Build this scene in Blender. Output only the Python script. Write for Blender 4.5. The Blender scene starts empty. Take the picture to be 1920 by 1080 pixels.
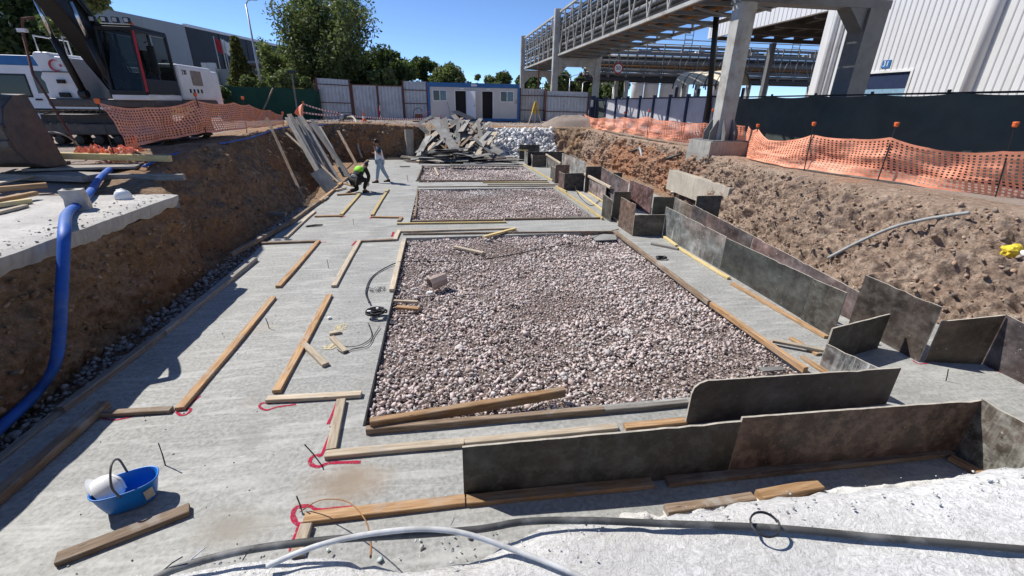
import bpy, bmesh, math, random
import numpy as np
from mathutils import Vector, Matrix, Euler, noise
random.seed(7); rng = np.random.default_rng(7)
S = bpy.context.scene
COL = S.collection
R = math.radians

# ---------------------------------------------------------------- camera
F_PX = 820.0; PITCH = R(22.8); YAW = R(9.3); ROLL = R(0.97); CAM_H = 3.3
_f = np.array([math.sin(YAW)*math.cos(PITCH), math.cos(YAW)*math.cos(PITCH), -math.sin(PITCH)])
_r0 = np.array([math.cos(YAW), -math.sin(YAW), 0.0]); _u0 = np.cross(_r0, _f)
_r = _r0*math.cos(ROLL)+_u0*math.sin(ROLL); _u = -_r0*math.sin(ROLL)+_u0*math.cos(ROLL)
_c = np.array([0, 0, CAM_H])
cd = bpy.data.cameras.new('camera'); cam = bpy.data.objects.new('camera', cd); COL.objects.link(cam)
cd.sensor_width = 36; cd.lens = F_PX/1920*36; cd.clip_start = 0.05; cd.clip_end = 3000
m = Matrix((( _r[0], _u[0], -_f[0], 0), (_r[1], _u[1], -_f[1], 0), (_r[2], _u[2], -_f[2], CAM_H), (0, 0, 0, 1)))
cam.matrix_world = m; S.camera = cam

# ---------------------------------------------------------------- sky, sun, exposure
SUN_EL = R(50); SUN_AZ = R(147)           # the sun stands towards -X +Y
W = bpy.data.worlds.new('World'); S.world = W; W.use_nodes = True
nt = W.node_tree; bg = nt.nodes['Background']
sky = nt.nodes.new('ShaderNodeTexSky'); sky.sky_type = 'NISHITA'; sky.sun_disc = False
sky.sun_elevation = SUN_EL; sky.sun_rotation = R(90)-SUN_AZ
sky.air_density = 0.5; sky.dust_density = 0.0; sky.ozone_density = 6.5; sky.altitude = 200
nt.links.new(sky.outputs[0], bg.inputs[0]); bg.inputs[1].default_value = 0.14
sd = bpy.data.lights.new('sun', 'SUN'); sun = bpy.data.objects.new('sun', sd); COL.objects.link(sun)
sd.energy = 4.6; sd.angle = R(0.53); sd.color = (1.0, 0.955, 0.88)
_sdir = Vector((math.cos(SUN_EL)*math.cos(SUN_AZ), math.cos(SUN_EL)*math.sin(SUN_AZ), math.sin(SUN_EL)))
sun.rotation_euler = _sdir.to_track_quat('Z', 'Y').to_euler(); sun.location = (-30, 20, 40)
vs = S.view_settings; vs.view_transform = 'Standard'; vs.look = 'None'; vs.exposure = 0.42; vs.gamma = 1.0
vs.use_curve_mapping = False

# ---------------------------------------------------------------- pixel -> direction -> place
def _ray(x, y): return _f+_r*(x-960)/F_PX+_u*(540-y)/F_PX
def G(x, y, z=0.0):
    d = _ray(x, y); p = _c+(z-CAM_H)/d[2]*d; return Vector(p)
def atY(x, y, Y): d = _ray(x, y); return Vector(_c+Y/d[1]*d)
def atX(x, y, X): d = _ray(x, y); return Vector(_c+X/d[0]*d)
def PJ(p):
    v = np.array(p)-_c; w = v@_f; return 960+F_PX*(v@_r)/w, 540-F_PX*(v@_u)/w
def hfit(b, tx, ty):
    best = min((abs(PJ((b.x, b.y, b.z+h/100))[1]-ty), h/100) for h in range(2, 400, 2)); return best[1]
def sm(a, b, x):
    t = min(1, max(0, (x-a)/(b-a))); return t*t*(3-2*t)
def lerp(a, b, t): return a+(b-a)*t
def fbm(x, y, z, o=4): return noise.fractal(Vector((x, y, z)), 0.9, 2.1, o)

# ---------------------------------------------------------------- objects
def tag(o, label=None, cat=None, group=None, kind=None):
    if label: o['label'] = label
    if cat: o['category'] = cat
    if group: o['group'] = group
    if kind: o['kind'] = kind
    return o
def thing(name, label, cat, loc=(0, 0, 0), rz=0.0, group=None):
    o = bpy.data.objects.new(name, None); COL.objects.link(o); o.empty_display_size = 0.2
    o.location = loc; o.rotation_euler = (0, 0, rz); return tag(o, label, cat, group)
def link(name, me, parent=None, loc=None, rot=None):
    o = bpy.data.objects.new(name, me); COL.objects.link(o)
    if parent is not None: o.parent = parent
    if loc is not None: o.location = loc
    if rot is not None: o.rotation_euler = rot
    return o
def copy_tree(o, parent=None):
    c = o.copy(); COL.objects.link(c)
    if parent is not None: c.parent = parent
    for ch in list(o.children): copy_tree(ch, c)
    return c
class MB:
    def __init__(s): s.v = []; s.f = []; s.mi = []; s.cur = 0
    def add(s, vs, fs):
        n = len(s.v); s.v += [tuple(p) for p in vs]; s.f += [tuple(i+n for i in f) for f in fs]; s.mi += [s.cur]*len(fs); return s
    def box(s, c, d, M=None):
        hx, hy, hz = d[0]/2, d[1]/2, d[2]/2; c = Vector(c)
        P = [Vector((x*hx, y*hy, z*hz)) for z in (-1, 1) for y in (-1, 1) for x in (-1, 1)]
        P = [c+(M @ p if M else p) for p in P]
        return s.add(P, [(0, 2, 3, 1), (4, 5, 7, 6), (0, 1, 5, 4), (2, 6, 7, 3), (0, 4, 6, 2), (1, 3, 7, 5)])
    def b2(s, a, b): return s.box([(a[i]+b[i])/2 for i in range(3)], [abs(b[i]-a[i]) for i in range(3)])
    def beam(s, a, b, w, h, up=(0, 0, 1)):
        a = Vector(a); b = Vector(b); d = (b-a); L = d.length; x = d.normalized(); up = Vector(up)
        y = up.cross(x)
        if y.length < 1e-4: y = Vector((0, 1, 0)).cross(x)
        y.normalize(); z = x.cross(y)
        return s.box((a+b)/2, (L, w, h), Matrix((x, y, z)).transposed())
    def tube(s, pts, r, n=8, caps=True, sq=1.0):
        pts = [Vector(p) for p in pts]; rings = []
        rr = r if isinstance(r, (list, tuple)) else [r]*len(pts)
        ref = Vector((0, 0, 1))
        for i, p in enumerate(pts):
            t = (pts[min(i+1, len(pts)-1)]-pts[max(i-1, 0)]).normalized()
            a = t.cross(ref)
            if a.length < 0.05: a = t.cross(Vector((0, 1, 0)))
            a.normalize(); b = a.cross(t)
            rings.append([p+a*math.cos(q)*rr[i]+b*math.sin(q)*rr[i]*sq for q in [2*math.pi*k/n for k in range(n)]])
        vs = [p for g in rings for p in g]; fs = []
        for i in range(len(pts)-1):
            for k in range(n):
                fs.append((i*n+k, i*n+(k+1) % n, (i+1)*n+(k+1) % n, (i+1)*n+k))
        if caps: fs.append(tuple(range(n))); fs.append(tuple(range((len(pts)-1)*n, len(pts)*n))[::-1])
        return s.add(vs, fs)
    def lathe(s, prof, n=16, c=(0, 0, 0), sx=1, sy=1, caps=True):
        c = Vector(c); vs = []; fs = []
        for r, z in prof:
            for k in range(n):
                q = 2*math.pi*k/n; vs.append(c+Vector((math.cos(q)*r*sx, math.sin(q)*r*sy, z)))
        for i in range(len(prof)-1):
            for k in range(n): fs.append((i*n+k, i*n+(k+1) % n, (i+1)*n+(k+1) % n, (i+1)*n+k))
        if caps: fs.append(tuple(range(n))[::-1]); fs.append(tuple(range((len(prof)-1)*n, len(prof)*n)))
        return s.add(vs, fs)
    def prism(s, poly, ext):
        n = len(poly); P = [Vector(p) for p in poly]; e = Vector(ext)
        return s.add(P+[p+e for p in P], [tuple(range(n))[::-1], tuple(range(n, 2*n))]+[(i, (i+1) % n, n+(i+1) % n, n+i) for i in range(n)])
    def sheet(s, fn, nu, nv):
        vs = [fn(i/nu, j/nv) for j in range(nv+1) for i in range(nu+1)]
        return s.add(vs, [(j*(nu+1)+i, j*(nu+1)+i+1, (j+1)*(nu+1)+i+1, (j+1)*(nu+1)+i) for j in range(nv) for i in range(nu)])
    def xf(s, M): s.v = [tuple(M @ Vector(p)) for p in s.v]; return s
    def mesh(s, name, mats, smooth=False):
        me = bpy.data.meshes.new(name); me.from_pydata(s.v, [], s.f)
        for m_ in (mats if isinstance(mats, (list, tuple)) else [mats]): me.materials.append(m_)
        if any(s.mi): me.polygons.foreach_set('material_index', s.mi)
        bm = bmesh.new(); bm.from_mesh(me); bmesh.ops.recalc_face_normals(bm, faces=bm.faces); bm.to_mesh(me); bm.free()
        if smooth: me.polygons.foreach_set('use_smooth', [True]*len(me.polygons))
        me.update(); return me
    def build(s, name, mats, parent=None, loc=None, smooth=False, bevel=0, rot=None, world=False):
        """world=True: vertices are world coordinates, the object sits at loc"""
        if world:
            o_ = Vector(loc) if loc is not None else Vector()
            q_ = parent
            while q_ is not None: o_ = o_+q_.location; q_ = q_.parent
            s.v = [tuple(Vector(p)-o_) for p in s.v]
            if parent is not None: loc = None
        o = link(name, s.mesh(name, mats, smooth), parent, loc, rot)
        if bevel:
            b = o.modifiers.new('bevel', 'BEVEL'); b.width = bevel; b.segments = 2; b.limit_method = 'ANGLE'
        return o
def curve(pts, n=40):
    """Catmull-Rom through the points"""
    P = [Vector(p) for p in pts]; P = [P[0]*2-P[1]]+P+[P[-1]*2-P[-2]]; out = []
    seg = len(P)-3; k = max(2, n//seg)
    for i in range(seg):
        a, b, c, d = P[i:i+4]
        for j in range(k):
            t = j/k; out.append(0.5*((2*b)+(c-a)*t+(2*a-5*b+4*c-d)*t*t+(3*b-a-3*c+d)*t**3))
    out.append(P[-2]); return out

# ---------------------------------------------------------------- materials (procedural)
class NT:
    def __init__(s, name):
        s.m = bpy.data.materials.new(name); s.m.use_nodes = True; s.t = s.m.node_tree; s.b = s.t.nodes['Principled BSDF']
        s.out = s.t.nodes['Material Output']
        tc = s.n('ShaderNodeTexCoord'); oi = s.n('ShaderNodeObjectInfo'); s.rand = oi.outputs['Random']
        ml = s.n('ShaderNodeVectorMath', operation='SCALE'); cb = s.n('ShaderNodeCombineXYZ')
        s.l(s.rand, cb.inputs[0]); s.l(s.rand, cb.inputs[1]); s.l(s.rand, cb.inputs[2]); s.l(cb.outputs[0], ml.inputs[0]); ml.inputs[3].default_value = 61.7
        ad = s.n('ShaderNodeVectorMath', operation='ADD'); s.l(tc.outputs['Object'], ad.inputs[0]); s.l(ml.outputs[0], ad.inputs[1])
        s.co = ad.outputs[0]; s.raw = tc.outputs['Object']
    def n(s, t, **k):
        x = s.t.nodes.new(t)
        for a, b in k.items(): setattr(x, a, b)
        return x
    def l(s, a, b): s.t.links.new(a, b)
    def val(s, v, sock):
        if isinstance(v, (int, float)): sock.default_value = v
        elif isinstance(v, (tuple, list)): sock.default_value = (*v, 1) if len(v) == 3 and sock.type == 'RGBA' else v
        else: s.l(v, sock)
    def map(s, scale, co=None):
        x = s.n('ShaderNodeMapping'); x.inputs['Scale'].default_value = scale; s.l(co or s.co, x.inputs[0]); return x.outputs[0]
    def noise(s, sc, det=5, rough=0.55, co=None, st=None, dist=0.0):
        x = s.n('ShaderNodeTexNoise'); x.inputs['Scale'].default_value = sc; x.inputs['Detail'].default_value = det; x.inputs['Roughness'].default_value = rough
        x.inputs['Distortion'].default_value = dist
        s.l(s.map(st, co) if st else (co or s.co), x.inputs['Vector']); return x.outputs['Fac']
    def voro(s, sc, co=None, feat='F1', out='Distance'):
        x = s.n('ShaderNodeTexVoronoi', feature=feat); x.inputs['Scale'].default_value = sc; s.l(co or s.co, x.inputs['Vector']); return x.outputs[out]
    def ramp(s, fac, stops):
        x = s.n('ShaderNodeValToRGB'); e = x.color_ramp.elements
        while len(e) < len(stops): e.new(0.5)
        for i, (p, c) in enumerate(stops):
            e[i].position = p; e[i].color = (*c, 1) if not isinstance(c, (int, float)) else (c, c, c, 1)
        s.l(fac, x.inputs[0]); return x.outputs[0]
    def mix(s, fac, a, b, mode='MIX'):
        x = s.n('ShaderNodeMix', data_type='RGBA', blend_type=mode); s.val(fac, x.inputs[0]); s.val(a, x.inputs[6]); s.val(b, x.inputs[7]); return x.outputs[2]
    def math(s, op, a, b=0.5):
        x = s.n('ShaderNodeMath', operation=op); s.val(a, x.inputs[0]); s.val(b, x.inputs[1]); return x.outputs[0]
    def vary(s, col, lo=0.8, hi=1.15):
        mr = s.n('ShaderNodeMapRange'); s.l(s.rand, mr.inputs[0]); mr.inputs[3].default_value = lo; mr.inputs[4].default_value = hi
        x = s.n('ShaderNodeVectorMath', operation='SCALE'); s.l(col, x.inputs[0]); s.l(mr.outputs[0], x.inputs[3]); return x.outputs[0]
    def bump(s, h, strength=0.3, dist=0.02):
        x = s.n('ShaderNodeBump'); x.inputs['Strength'].default_value = strength; x.inputs['Distance'].default_value = dist; s.l(h, x.inputs['Height'])
        if s.b.inputs['Normal'].is_linked: s.l(s.b.inputs['Normal'].links[0].from_socket, x.inputs['Normal'])
        s.l(x.outputs[0], s.b.inputs['Normal']); return s
    def done(s, col, rough=0.7, metal=0.0, spec=0.4):
        s.val(col, s.b.inputs['Base Color']); s.val(rough, s.b.inputs['Roughness']); s.b.inputs['Metallic'].default_value = metal
        s.b.inputs['Specular IOR Level'].default_value = spec; return s.m
def simple(name, c, rough=0.6, metal=0.0, var=0.25, sc=6, bump=0.0, spec=0.4, dirt=None, vary=0):
    t = NT(name); c = tuple(c); d = tuple(x*(1-var) for x in c); h = tuple(min(1, x*(1+var*.5)) for x in c)
    col = t.ramp(t.noise(sc, 6, 0.6), [(0.3, d), (0.55, c), (0.75, h)])
    if dirt: col = t.mix(t.ramp(t.noise(sc*.4, 7, 0.65), [(0.5, 0.0), (0.68, 0.8)]), col, dirt)
    if vary: col = t.vary(col, 1-vary, 1+vary)
    if bump: t.bump(t.noise(sc*5, 5), bump, 0.01)
    return t.done(col, rough, metal, spec)
def wood(name, dark, mid, light, grey=0.0):
    t = NT(name); g = t.noise(2.2, 6, 0.6, st=(1.2, 14, 14), dist=0.6)
    col = t.ramp(g, [(0.28, dark), (0.5, mid), (0.74, light)])
    k = t.ramp(t.voro(2.6, t.map((1.0, 6, 6))), [(0.03, 1.0), (0.10, 0.0)]); col = t.mix(k, col, tuple(x*.4 for x in dark))
    cem = t.ramp(t.noise(3.0, 6, 0.65), [(0.53, 0.0), (0.68, 0.85)]); col = t.mix(t.math('MULTIPLY', cem, 0.6+grey), col, (.34, .325, .30))
    col = t.vary(col, 0.78, 1.18); t.bump(g, 0.35, 0.004); t.bump(t.noise(60, 3), 0.15, 0.002)
    return t.done(col, 0.78, 0, 0.25)
MAT = {}
MAT['wood_orange'] = wood('wood_orange', (.20, .108, .05), (.385, .235, .122), (.52, .36, .215))
MAT['wood_yellow'] = wood('wood_yellow', (.38, .27, .11), (.55, .43, .20), (.66, .55, .30))
MAT['wood_pale'] = wood('wood_pale', (.30, .23, .16), (.48, .40, .30), (.60, .53, .43), .2)
MAT['wood_old'] = wood('wood_old', (.11, .075, .05), (.215, .155, .108), (.33, .26, .195), .2)
MAT['wood_grey'] = wood('wood_grey', (.15, .135, .118), (.26, .24, .215), (.37, .35, .315), .3)
def ply(name='plywood_film', gain=1.0, tint0=(1, 1, 1), streak=.5):
    t = NT(name); a = t.noise(1.5, 8, 0.68, st=(1, 1, 1.6)); b = t.noise(0.8, 5, .55)
    col = t.ramp(a, [(0.28, (.025, .023, .021)), (0.46, (.066, .062, .057)), (0.60, (.14, .136, .126)), (0.75, (.30, .296, .283))])
    warm = t.ramp(b, [(0.42, (.95, 1.0, 1.03)), (0.60, (1.12, .93, .86))]); col = t.mix(1.0, col, warm, 'MULTIPLY')
    run = t.ramp(t.noise(1.5, 6, .7, st=(9, 9, 0.6)), [(0.50, 0.0), (0.70, 0.8)]); col = t.mix(t.math('MULTIPLY', t.math('MULTIPLY', run, t.ramp(t.noise(.9, 3), [(.42, 0.0), (.62, 1.0)])), streak), col, (.50, .50, .49))
    mot = t.ramp(t.noise(7, 8, .75, dist=.15), [(.46, 0.0), (.62, .55)]); col = t.mix(t.math('MULTIPLY', mot, t.ramp(t.rand, [(.2, 1.0), (.8, .3)])), col, (.34, .335, .315))
    spk = t.ramp(t.noise(16, 4, .7), [(0.66, 0.0), (0.72, 1.0)]); col = t.mix(t.math('MULTIPLY', spk, 0.7), col, (.5, .5, .48))
    scr = t.ramp(t.noise(2.2, 3, .6, st=(1, 1, 22)), [(0.72, 0.0), (0.76, 0.5)]); col = t.mix(scr, col, (.03, .03, .03))
    tint = t.ramp(t.math('FRACT', t.math('MULTIPLY', t.rand, 7.3)), [(0.0, (.70, .74, .72)), (.3, (1.0, 1.03, 1.05)), (.55, (1.18, .93, .92)), (.8, (.85, .90, .80)), (1.0, (1.3, 1.3, 1.28))]); col = t.mix(1.0, col, tint, 'MULTIPLY')
    col = t.mix(1.0, col, tuple(x*gain for x in tint0), 'MULTIPLY'); col = t.vary(col, 0.85, 1.25); t.bump(a, 0.12, 0.01)
    return t.done(col, t.ramp(a, [(0.3, 0.38), (0.7, 0.75)]), 0, 0.45)
MAT['ply'] = ply(); MAT['ply_dark'] = ply('plywood_film_black_and_shaded', .50, (.96, 1.0, .98), .12); MAT['ply_purple'] = ply('plywood_film_purple', .85, (1.12, .90, .96), .25); MAT['ply_brown'] = ply('plywood_film_brown', .75, (1.15, .98, .82), .15); MAT['ply_streak'] = ply('plywood_film_streaked', 1.35, (1, 1, 1.02), 1.0); MAT['ply_green'] = ply('plywood_film_green', 1.25, (.98, 1.0, .88), .35)  # black film doubles as a darker copy carrying shade on panels facing off-sun
def plyg():
    t = NT('plywood_weathered'); a = t.noise(1.8, 8, 0.68); g = t.noise(2, 5, .6, st=(1, 12, 12))
    col = t.ramp(a, [(0.3, (.13, .125, .115)), (0.5, (.24, .235, .22)), (0.7, (.37, .365, .345))])
    col = t.mix(t.ramp(t.noise(.6, 3), [(.55, 0.0), (.7, .5)]), col, (.24, .19, .14)); col = t.mix(0.25, col, t.ramp(g, [(.3, .12), (.7, .42)]))
    t.bump(a, .15, .01); return t.done(t.vary(col, .45, 1.4), .75, 0, .3)
MAT['plyg'] = plyg()
MAT['ply_edge'] = simple('plywood_edge', (.44, .40, .34), 0.8, var=.35, sc=14)
def concrete_floor():
    t = NT('blinding_concrete'); big = t.noise(0.35, 6, 0.6, co=t.raw); med = t.noise(1.6, 7, 0.62, co=t.raw); fine = t.noise(22, 5, .65, co=t.raw)
    col = t.ramp(med, [(0.30, (.20, .20, .18)), (0.5, (.275, .275, .25)), (0.7, (.345, .345, .318))])
    col = t.mix(0.55, col, t.ramp(big, [(0.35, (.215, .215, .195)), (0.65, (.36, .36, .332))]))
    col = t.mix(0.36, col, t.ramp(fine, [(.36, .11), (.64, .48)]))
    sw = t.noise(2.0, 5, .6, co=t.raw, st=(0.5, 3.2, 1), dist=1.2)                      # trowel streaks across the strip
    col = t.mix(t.ramp(sw, [(.50, 0.0), (.66, .48)]), col, (.50, .495, .47))
    fl = t.ramp(t.noise(9, 4, .7, co=t.raw, st=(.35, 2.4, 1)), [(.66, 0.0), (.71, .9)])   # glints of wet paste put into the colour as white flecks
    fl = t.math('MULTIPLY', fl, t.ramp(t.noise(.9, 3, .5, co=t.raw), [(.45, 0.0), (.6, 1.0)])); col = t.mix(fl, col, (.66, .66, .64))
    # rust brown puddle stain beside the survey pins
    mp = t.n('ShaderNodeMapping'); c0 = G(655, 905); mp.inputs['Location'].default_value = (-c0.x*1.35, -c0.y*1.75, 0); mp.inputs['Scale'].default_value = (1.35, 1.75, 0); t.l(t.raw, mp.inputs[0])
    ln = t.n('ShaderNodeVectorMath', operation='LENGTH'); t.l(mp.outputs[0], ln.inputs[0])
    d = t.math('ADD', ln.outputs['Value'], t.math('MULTIPLY', t.math('SUBTRACT', t.noise(3.2, 6, .65, co=t.raw), .5), 0.9))
    st = t.ramp(d, [(.18, .85), (.62, 0.0)]); col = t.mix(st, col, t.ramp(med, [(.35, (.20, .15, .10)), (.65, (.30, .235, .165))]))
    mp2 = t.n('ShaderNodeMapping'); c1 = G(440, 985); mp2.inputs['Location'].default_value = (-c1.x*1.5, -c1.y*2.4, 0); mp2.inputs['Scale'].default_value = (1.5, 2.4, 0); t.l(t.raw, mp2.inputs[0])
    ln2 = t.n('ShaderNodeVectorMath', operation='LENGTH'); t.l(mp2.outputs[0], ln2.inputs[0])
    d2 = t.math('ADD', ln2.outputs['Value'], t.math('MULTIPLY', t.math('SUBTRACT', t.noise(2.6, 6, .65, co=t.raw), .5), 0.9))
    st2 = t.ramp(d2, [(.15, .8), (.6, 0.0)]); col = t.mix(st2, col, (.225, .205, .17))
    drk = t.ramp(t.noise(.8, 7, .68, co=t.raw, dist=.7), [(.54, 0.0), (.66, .45)]); col = t.mix(drk, col, (.20, .195, .178))
    ru = t.ramp(t.noise(.55, 4, .5, co=t.raw), [(.64, 0.0), (.74, .55)]); col = t.mix(ru, col, (.36, .29, .20))
    t.bump(med, 0.25, 0.03); t.bump(fine, 0.22, 0.006); t.bump(sw, .12, .02)
    return t.done(col, t.ramp(med, [(.3, .5), (.7, .85)]), 0, .45)
MAT['floor'] = concrete_floor()
def concrete(name, c, rust=False):
    t = NT(name); a = t.noise(1.3, 8, .66); col = t.ramp(a, [(.3, tuple(x*.68 for x in c)), (.52, c), (.72, tuple(min(1, x*1.25) for x in c))])
    run = t.ramp(t.noise(2, 5, .6, st=(7, 7, .7)), [(.5, 0.0), (.72, .6)]); col = t.mix(run, col, tuple(x*.55 for x in c))
    t.bump(t.noise(14, 6), .3, .01); return t.done(col, .85, 0, .3)
MAT['conc'] = concrete('weathered_concrete', (.30, .29, .265)); MAT['conc_tan'] = concrete('tan_concrete', (.40, .36, .30))
def white_slab():
    t = NT('lime_dusted_concrete'); a = t.noise(1.4, 9, .72); f = t.noise(38, 6, .75, dist=1.5); g = t.noise(9, 7, .7, dist=2.0)
    col = t.ramp(a, [(.30, (.52, .51, .49)), (.46, (.72, .715, .70)), (.64, (.86, .855, .84))])
    sq = t.ramp(g, [(.40, .55), (.47, 0.0), (.53, 0.0), (.60, .35)]); col = t.mix(sq, col, (.46, .45, .43))
    col = t.mix(t.ramp(f, [(.36, .7), (.48, 0.0)]), col, (.34, .33, .31)); col = t.mix(t.ramp(t.noise(.45, 6, .6), [(.5, 0.0), (.66, .6)]), col, (.52, .50, .47))
    t.bump(f, .9, .012); t.bump(g, .6, .02); return t.done(col, .92, 0, .15)
MAT['white_slab'] = white_slab()
def earth(name, dark, mid, light, red, redamt=(.50, .66), lime=0.0):
    t = NT(name); a = t.noise(1.1, 9, .68, co=t.raw); b = t.noise(7, 7, .7, co=t.raw); c = t.noise(.33, 4, .5, co=t.raw)
    col = t.ramp(b, [(.34, dark), (.5, mid), (.66, light)]); col = t.mix(.38, col, t.ramp(a, [(.3, dark), (.5, mid), (.72, light)]))
    col = t.mix(t.ramp(c, [(redamt[0], 0.0), (redamt[1], .8)]), col, t.mix(b, tuple(x*.6 for x in red), tuple(x*1.35 for x in red)))
    v = t.voro(11, t.raw); col = t.mix(t.ramp(v, [(.04, .5), (.16, 0.0)]), col, light)
    if lime: col = t.mix(t.ramp(t.noise(1.7, 6, .7, co=t.raw), [(.5-lime*.2, 0.0), (.64-lime*.2, .9)]), col, (.62, .61, .59))
    t.bump(b, 1.0, .09); t.bump(t.noise(34, 5, .7, co=t.raw), .7, .02); t.bump(t.math('SUBTRACT', 1.0, v), .35, .04)
    return t.done(col, .95, 0, .15)
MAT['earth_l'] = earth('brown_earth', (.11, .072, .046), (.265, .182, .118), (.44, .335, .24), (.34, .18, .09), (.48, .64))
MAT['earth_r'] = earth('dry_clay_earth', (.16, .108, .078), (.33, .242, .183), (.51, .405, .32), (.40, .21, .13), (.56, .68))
MAT['earth_red'] = earth('red_clay_earth', (.15, .092, .062), (.32, .205, .142), (.48, .365, .28), (.40, .205, .12), (.40, .58))
MAT['lime'] = earth('lime_rubble_earth', (.36, .35, .33), (.58, .575, .555), (.76, .755, .74), (.40, .38, .35), (.6, .75))
def ground_mat():
    t = NT('site_ground'); a = t.noise(.5, 8, .65, co=t.raw); b = t.noise(18, 6, .7, co=t.raw)
    col = t.ramp(a, [(.3, (.15, .115, .085)), (.5, (.245, .20, .165)), (.7, (.33, .285, .255))]); col = t.mix(.4, col, t.ramp(b, [(.3, (.14, .11, .09)), (.7, (.46, .40, .37))]))
    t.bump(b, .8, .03); return t.done(col, .95, 0, .15)
MAT['ground'] = ground_mat()
def stone_mat():
    t = NT('crushed_stone'); at = t.n('ShaderNodeAttribute', attribute_name='Col'); f = t.noise(30, 5, .7, co=t.raw)
    col = t.mix(.35, at.outputs['Color'], t.mix(f, (.30, .26, .245), (.70, .64, .61))); t.bump(f, .35, .008); return t.done(col, .88, 0, .25)
MAT['stone'] = stone_mat()
def clod_mat():
    t = NT('clay_clod'); at = t.n('ShaderNodeAttribute', attribute_name='Col'); f = t.noise(24, 6, .7, co=t.raw); col = t.mix(1.0, at.outputs['Color'], t.ramp(f, [(.3, .6), (.7, 1.35)]), 'MULTIPLY'); t.bump(f, .8, .02); return t.done(col, .95, 0, .1)
MAT['clod'] = clod_mat()
def bed_mat():
    t = NT('gravel_bed'); v = t.voro(17, t.raw); b = t.noise(3, 6, co=t.raw); col = t.ramp(v, [(.05, (.30, .245, .23)), (.5, (.15, .115, .10))]); col = t.mix(.4, col, t.ramp(b, [(.3, (.13, .098, .085)), (.7, (.27, .22, .20))]))
    t.bump(t.math('SUBTRACT', 1., v), .9, .05); return t.done(col, .95, 0, .1)
MAT['bed'] = bed_mat()
MAT['steel_beige'] = simple('beige_painted_steel', (.42, .415, .385), .55, .0, .2, 3, dirt=(.22, .17, .12))
MAT['steel_grey'] = simple('grey_painted_steel', (.17, .175, .175), .5, .0, .2, 3)
MAT['steel_dark'] = simple('dark_steel', (.035, .036, .04), .45, .3, .3, 5)
MAT['pipe_rust'] = simple('rust_orange_pipe', (.30, .145, .05), .7, .0, .4, 5)
MAT['pipe_grey'] = simple('lagged_grey_pipe', (.22, .225, .23), .5, .2, .2, 4)
MAT['pipe_dark'] = simple('dark_pipe', (.05, .05, .05), .5, .2, .3, 4)
MAT['galv'] = simple('galvanised_sheet', (.47, .475, .485), .42, .45, .12, 2.5, dirt=(.34, .33, .32))
MAT['post_rust'] = simple('red_brown_steel', (.14, .06, .048), .65, .1, .3, 6)
MAT['white'] = simple('white_paint', (.74, .745, .75), .45, 0, .08, 2, dirt=(.58, .56, .52))
MAT['white_clean'] = simple('white_plastic', (.80, .80, .795), .35, 0, .05, 4)
MAT['clad'] = simple('white_cladding', (.66, .665, .67), .5, 0, .06, .4, dirt=(.58, .575, .56))
MAT['blue'] = simple('blue_paint', (.025, .14, .36), .45, 0, .2, 4)
MAT['blue_dark'] = simple('navy_paint', (.018, .03, .075), .5, 0, .2, 4)
MAT['red'] = simple('red_paint', (.42, .022, .028), .5, 0, .2, 5)
def sprayed(name, c, sc, lo, hi):
    t = NT(name); f = t.noise(sc, 6, .75, co=t.raw); tr = t.n('ShaderNodeBsdfTransparent'); ms = t.n('ShaderNodeMixShader'); t.l(t.ramp(f, [(lo, 0.0), (hi, 1.0)]), ms.inputs[0])
    t.done(t.ramp(f, [(.4, tuple(x*.75 for x in c)), (.7, c)]), .85, 0, .15); t.l(tr.outputs[0], ms.inputs[1]); t.l(t.b.outputs[0], ms.inputs[2]); t.l(ms.outputs[0], t.out.inputs[0]); return t.m
MAT['spray'] = sprayed('red_spray_paint', (.45, .014, .06), 55, .36, .52)
MAT['orange_net'] = simple('orange_net_plastic', (.90, .36, .22), .6, 0, .25, 4)
MAT['orange_cap'] = simple('orange_plastic', (.80, .16, .04), .45, 0, .1, 5)
MAT['green_net'] = simple('green_shade_net', (.012, .062, .042), .85, 0, .25, 1.5)
MAT['green_dark'] = simple('dark_green_shade_net', (.05, .068, .064), .85, 0, .3, 1.2)
MAT['dark_clad'] = simple('charcoal_cladding', (.032, .035, .042), .6, 0, .2, .3)
MAT['grey_clad'] = simple('pale_grey_cladding', (.36, .37, .37), .6, 0, .1, .2)
MAT['black'] = simple('black_rubber', (.018, .018, .019), .55, 0, .3, 12)
MAT['black_gloss'] = simple('black_paint', (.010, .010, .011), .5, 0, .3, 6)
MAT['cable_dusty'] = simple('dusty_black_conduit', (.065, .064, .062), .7, 0, .4, 9, dirt=(.26, .255, .245))
MAT['cable_white'] = simple('lime_coated_conduit', (.56, .56, .55), .8, 0, .35, 9, dirt=(.25, .25, .245))
MAT['hose_blue'] = simple('blue_layflat_hose', (.018, .10, .42), .55, 0, .3, 5, dirt=(.10, .17, .34))
MAT['tub_blue'] = simple('blue_tub_plastic', (.006, .165, .58), .38, 0, .15, 6, dirt=(.05, .19, .48))
MAT['grey_plastic'] = simple('grey_plastic', (.10, .10, .10), .5, 0, .2, 10)
MAT['chrome'] = simple('polished_rod', (.6, .6, .6), .18, 1.0, .05, 5)
MAT['iron'] = simple('worn_iron', (.10, .092, .088), .6, .3, .3, 6, dirt=(.16, .12, .09), bump=.2)
MAT['track'] = simple('muddy_track', (.085, .07, .055), .75, .2, .4, 8, bump=.3)
MAT['yellow'] = simple('yellow_paint', (.55, .36, .03), .55, 0, .25, 6, dirt=(.25, .2, .1))
MAT['foam'] = simple('yellow_foam', (.75, .56, .05), .85, 0, .3, 20, bump=.6)
MAT['skin'] = simple('skin', (.36, .19, .12), .6, 0, .15, 12)
MAT['hair'] = simple('black_hair', (.012, .010, .009), .6, 0, .3, 30)
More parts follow.
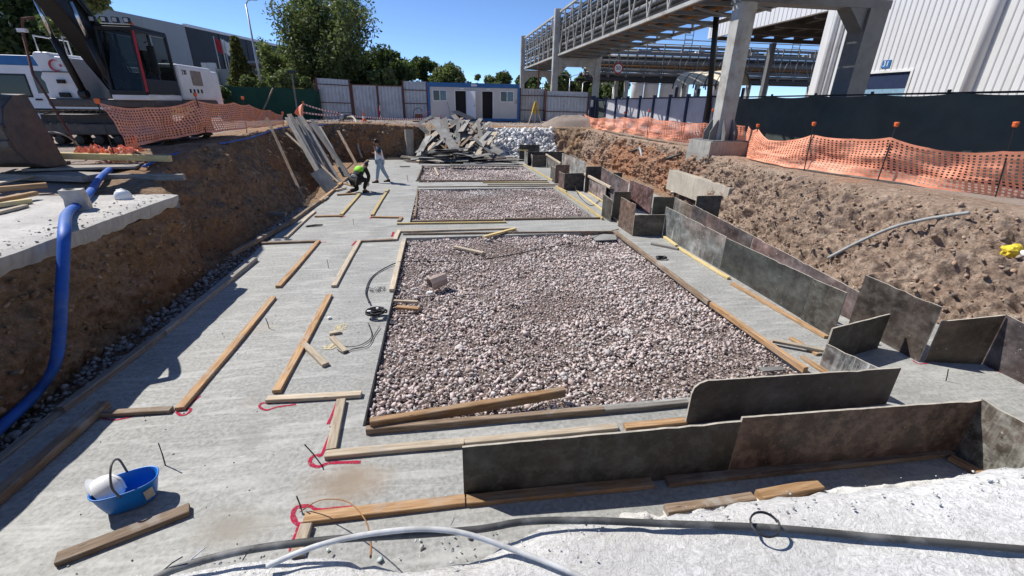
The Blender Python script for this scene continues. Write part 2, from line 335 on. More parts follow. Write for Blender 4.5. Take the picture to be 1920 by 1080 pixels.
MAT['denim'] = simple('light_blue_denim', (.30, .40, .50), .85, 0, .25, 14)
MAT['cloth_white'] = simple('white_cotton', (.76, .76, .77), .85, 0, .12, 12)
MAT['cloth_navy'] = simple('navy_cotton', (.02, .055, .10), .85, 0, .2, 12)
MAT['cloth_black'] = simple('black_cotton', (.016, .016, .018), .85, 0, .3, 12)
MAT['hivis'] = simple('hi_vis_green', (.30, .72, .04), .7, 0, .15, 12)
MAT['paper'] = simple('crumpled_cement_paper', (.46, .43, .39), .85, 0, .25, 7, bump=.5)
MAT['tan_panel'] = simple('cream_polycarbonate', (.62, .54, .40), .5, 0, .12, 2)
MAT['cream'] = simple('cream_wall', (.60, .58, .545), .7, 0, .08, 1.5)
MAT['sawdust'] = sprayed('sawdust', (.70, .60, .37), 28, .44, .58)
def glass(name, c, rough=.06):
    t = NT(name); return t.done(t.ramp(t.noise(1.5, 3), [(.3, c), (.7, tuple(x*1.5 for x in c))]), rough, 0, .5)
def see_glass(name, c):
    t = NT(name); tr = t.n('ShaderNodeBsdfTransparent'); tr.inputs[0].default_value = (.55, .62, .62, 1); ms = t.n('ShaderNodeMixShader'); ms.inputs[0].default_value = .45
    t.done(c, .08, 0, .5); t.l(tr.outputs[0], ms.inputs[1]); t.l(t.b.outputs[0], ms.inputs[2]); t.l(ms.outputs[0], t.out.inputs[0]); return t.m
MAT['cab_glass'] = see_glass('tinted_cab_glass', (.008, .012, .012))
MAT['glass'] = glass('dark_glass', (.006, .008, .009)); MAT['glass_blue'] = glass('sky_lit_glass', (.05, .09, .13)); MAT['interior'] = simple('unlit_interior', (.022, .021, .02), .8)  # the near-black colour stands in for shade inside openings
def leaf(name, a, b, c):
    t = NT(name); at = t.n('ShaderNodeAttribute', attribute_name='Col'); sp = t.n('ShaderNodeSeparateColor'); t.l(at.outputs['Color'], sp.inputs[0])
    col = t.ramp(sp.outputs[0], [(0.0, a), (.5, b), (1.0, c)])
    tr = t.n('ShaderNodeBsdfTranslucent'); t.l(t.mix(.5, col, (.10, .16, .02)), tr.inputs[0]); ms = t.n('ShaderNodeMixShader'); ms.inputs[0].default_value = .38
    t.done(col, .55, 0, .35); t.l(t.b.outputs[0], ms.inputs[1]); t.l(tr.outputs[0], ms.inputs[2]); t.l(ms.outputs[0], t.out.inputs[0]); return t.m
MAT['leaf_dark'] = leaf('dark_leaf', (.036, .054, .02), (.078, .112, .04), (.14, .185, .07))
MAT['leaf_mid'] = leaf('mid_leaf', (.07, .092, .034), (.15, .18, .066), (.25, .275, .11))
MAT['leaf_light'] = leaf('light_leaf', (.085, .11, .036), (.165, .20, .07), (.27, .295, .12))
MAT['leaf_olive'] = leaf('olive_leaf', (.055, .06, .015), (.12, .115, .03), (.19, .17, .06))
MAT['grass'] = leaf('dry_grass', (.12, .12, .03), (.24, .22, .08), (.34, .31, .14))
MAT['bark'] = simple('bark', (.075, .058, .042), .9, 0, .4, 8, bump=.6)
# ================================================================= THE SETTING
GX0, GX1 = -0.98, 4.78                       # gravel beds between the ground beams
BEDS = [(4.05, 11.45), (13.0, 18.6), (20.3, 25.9)]
Y_FAR = 29.7
def gz(x, y):
    A = sm(9.3, 14, y)*sm(3, -5, x); B = sm(26, 37, y)
    return 1.62+.43*max(A, B)
def lx_top(y): return float(np.interp(y, [-5, 9.1, 9.5, 10.3, 12, 17, 24, 31], [-4.98, -4.98, -5.3, -5.95, -6.3, -6.85, -7.5, -8.6]))
def lx_bot(y): return float(np.interp(y, [-5, 4, 8, 12, 16, 24, 31], [-4.98, -4.98, -4.95, -4.98, -4.95, -5.5, -6.7]))
def rx_bot(y): return float(np.interp(y, [-5, 2, 4.7, 6.6, 10, 12.5, 16, 19, 25, 31], [8.8, 8.8, 8.2, 7.5, 8.0, 8.3, 9.2, 9.9, 9.8, 8.8]))
def rx_top(y): return float(np.interp(y, [-5, 2, 5.8, 7, 9.5, 11.8, 15, 19, 25, 31], [10.4, 10.3, 9.9, 9.7, 9.6, 9.3, 9.9, 10.5, 10.5, 9.9]))
PIT = [(lx_top(y), y) for y in np.arange(1.0, 30.6, 1)]+[(rx_top(y), y) for y in np.arange(30.5, 0.5, -1)]
def inpit(x, y):
    return 0.9 < y < 30.9 and lx_top(y)-.1 < x < rx_top(y)+.1

# ground: one sheet with the pit left open, reaching the horizon
def make_ground():
    xs = np.concatenate([[-1500, -600, -250, -120, -60], np.arange(-36, 44.1, 0.5), [70, 130, 260, 600, 1500]])
    ys = np.concatenate([[-400, -100, -30], np.arange(-8, 62.1, 0.5), [90, 140, 260, 600, 1800]])
    nx, ny = len(xs), len(ys); b = MB()
    b.v = [(x, y, gz(x, y)+(.035*fbm(x*.9, y*.9, 3) if abs(x) < 40 and y < 62 else 0)) for y in ys for x in xs]
    for j in range(ny-1):
        for i in range(nx-1):
            c = [(xs[i+a], ys[j+k]) for a in (0, 1) for k in (0, 1)]
            if any(inpit(*p) for p in c): continue
            b.f.append((j*nx+i, j*nx+i+1, (j+1)*nx+i+1, (j+1)*nx+i)); b.mi.append(0)
    return tag(b.build('ground', MAT['ground'], smooth=True), 'brown gravelly earth of the construction site around the pit', kind='structure')
make_ground()

BV = {}
def bank(name, s0, s1, ns, prof, mats, label, nv=46, lip=1.6, amp=.16, seed=0., matfn=None, rough=1.0):
    """prof(s) -> bottom point, top edge point, outward direction"""
    b = MB(); L = nv+8; BV[label] = []
    for i in range(ns+1):
        s = s0+(s1-s0)*i/ns; p0, p1, out = prof(s); d = (p1-p0); side = Vector((-d.y, d.x, 0))
        hx = out.copy(); hx.z = 0; hx.normalize()
        for j in range(L+1):
            if j <= nv:
                t = j/nv; e = t*t*(3-2*t)*.25+t*.75
                p = p0.lerp(p1, t); p.z = lerp(p0.z, p1.z, e); n = (-hx*abs(d.z)+Vector((0, 0, 1))*(d.x**2+d.y**2)**.5).normalized()
                q = p*1.0; k = fbm(q.x*.7+seed, q.y*.7, q.z*.9, 3)*1.1+fbm(q.x*2.6+seed, q.y*2.6, q.z*2.6, 4)*.5+(abs(fbm(q.x*5, q.y*5, q.z*5+seed, 4))*.42+abs(fbm(q.x*12, q.y*12, q.z*12+seed, 3))*.26)*rough
                k += .42*abs(noise.noise(Vector((s*4.2+t*1.3, t*.9, seed))))+.16*abs(noise.noise(Vector((s*11+t*3, t*1.6, seed+3))))-.12
                w = min(1, t*6)*(1 if t < .8 else 1-.55*(t-.8)/.2); p = p+n*k*amp*w
            else:
                t = (j-nv)/8; p = p1+hx*lip*t; p.z = gz(p.x, p.y)+.10*(1-t)**2+(.05*(1-t)*fbm(p.x*2, p.y*2, seed, 4))+.03*(1-t)-.06*(t > .95)
                if t < .99: p.z = max(p.z, gz(p.x, p.y)+.015)
                p.z = lerp(p1.z, p.z, min(1, t*2.5)) if t < .4 else p.z
                if p1.z < 1.55: p.z = p1.z-.05
            b.v.append(tuple(p))
            if j <= nv+2: BV[label].append((*p, *hx, j/nv))
    BV[label] = np.array(BV[label])
    for i in range(ns):
        for j in range(L):
            b.f.append((i*(L+1)+j, i*(L+1)+j+1, (i+1)*(L+1)+j+1, (i+1)*(L+1)+j))
            b.mi.append(matfn(s0+(s1-s0)*i/ns, j/nv) if matfn else 0)
    return tag(b.build(name, mats, smooth=True), label, kind='structure')
def pl(s):
    u = sm(8.9, 9.6, s); z = lerp(1.44, gz(lx_top(s), s)+.03, u)
    return Vector((lx_bot(s), s, -.32)), Vector((lx_top(s), s, z)), Vector((-1, 0, 0))
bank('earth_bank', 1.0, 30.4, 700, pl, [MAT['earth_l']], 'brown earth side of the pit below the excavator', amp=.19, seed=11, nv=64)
def pr(s): return Vector((rx_bot(s), s, -.25)), Vector((rx_top(s), s, gz(rx_top(s), s)+.02)), Vector((1, 0, 0))
def mr(s, t): return 1 if 15.8+2.2*noise.noise(Vector((t*2, s*.8, 0))) < s < 27.5 and t < .85+.2*noise.noise(Vector((s, t*3, 5))) else 0
bank('earth_bank', .6, 30.4, 900, pr, [MAT['earth_r'], MAT['earth_red']], 'lumpy clay slope of the pit below the orange net on the pipe bridge side', amp=.30, seed=37, matfn=mr, nv=96)
def pf(s):
    k = sm(-2.0, -.6, s); return Vector((s, Y_FAR-.1*k-1.1*k, -.25)), Vector((s, lerp(30.0, 31.0, k), gz(s, 31)-.02)), Vector((0, 1, 0))
def mf(s, t): return 1 if 2.2+.7*noise.noise(Vector((t*4, 1, 0))) < s < 7.6+.6*noise.noise(Vector((t*4, 7, 0))) and t < 1.02 else 0
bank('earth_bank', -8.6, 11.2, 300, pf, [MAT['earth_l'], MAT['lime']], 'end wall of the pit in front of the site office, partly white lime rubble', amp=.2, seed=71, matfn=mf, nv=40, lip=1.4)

# bottom of the pit under everything
b = MB(); b.b2((-9.5, .2, -.6), (12, 31.2, -.17)); tag(b.build('pit_floor', MAT['earth_l']), 'dark earth at the bottom of the pit', kind='structure')

# blinding concrete: strips round three gravel beds, butted end to end
def cfloor():
    b = MB(); zt = 0.0; zb = -.16
    FX0, FX1 = -4.40, 8.6; ysl = [1.2]+[v for B in BEDS for v in B]+[29.2]
    xs = [FX0, GX0, GX1, FX1]
    for j in range(len(ysl)-1):
        for i in range(3):
            if i == 1 and j % 2 == 1: continue
            x0, x1, y0, y1 = xs[i], xs[i+1], ysl[j], ysl[j+1]
            nx = max(1, int((x1-x0)/.25)); ny = max(1, int((y1-y0)/.25))
            def fn(u, v):
                x = lerp(x0, x1, u); y = lerp(y0, y1, v)
                e = 0.0
                if i == 0 and u == 0: x += .05*noise.noise(Vector((0, y*1.5, 0)))
                return (x, y, zt+.010*fbm(x*.6, y*.6, 0, 3)*(0 if False else 1))
            b.sheet(fn, nx, ny)
            # sides
    def skirt(p, q):
        n = max(1, int((Vector(q)-Vector(p)).length/.25))
        b.sheet(lambda u, v: (lerp(p[0], q[0], u), lerp(p[1], q[1], u), lerp(.010*fbm(lerp(p[0], q[0], u)*.6, lerp(p[1], q[1], u)*.6, 0, 3), zb, v)), n, 1)
    for (y0, y1) in BEDS:
        skirt((GX0, y0), (GX0, y1)); skirt((GX1, y0), (GX1, y1)); skirt((GX0, y0), (GX1, y0)); skirt((GX0, y1), (GX1, y1))
    skirt((FX0, 1.2), (FX0, 29.2))
    return tag(b.build('concrete_floor', MAT['floor'], smooth=False), 'pale grey blinding concrete poured in strips around the gravel beds', kind='structure')
floor = cfloor()

# gravel beds
ICO = None
def ico():
    bm = bmesh.new(); bmesh.ops.create_icosphere(bm, subdivisions=1, radius=1)
    v = np.array([x.co[:] for x in bm.verts]); f = np.array([[q.index for q in p.verts] for p in bm.faces]); bm.free(); return v, f
IV, IF = ico()
def stones(name, P, Sz, cols, mat, parent=None, flat=.72, kind='stuff', label=None):
    """P (n,3) centres, Sz (n,) radii: one joined mesh of faceted stones"""
    n = len(P); temps = []
    for k in range(14):
        t = IV*(1+rng.uniform(-.46, .36, (len(IV), 1))); t = t*np.array([1, rng.uniform(.6, 1), rng.uniform(.42, .8)]); temps.append(t)
    T = np.array(temps)[rng.integers(0, 14, n)]
    a = rng.uniform(0, 6.28, n); bb = rng.normal(0, .45, n); c = rng.normal(0, .45, n)
    def rot(ax, ang):
        m_ = np.zeros((n, 3, 3)); i, j, k = {'z': (0, 1, 2), 'x': (1, 2, 0), 'y': (2, 0, 1)}[ax]
        m_[:, i, i] = np.cos(ang); m_[:, i, j] = -np.sin(ang); m_[:, j, i] = np.sin(ang); m_[:, j, j] = np.cos(ang); m_[:, k, k] = 1; return m_
    Rm = rot('z', a) @ rot('x', bb) @ rot('y', c)
    V = np.einsum('nij,nvj->nvi', Rm, T)*Sz[:, None, None]+P[:, None, :]
    Fc = (IF[None]+(np.arange(n)*len(IV))[:, None, None]).reshape(-1, 3); V = V.reshape(-1, 3)
    me = bpy.data.meshes.new(name); me.vertices.add(len(V)); me.vertices.foreach_set('co', V.ravel().astype(np.float32))
    me.loops.add(Fc.size); me.loops.foreach_set('vertex_index', Fc.ravel().astype(np.int32)); me.polygons.add(len(Fc)); me.polygons.foreach_set('loop_start', np.arange(0, Fc.size, 3, dtype=np.int32))
    me.update(calc_edges=True); me.validate()
    ca = me.color_attributes.new('Col', 'FLOAT_COLOR', 'POINT'); C4 = np.ones((n, len(IV), 4)); C4[:, :, :3] = cols[:, None, :]; ca.data.foreach_set('color', C4.ravel().astype(np.float32))
    me.materials.append(mat); o = link(name, me, parent); return tag(o, label, kind=kind)
def stone_cols(n, base=(.62, .505, .475), dirt=None, grey=.2):
    k = rng.uniform(.55, 1.28, (n, 1)); w = rng.uniform(-.05, .05, (n, 1)); c = np.array(base)*k+np.array([1., 0, -.5])*w*.7
    g = rng.random(n) < grey; c[g] = c[g].mean(1, keepdims=True)*np.array([1.02, 1, .98]); return np.clip(c, .06, .8)
for bi, (y0, y1) in enumerate(BEDS):
    b = MB(); b.sheet(lambda u, v: (lerp(GX0-.02, GX1+.02, u), lerp(y0-.02, y1+.02, v), -.105+.03*fbm(u*9, v*9+bi*7, 0)), 40, 44)
    tag(b.build('gravel_bed', MAT['bed'], smooth=True), 'dirt under the crushed stone', kind='structure')
    dens = (640, 450, 330)[bi]; n = int((GX1-GX0)*(y1-y0)*dens)
    P = np.stack([rng.uniform(GX0+.03, GX1-.03, n), rng.uniform(y0+.03, y1-.03, n), np.zeros(n)], 1)
    h = np.array([fbm(p[0]*.8, p[1]*.8, bi*5., 3) for p in P])
    near = .013+.030*rng.random(n)**2.6; big = rng.random(n) < .03; near[big] *= 1.7; near *= (1, 1.12, 1.3)[bi]
    P[:, 2] = -.085+.05*h+rng.uniform(0, .042, n)
    if bi == 2: P[:, 2] -= .0
    cols = stone_cols(n); h2 = np.array([fbm(p[0]*.5+9, p[1]*.5, bi*5., 4) for p in P]); mud = np.clip(h2*2.2-.05, 0, 1)[:, None]; cols = cols*(1-.45*mud)+np.array([.26, .19, .16])*.45*mud; near = near*(1-.25*mud[:, 0])
    if bi == 1:      # spilt cement in the far corner of the middle bed
        d = np.exp(-(((P[:, 0]-1.7)/1.2)**2+((P[:, 1]-17.7)/.55)**2))[:, None]; cols = cols*(1-d)+.66*d
    stones('gravel', P, near, cols, MAT['stone'], label=('pinkish crushed stone filling the largest bed', 'crushed stone in the middle bed with spilt cement', 'crushed stone in the bed beside the plywood heap')[bi])

# stones fallen in the trench beside the poured strip
n = 1500; yy = rng.uniform(3.0, 16, n); xx = np.array([rng.uniform(lx_bot(y)+.0, -4.42) for y in yy])
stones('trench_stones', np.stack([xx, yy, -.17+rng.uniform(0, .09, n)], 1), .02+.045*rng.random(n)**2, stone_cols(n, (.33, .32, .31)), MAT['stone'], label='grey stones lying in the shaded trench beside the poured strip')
n = 900; xx = rng.uniform(-9, 12, n); yy = rng.uniform(31.2, 36, n); zz = np.array([gz(x, y)+.02 for x, y in zip(xx, yy)])
stones('loose_stones', np.stack([xx, yy, zz], 1), .02+.05*rng.random(n)**2, stone_cols(n, (.46, .38, .35)), MAT['stone'], label='loose pinkish stones on the ground before the hoarding')
# clods on the displaced surfaces of the banks
BK = list(BV.values())
def onsurf(A, n, sink=.3, smin=.01, smax=.06, pw=5, sel=None):
    if sel is not None: A = A[sel(A)]
    k = rng.integers(0, len(A), n); sz = smin+smax*rng.random(n)**pw; P = A[k, :3]+rng.normal(0, .02, (n, 3)); P[:, 2] += sz*(1-2*sink)*.6; P -= A[k, 3:6]*sz[:, None]*.35; return P, sz
P, sz = onsurf(BK[1], 9000, sink=.62, smin=.007, smax=.055, pw=6, sel=lambda A: (A[:, 1] < 16)); stones('clods', P, sz, stone_cols(len(P), (.34, .25, .19), grey=.0), MAT['clod'], label='dry clay clods strewn over the slope')
P, sz = onsurf(BK[1], 3000, sink=.6, smin=.010, smax=.08, pw=6, sel=lambda A: (A[:, 1] >= 16)); stones('clods', P, sz, stone_cols(len(P), (.34, .225, .16), grey=.0), MAT['clod'], label='reddish clods on the far part of the clay slope')
P, sz = onsurf(BK[2], 2600, smin=.03, smax=.16, pw=3, sel=lambda A: (A[:, 0] > 2.2) & (A[:, 0] < 7.6) & (A[:, 6] < 1.0)); stones('lime_rubble', P, sz, stone_cols(len(P), (.80, .795, .78)), MAT['clod'], label='white lime rubble on the end wall of the pit')
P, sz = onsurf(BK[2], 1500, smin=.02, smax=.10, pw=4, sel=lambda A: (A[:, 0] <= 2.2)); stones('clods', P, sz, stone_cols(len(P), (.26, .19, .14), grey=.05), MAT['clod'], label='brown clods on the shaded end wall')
P, sz = onsurf(BK[0], 3500, sink=.6, smin=.008, smax=.06, pw=6, sel=lambda A: (A[:, 1] > 9.6)); stones('clods', P, sz, stone_cols(len(P), (.24, .175, .125), grey=.05), MAT['clod'], label='brown clods on the bank below the excavator')
P, sz = onsurf(BK[0], 1500, sink=.7, smin=.008, smax=.05, pw=5, sel=lambda A: (A[:, 1] > 2.4) & (A[:, 1] < 9.4) & (A[:, 6] < .95) & (A[:, 6] > .06)); stones('bank_stones', P, sz, stone_cols(len(P), (.33, .235, .16), grey=.05), MAT['clod'], label='stones sticking out of the earth cut below the old slab')
# slab the photographer stands on, with a broken front edge
def near_slab():
    b = MB(); zt = 1.66; x0, x1 = -7.0, 10.2; nx, ny = 330, 26
    def edge(x): return 1.30-.012*x+.035*fbm(x*1.6, 1, 4, 4)+.02*fbm(x*9, 2, 4, 3)-(.12*math.exp(-((x+.05)/.35)**2))
    def fn(u, v):
        x = lerp(x0, x1, u); e = edge(x)
        if v > .88: w = (v-.88)/.12; y = e+.03*math.sin(w*3)*(fbm(x*5, w*3, 9)); z = zt-.03-w*.34
        else: w = v/.88; y = lerp(-4.5, e, w**.35); z = zt+.007*fbm(x*6, y*6, 0, 5)+.012*fbm(x*.9, y*.9, 8, 3)-.012*max(0, (w-.96)/.04)
        return (x, y, z)
    b.sheet(fn, nx, ny)
    return tag(b.build('concrete_slab', MAT['white_slab'], smooth=True), 'lime white concrete slab with a broken edge above the pit', kind='structure')
near_slab()
b = MB(); b.sheet(lambda u, v: (lerp(-7, 9, u), 1.27-.3*v+.04*fbm(u*20, v*4, 2), lerp(1.4, -.3, v)), 160, 16)
tag(b.build('earth_bank', MAT['earth_r'], smooth=True), 'earth face below the white slab', kind='structure')
n = 200; xx = rng.uniform(-1.1, 3.2, n); yy = 1.30-.012*xx-np.abs(rng.normal(0, .10, n)); zz = 1.665+rng.uniform(0, .012, n)
stones('slab_crumbs', np.stack([xx, yy, zz], 1), .003+.007*rng.random(n)**3, stone_cols(n, (.60, .59, .57)), MAT['clod'], label='crumbs of white mortar along the broken slab edge')
n = 260; xx = rng.uniform(-1.2, 2.0, n); yy = rng.normal(2.0, .25, n); zz = np.full(n, .02)
stones('mortar_rubble', np.stack([xx, np.clip(yy, 1.3, 2.55-.03*xx), zz], 1), .008+.024*rng.random(n)**3, stone_cols(n, (.42, .55, .53)), MAT['stone'], label='broken mortar lying on the floor under the slab edge')

# crumbs and splinters trodden over the poured strips
n = 450; xx = np.where(rng.random(n) < .7, rng.uniform(-4.3, -1.0, n), rng.uniform(4.9, 6.4, n)); yy = 2.6+19*rng.random(n)**1.5
stones('floor_crumbs', np.stack([xx, yy, np.array([.010*fbm(a*.6, c*.6, 0, 3) for a, c in zip(xx, yy)])+.004], 1), .003+.011*rng.random(n)**3, stone_cols(n, (.36, .33, .29)), MAT['clod'], label='crumbs and splinters trodden over the poured strips')
# old slab on the excavator side: cracked face, torn underside
def ledge():
    b = MB(); zt = 1.655; X1 = -4.86; Y1 = 9.05
    def top(u, v):
        y = lerp(-4.5, Y1, v); x = lerp(-16, X1, u**.4); 
        if u > .99: x += .025*fbm(y*3, 1, 5, 4)
        if v > .99: y += .05*fbm(x*3, 4, 5, 4)
        return (x, y, zt+.012*fbm(x*2, y*2, 1, 4)+(-.012 if u > .985 else 0))
    b.sheet(top, 46, 150)
    def face(u, v):
        y = lerp(-4.5, Y1, u); d = .21+.05*fbm(y*1.3, 0, 3, 3)+.035*fbm(y*5, 0, 3, 4); z = zt-.012-d*v
        return (X1+.025*fbm(y*3, 1, 5, 4)*(1-v)+.03*fbm(y*2, z*5, 2, 4)*v-(.05*v*v), y+(.05*fbm(X1*3, 4, 5, 4) if u == 1 else 0), z+.012*fbm(X1*2, y*2, 1, 4)*(1-v))
    b.sheet(face, 260, 8)
    def end(u, v):
        x = lerp(-16, X1, u); return (x, Y1+.05*fbm(x*3, 4, 5, 4)-.04*v, zt-.012-.23*v)
    b.sheet(end, 80, 4)
    return tag(b.build('concrete_ledge', concrete('lime_washed_concrete', (.43, .415, .39)), smooth=True), 'old concrete slab with a torn edge above the dark earth wall', kind='structure')
ledge()
# low remnant of a foundation wall sticking out of the clay slope
b = MB(); p0 = G(1255, 318, 1.0); p1 = G(1368, 353, 1.0); d = (p1-p0).normalized(); nrm = Vector((d.y, -d.x, 0))
if nrm.x < 0: nrm = -nrm
def fw(u, v): 
    p = p0.lerp(p1, u); q = p+Vector((-.03*v, 0, -.75*v+.02*fbm(u*6, v*3, 1))); return q
b.sheet(fw, 24, 8); b.sheet(lambda u, v: p0.lerp(p1, u)+nrm*.3*v+Vector((0, 0, .02*fbm(u*6, 0, 1)*(1-v))), 24, 2)
b.sheet(lambda u, v: p1+nrm*.3*u+Vector((-.03*v, 0, -.75*v)), 3, 8)
tag(b.build('foundation_wall', MAT['conc_tan'], loc=p0, world=True), 'stub of tan concrete foundation wall sticking out of the clay slope', 'wall')

# ridge of spilt mortar below the slab edge, and crumbs on the old slab
b = MB(); A0, A1 = G(1150, 972, 0), G(1840, 893, 0)
def ridge(u, v):
    p = A0.lerp(A1, u); w = .10*(1+.5*fbm(u*9, 3, 1)); e = (v-.5)*2; return (p.x, p.y-.05+e*w, -.01+max(0, 1-e*e)*(.055+.05*fbm(u*22, v*3, 4, 4))*sm(0, .05, u)*sm(1, .95, u)*(1 if fbm(u*5, 0, 8, 2) > -.25 else .2))
b.sheet(ridge, 150, 10); tag(b.build('mortar_ridge', MAT['white_slab'], smooth=True), 'ridge of spilt pale mortar on the floor below the slab edge', kind='structure')
n = 420; yy = rng.uniform(4, 9.0, n); xx = -4.9-np.abs(rng.normal(0, .35, n)); stones('ledge_crumbs', np.stack([xx, yy, np.full(n, 1.66)], 1), .004+.022*rng.random(n)**4, stone_cols(n, (.40, .38, .35)), MAT['clod'], label='crumbs of concrete along the torn edge of the old slab')
# ================================================================= TIMBER ON THE FLOOR
def plank_mesh(L, w, h, mat, seed=0):
    r = random.Random(seed); b = MB(); n = max(2, min(10, int(L/.35))); c = min(w, h)*.10; ring = 8
    bow = r.uniform(-1, 1)*.006*L; sag = abs(r.uniform(-1, 1))*.002*L; tw = r.uniform(-.03, .03)
    for i in range(n+1):
        t = i/n; x = (t-.5)*L; ww = w/2*(1+r.uniform(-.03, .03)); hh = h*(1+r.uniform(-.03, .03)); oy = bow*(1-(2*t-1)**2); oz = sag*(1-(2*t-1)**2)*0
        sec = [(-ww+c, 0), (ww-c, 0), (ww, c), (ww, hh-c), (ww-c, hh), (-ww+c, hh), (-ww, hh-c), (-ww, c)]
        a = tw*(t-.5); jx = (r.uniform(-.02, .02) if i in (0, n) else 0)
        for (y, z) in sec: b.v.append((x+jx, y*math.cos(a)-(z-h/2)*math.sin(a)+oy, h/2+y*math.sin(a)+(z-h/2)*math.cos(a)+oz))
    for i in range(n):
        for k in range(ring): b.f.append((i*ring+k, i*ring+(k+1) % ring, (i+1)*ring+(k+1) % ring, (i+1)*ring+k))
    b.f.append(tuple(range(ring))[::-1]); b.f.append(tuple(range(n*ring, (n+1)*ring))); b.mi = [0]*len(b.f)
    return b.mesh('plank', mat)
_ps = [0]
def plank(a, b, w, h, mat, label, group=None, name='plank', cat='plank', roll=0.0, lift=0.0):
    a = Vector(a); b = Vector(b); d = b-a; L = d.length; x = d.normalized()
    y = Vector((0, 0, 1)).cross(x)
    if y.length < .05: y = Vector((0, 1, 0))
    y.normalize(); z = x.cross(y); M = Matrix((x, y, z)).transposed() @ Matrix.Rotation(roll, 3, 'X'); _ps[0] += 1
    o = link(name, plank_mesh(L, w, h, MAT[mat], _ps[0]), loc=(a+b)/2+Vector((0, 0, lift)), rot=M.to_euler())
    return tag(o, label, cat, group)
def pp(p, q, w, h, mat, label, z=0.004, group=None, **k): return plank(G(*p, z), G(*q, z), w, h, mat, label, group, **k)
# outline boards nailed on the poured strip, from the tub towards the workers
pp((338, 770), (513, 560), .10, .048, 'wood_orange', 'long orange board on the floor, one of a pair leading away from the blue tub')
pp((190, 779), (322, 771), .085, .045, 'wood_old', 'brown cross board joining the old edge board to the long orange board')
pp((520, 736), (618, 556), .10, .048, 'wood_orange', 'long reddish board on the floor ending at the beige cross board')
pp((502, 752), (680, 742), .095, .05, 'wood_pale', 'beige cross board above a red spray mark, touching the stubby upright board')
pp((641, 752), (622, 846), .10, .05, 'wood_pale', 'short pale board between two cross boards beside red spray marks')
pp((610, 857), (868, 833), .10, .05, 'wood_pale', 'long pale board leading from the red loop to the dark formwork wall')
pp((872, 832), (1158, 804), .09, .05, 'wood_pale', 'pale board smeared with yellow foam behind the long dark formwork wall')
pp((1172, 803), (1284, 792), .09, .045, 'wood_orange', 'orange offcut lying behind the long formwork wall')
pp((572, 976), (870, 942), .105, .05, 'wood_orange', 'bright orange board starting at the lower red loop and wire')
pp((872, 943), (1222, 908), .105, .05, 'wood_orange', 'orange brown board along the foot of the long dark formwork wall')
pp((576, 988), (556, 1050), .095, .05, 'wood_pale', 'short end board running under the thick cables by the slab edge')
pp((1250, 906), (1776, 850), .11, .05, 'wood_old', 'brown board along the foot of the brown stained panel')
pp((1782, 862), (1846, 896), .09, .05, 'wood_orange', 'short orange board at the inside corner of the near formwork')
pp((112, 1052), (358, 958), .115, .05, 'wood_old', 'loose brown plank lying in front of the blue tub')
pp((572, 650), (612, 688), .09, .05, 'wood_pale', 'short beige block leaning against the long reddish board')
pp((617, 628), (640, 624), .07, .04, 'wood_pale', 'tiny wood block lying in sawdust')
pp((622, 634), (648, 661), .075, .04, 'wood_pale', 'sawn offcut beside the sawdust with a wire looped round it')
pp((522, 540), (597, 454), .10, .05, 'wood_orange', 'orange board in line with the long orange board, farther along the strip')
pp((626, 540), (675, 453), .10, .05, 'wood_pale', 'whitish board in line with the long reddish board')
pp((491, 458), (598, 454), .09, .05, 'wood_old', 'brown cross board from the trench to the farther orange board')
pp((672, 454), (742, 451), .09, .05, 'wood_old', 'thin cross board from the whitish board to the largest gravel bed')
pp((741, 451), (749, 434), .10, .05, 'wood_pale', 'very short pale board at the corner of the largest gravel bed')
pp((536, 447), (590, 398), .10, .05, 'wood_pale', 'pale board lying against the old kerb timbers by the trench')
pp((590, 407), (642, 406), .09, .045, 'wood_orange', 'cross board at the foot of the yellow board near the kneeling worker')
pp((640, 404), (675, 364), .10, .05, 'wood_yellow', 'new yellow board under the hands of the kneeling worker')
pp((698, 405), (728, 356), .10, .05, 'wood_yellow', 'new pale yellow board on the open strip beside the kneeling worker')
pp((697, 408), (750, 409), .09, .045, 'wood_orange', 'reddish cross board touching the pale yellow board')
pp((748, 416), (753, 409), .10, .05, 'wood_orange', 'stubby reddish board at the corner of the middle gravel bed')
pp((683, 345), (692, 345), .10, .06, 'wood_pale', 'small pale block on the strip by the kneeling worker', z=.004)
# boards round the beds
pp((690, 816), (1130, 778), .07, .11, 'wood_old', 'weathered edge board at the front of the largest gravel bed', z=-.03)
pp((1132, 778), (1286, 764), .07, .10, 'wood_grey', 'cement crusted end of the front edge board by the dark panel', z=-.03)
plank(G(694, 803, .03), G(1056, 742, .05), .085, .115, 'wood_orange', 'heavy orange beam lying slantwise on the near side of the gravel')
pp((735, 548), (758, 452), .10, .06, 'wood_pale', 'pale splintered board along the cable side of the largest gravel bed', z=0)
pp((1508, 699), (1332, 574), .07, .09, 'wood_orange', 'long brown edge board of the largest gravel bed, part nearest the broken offcuts', z=0)
pp((1330, 573), (1152, 437), .07, .09, 'wood_old', 'greyish edge board of the largest gravel bed beside the dark coil', z=0)
pp((755, 446), (960, 443), .05, .13, 'wood_old', 'dark edge board on the far side of the largest bed beside fresh boards', z=-.08)
pp((962, 443), (1148, 441), .05, .13, 'wood_old', 'dark edge board on the far side of the largest bed near the grey scrap', z=-.08)
pp((750, 436), (958, 430), .09, .05, 'wood_pale', 'pale long board on the strip between the largest and the middle bed')
pp((906, 446), (967, 430), .10, .05, 'wood_yellow', 'slanting yellowish board tipped into the far side of the largest bed', z=.03)
pp((744, 421), (948, 418), .09, .05, 'wood_yellow', 'yellow long board at the near side of the middle gravel bed')
pp((772, 417), (944, 414), .06, .06, 'wood_old', 'brown lath behind the yellow long board of the middle bed', z=.0)
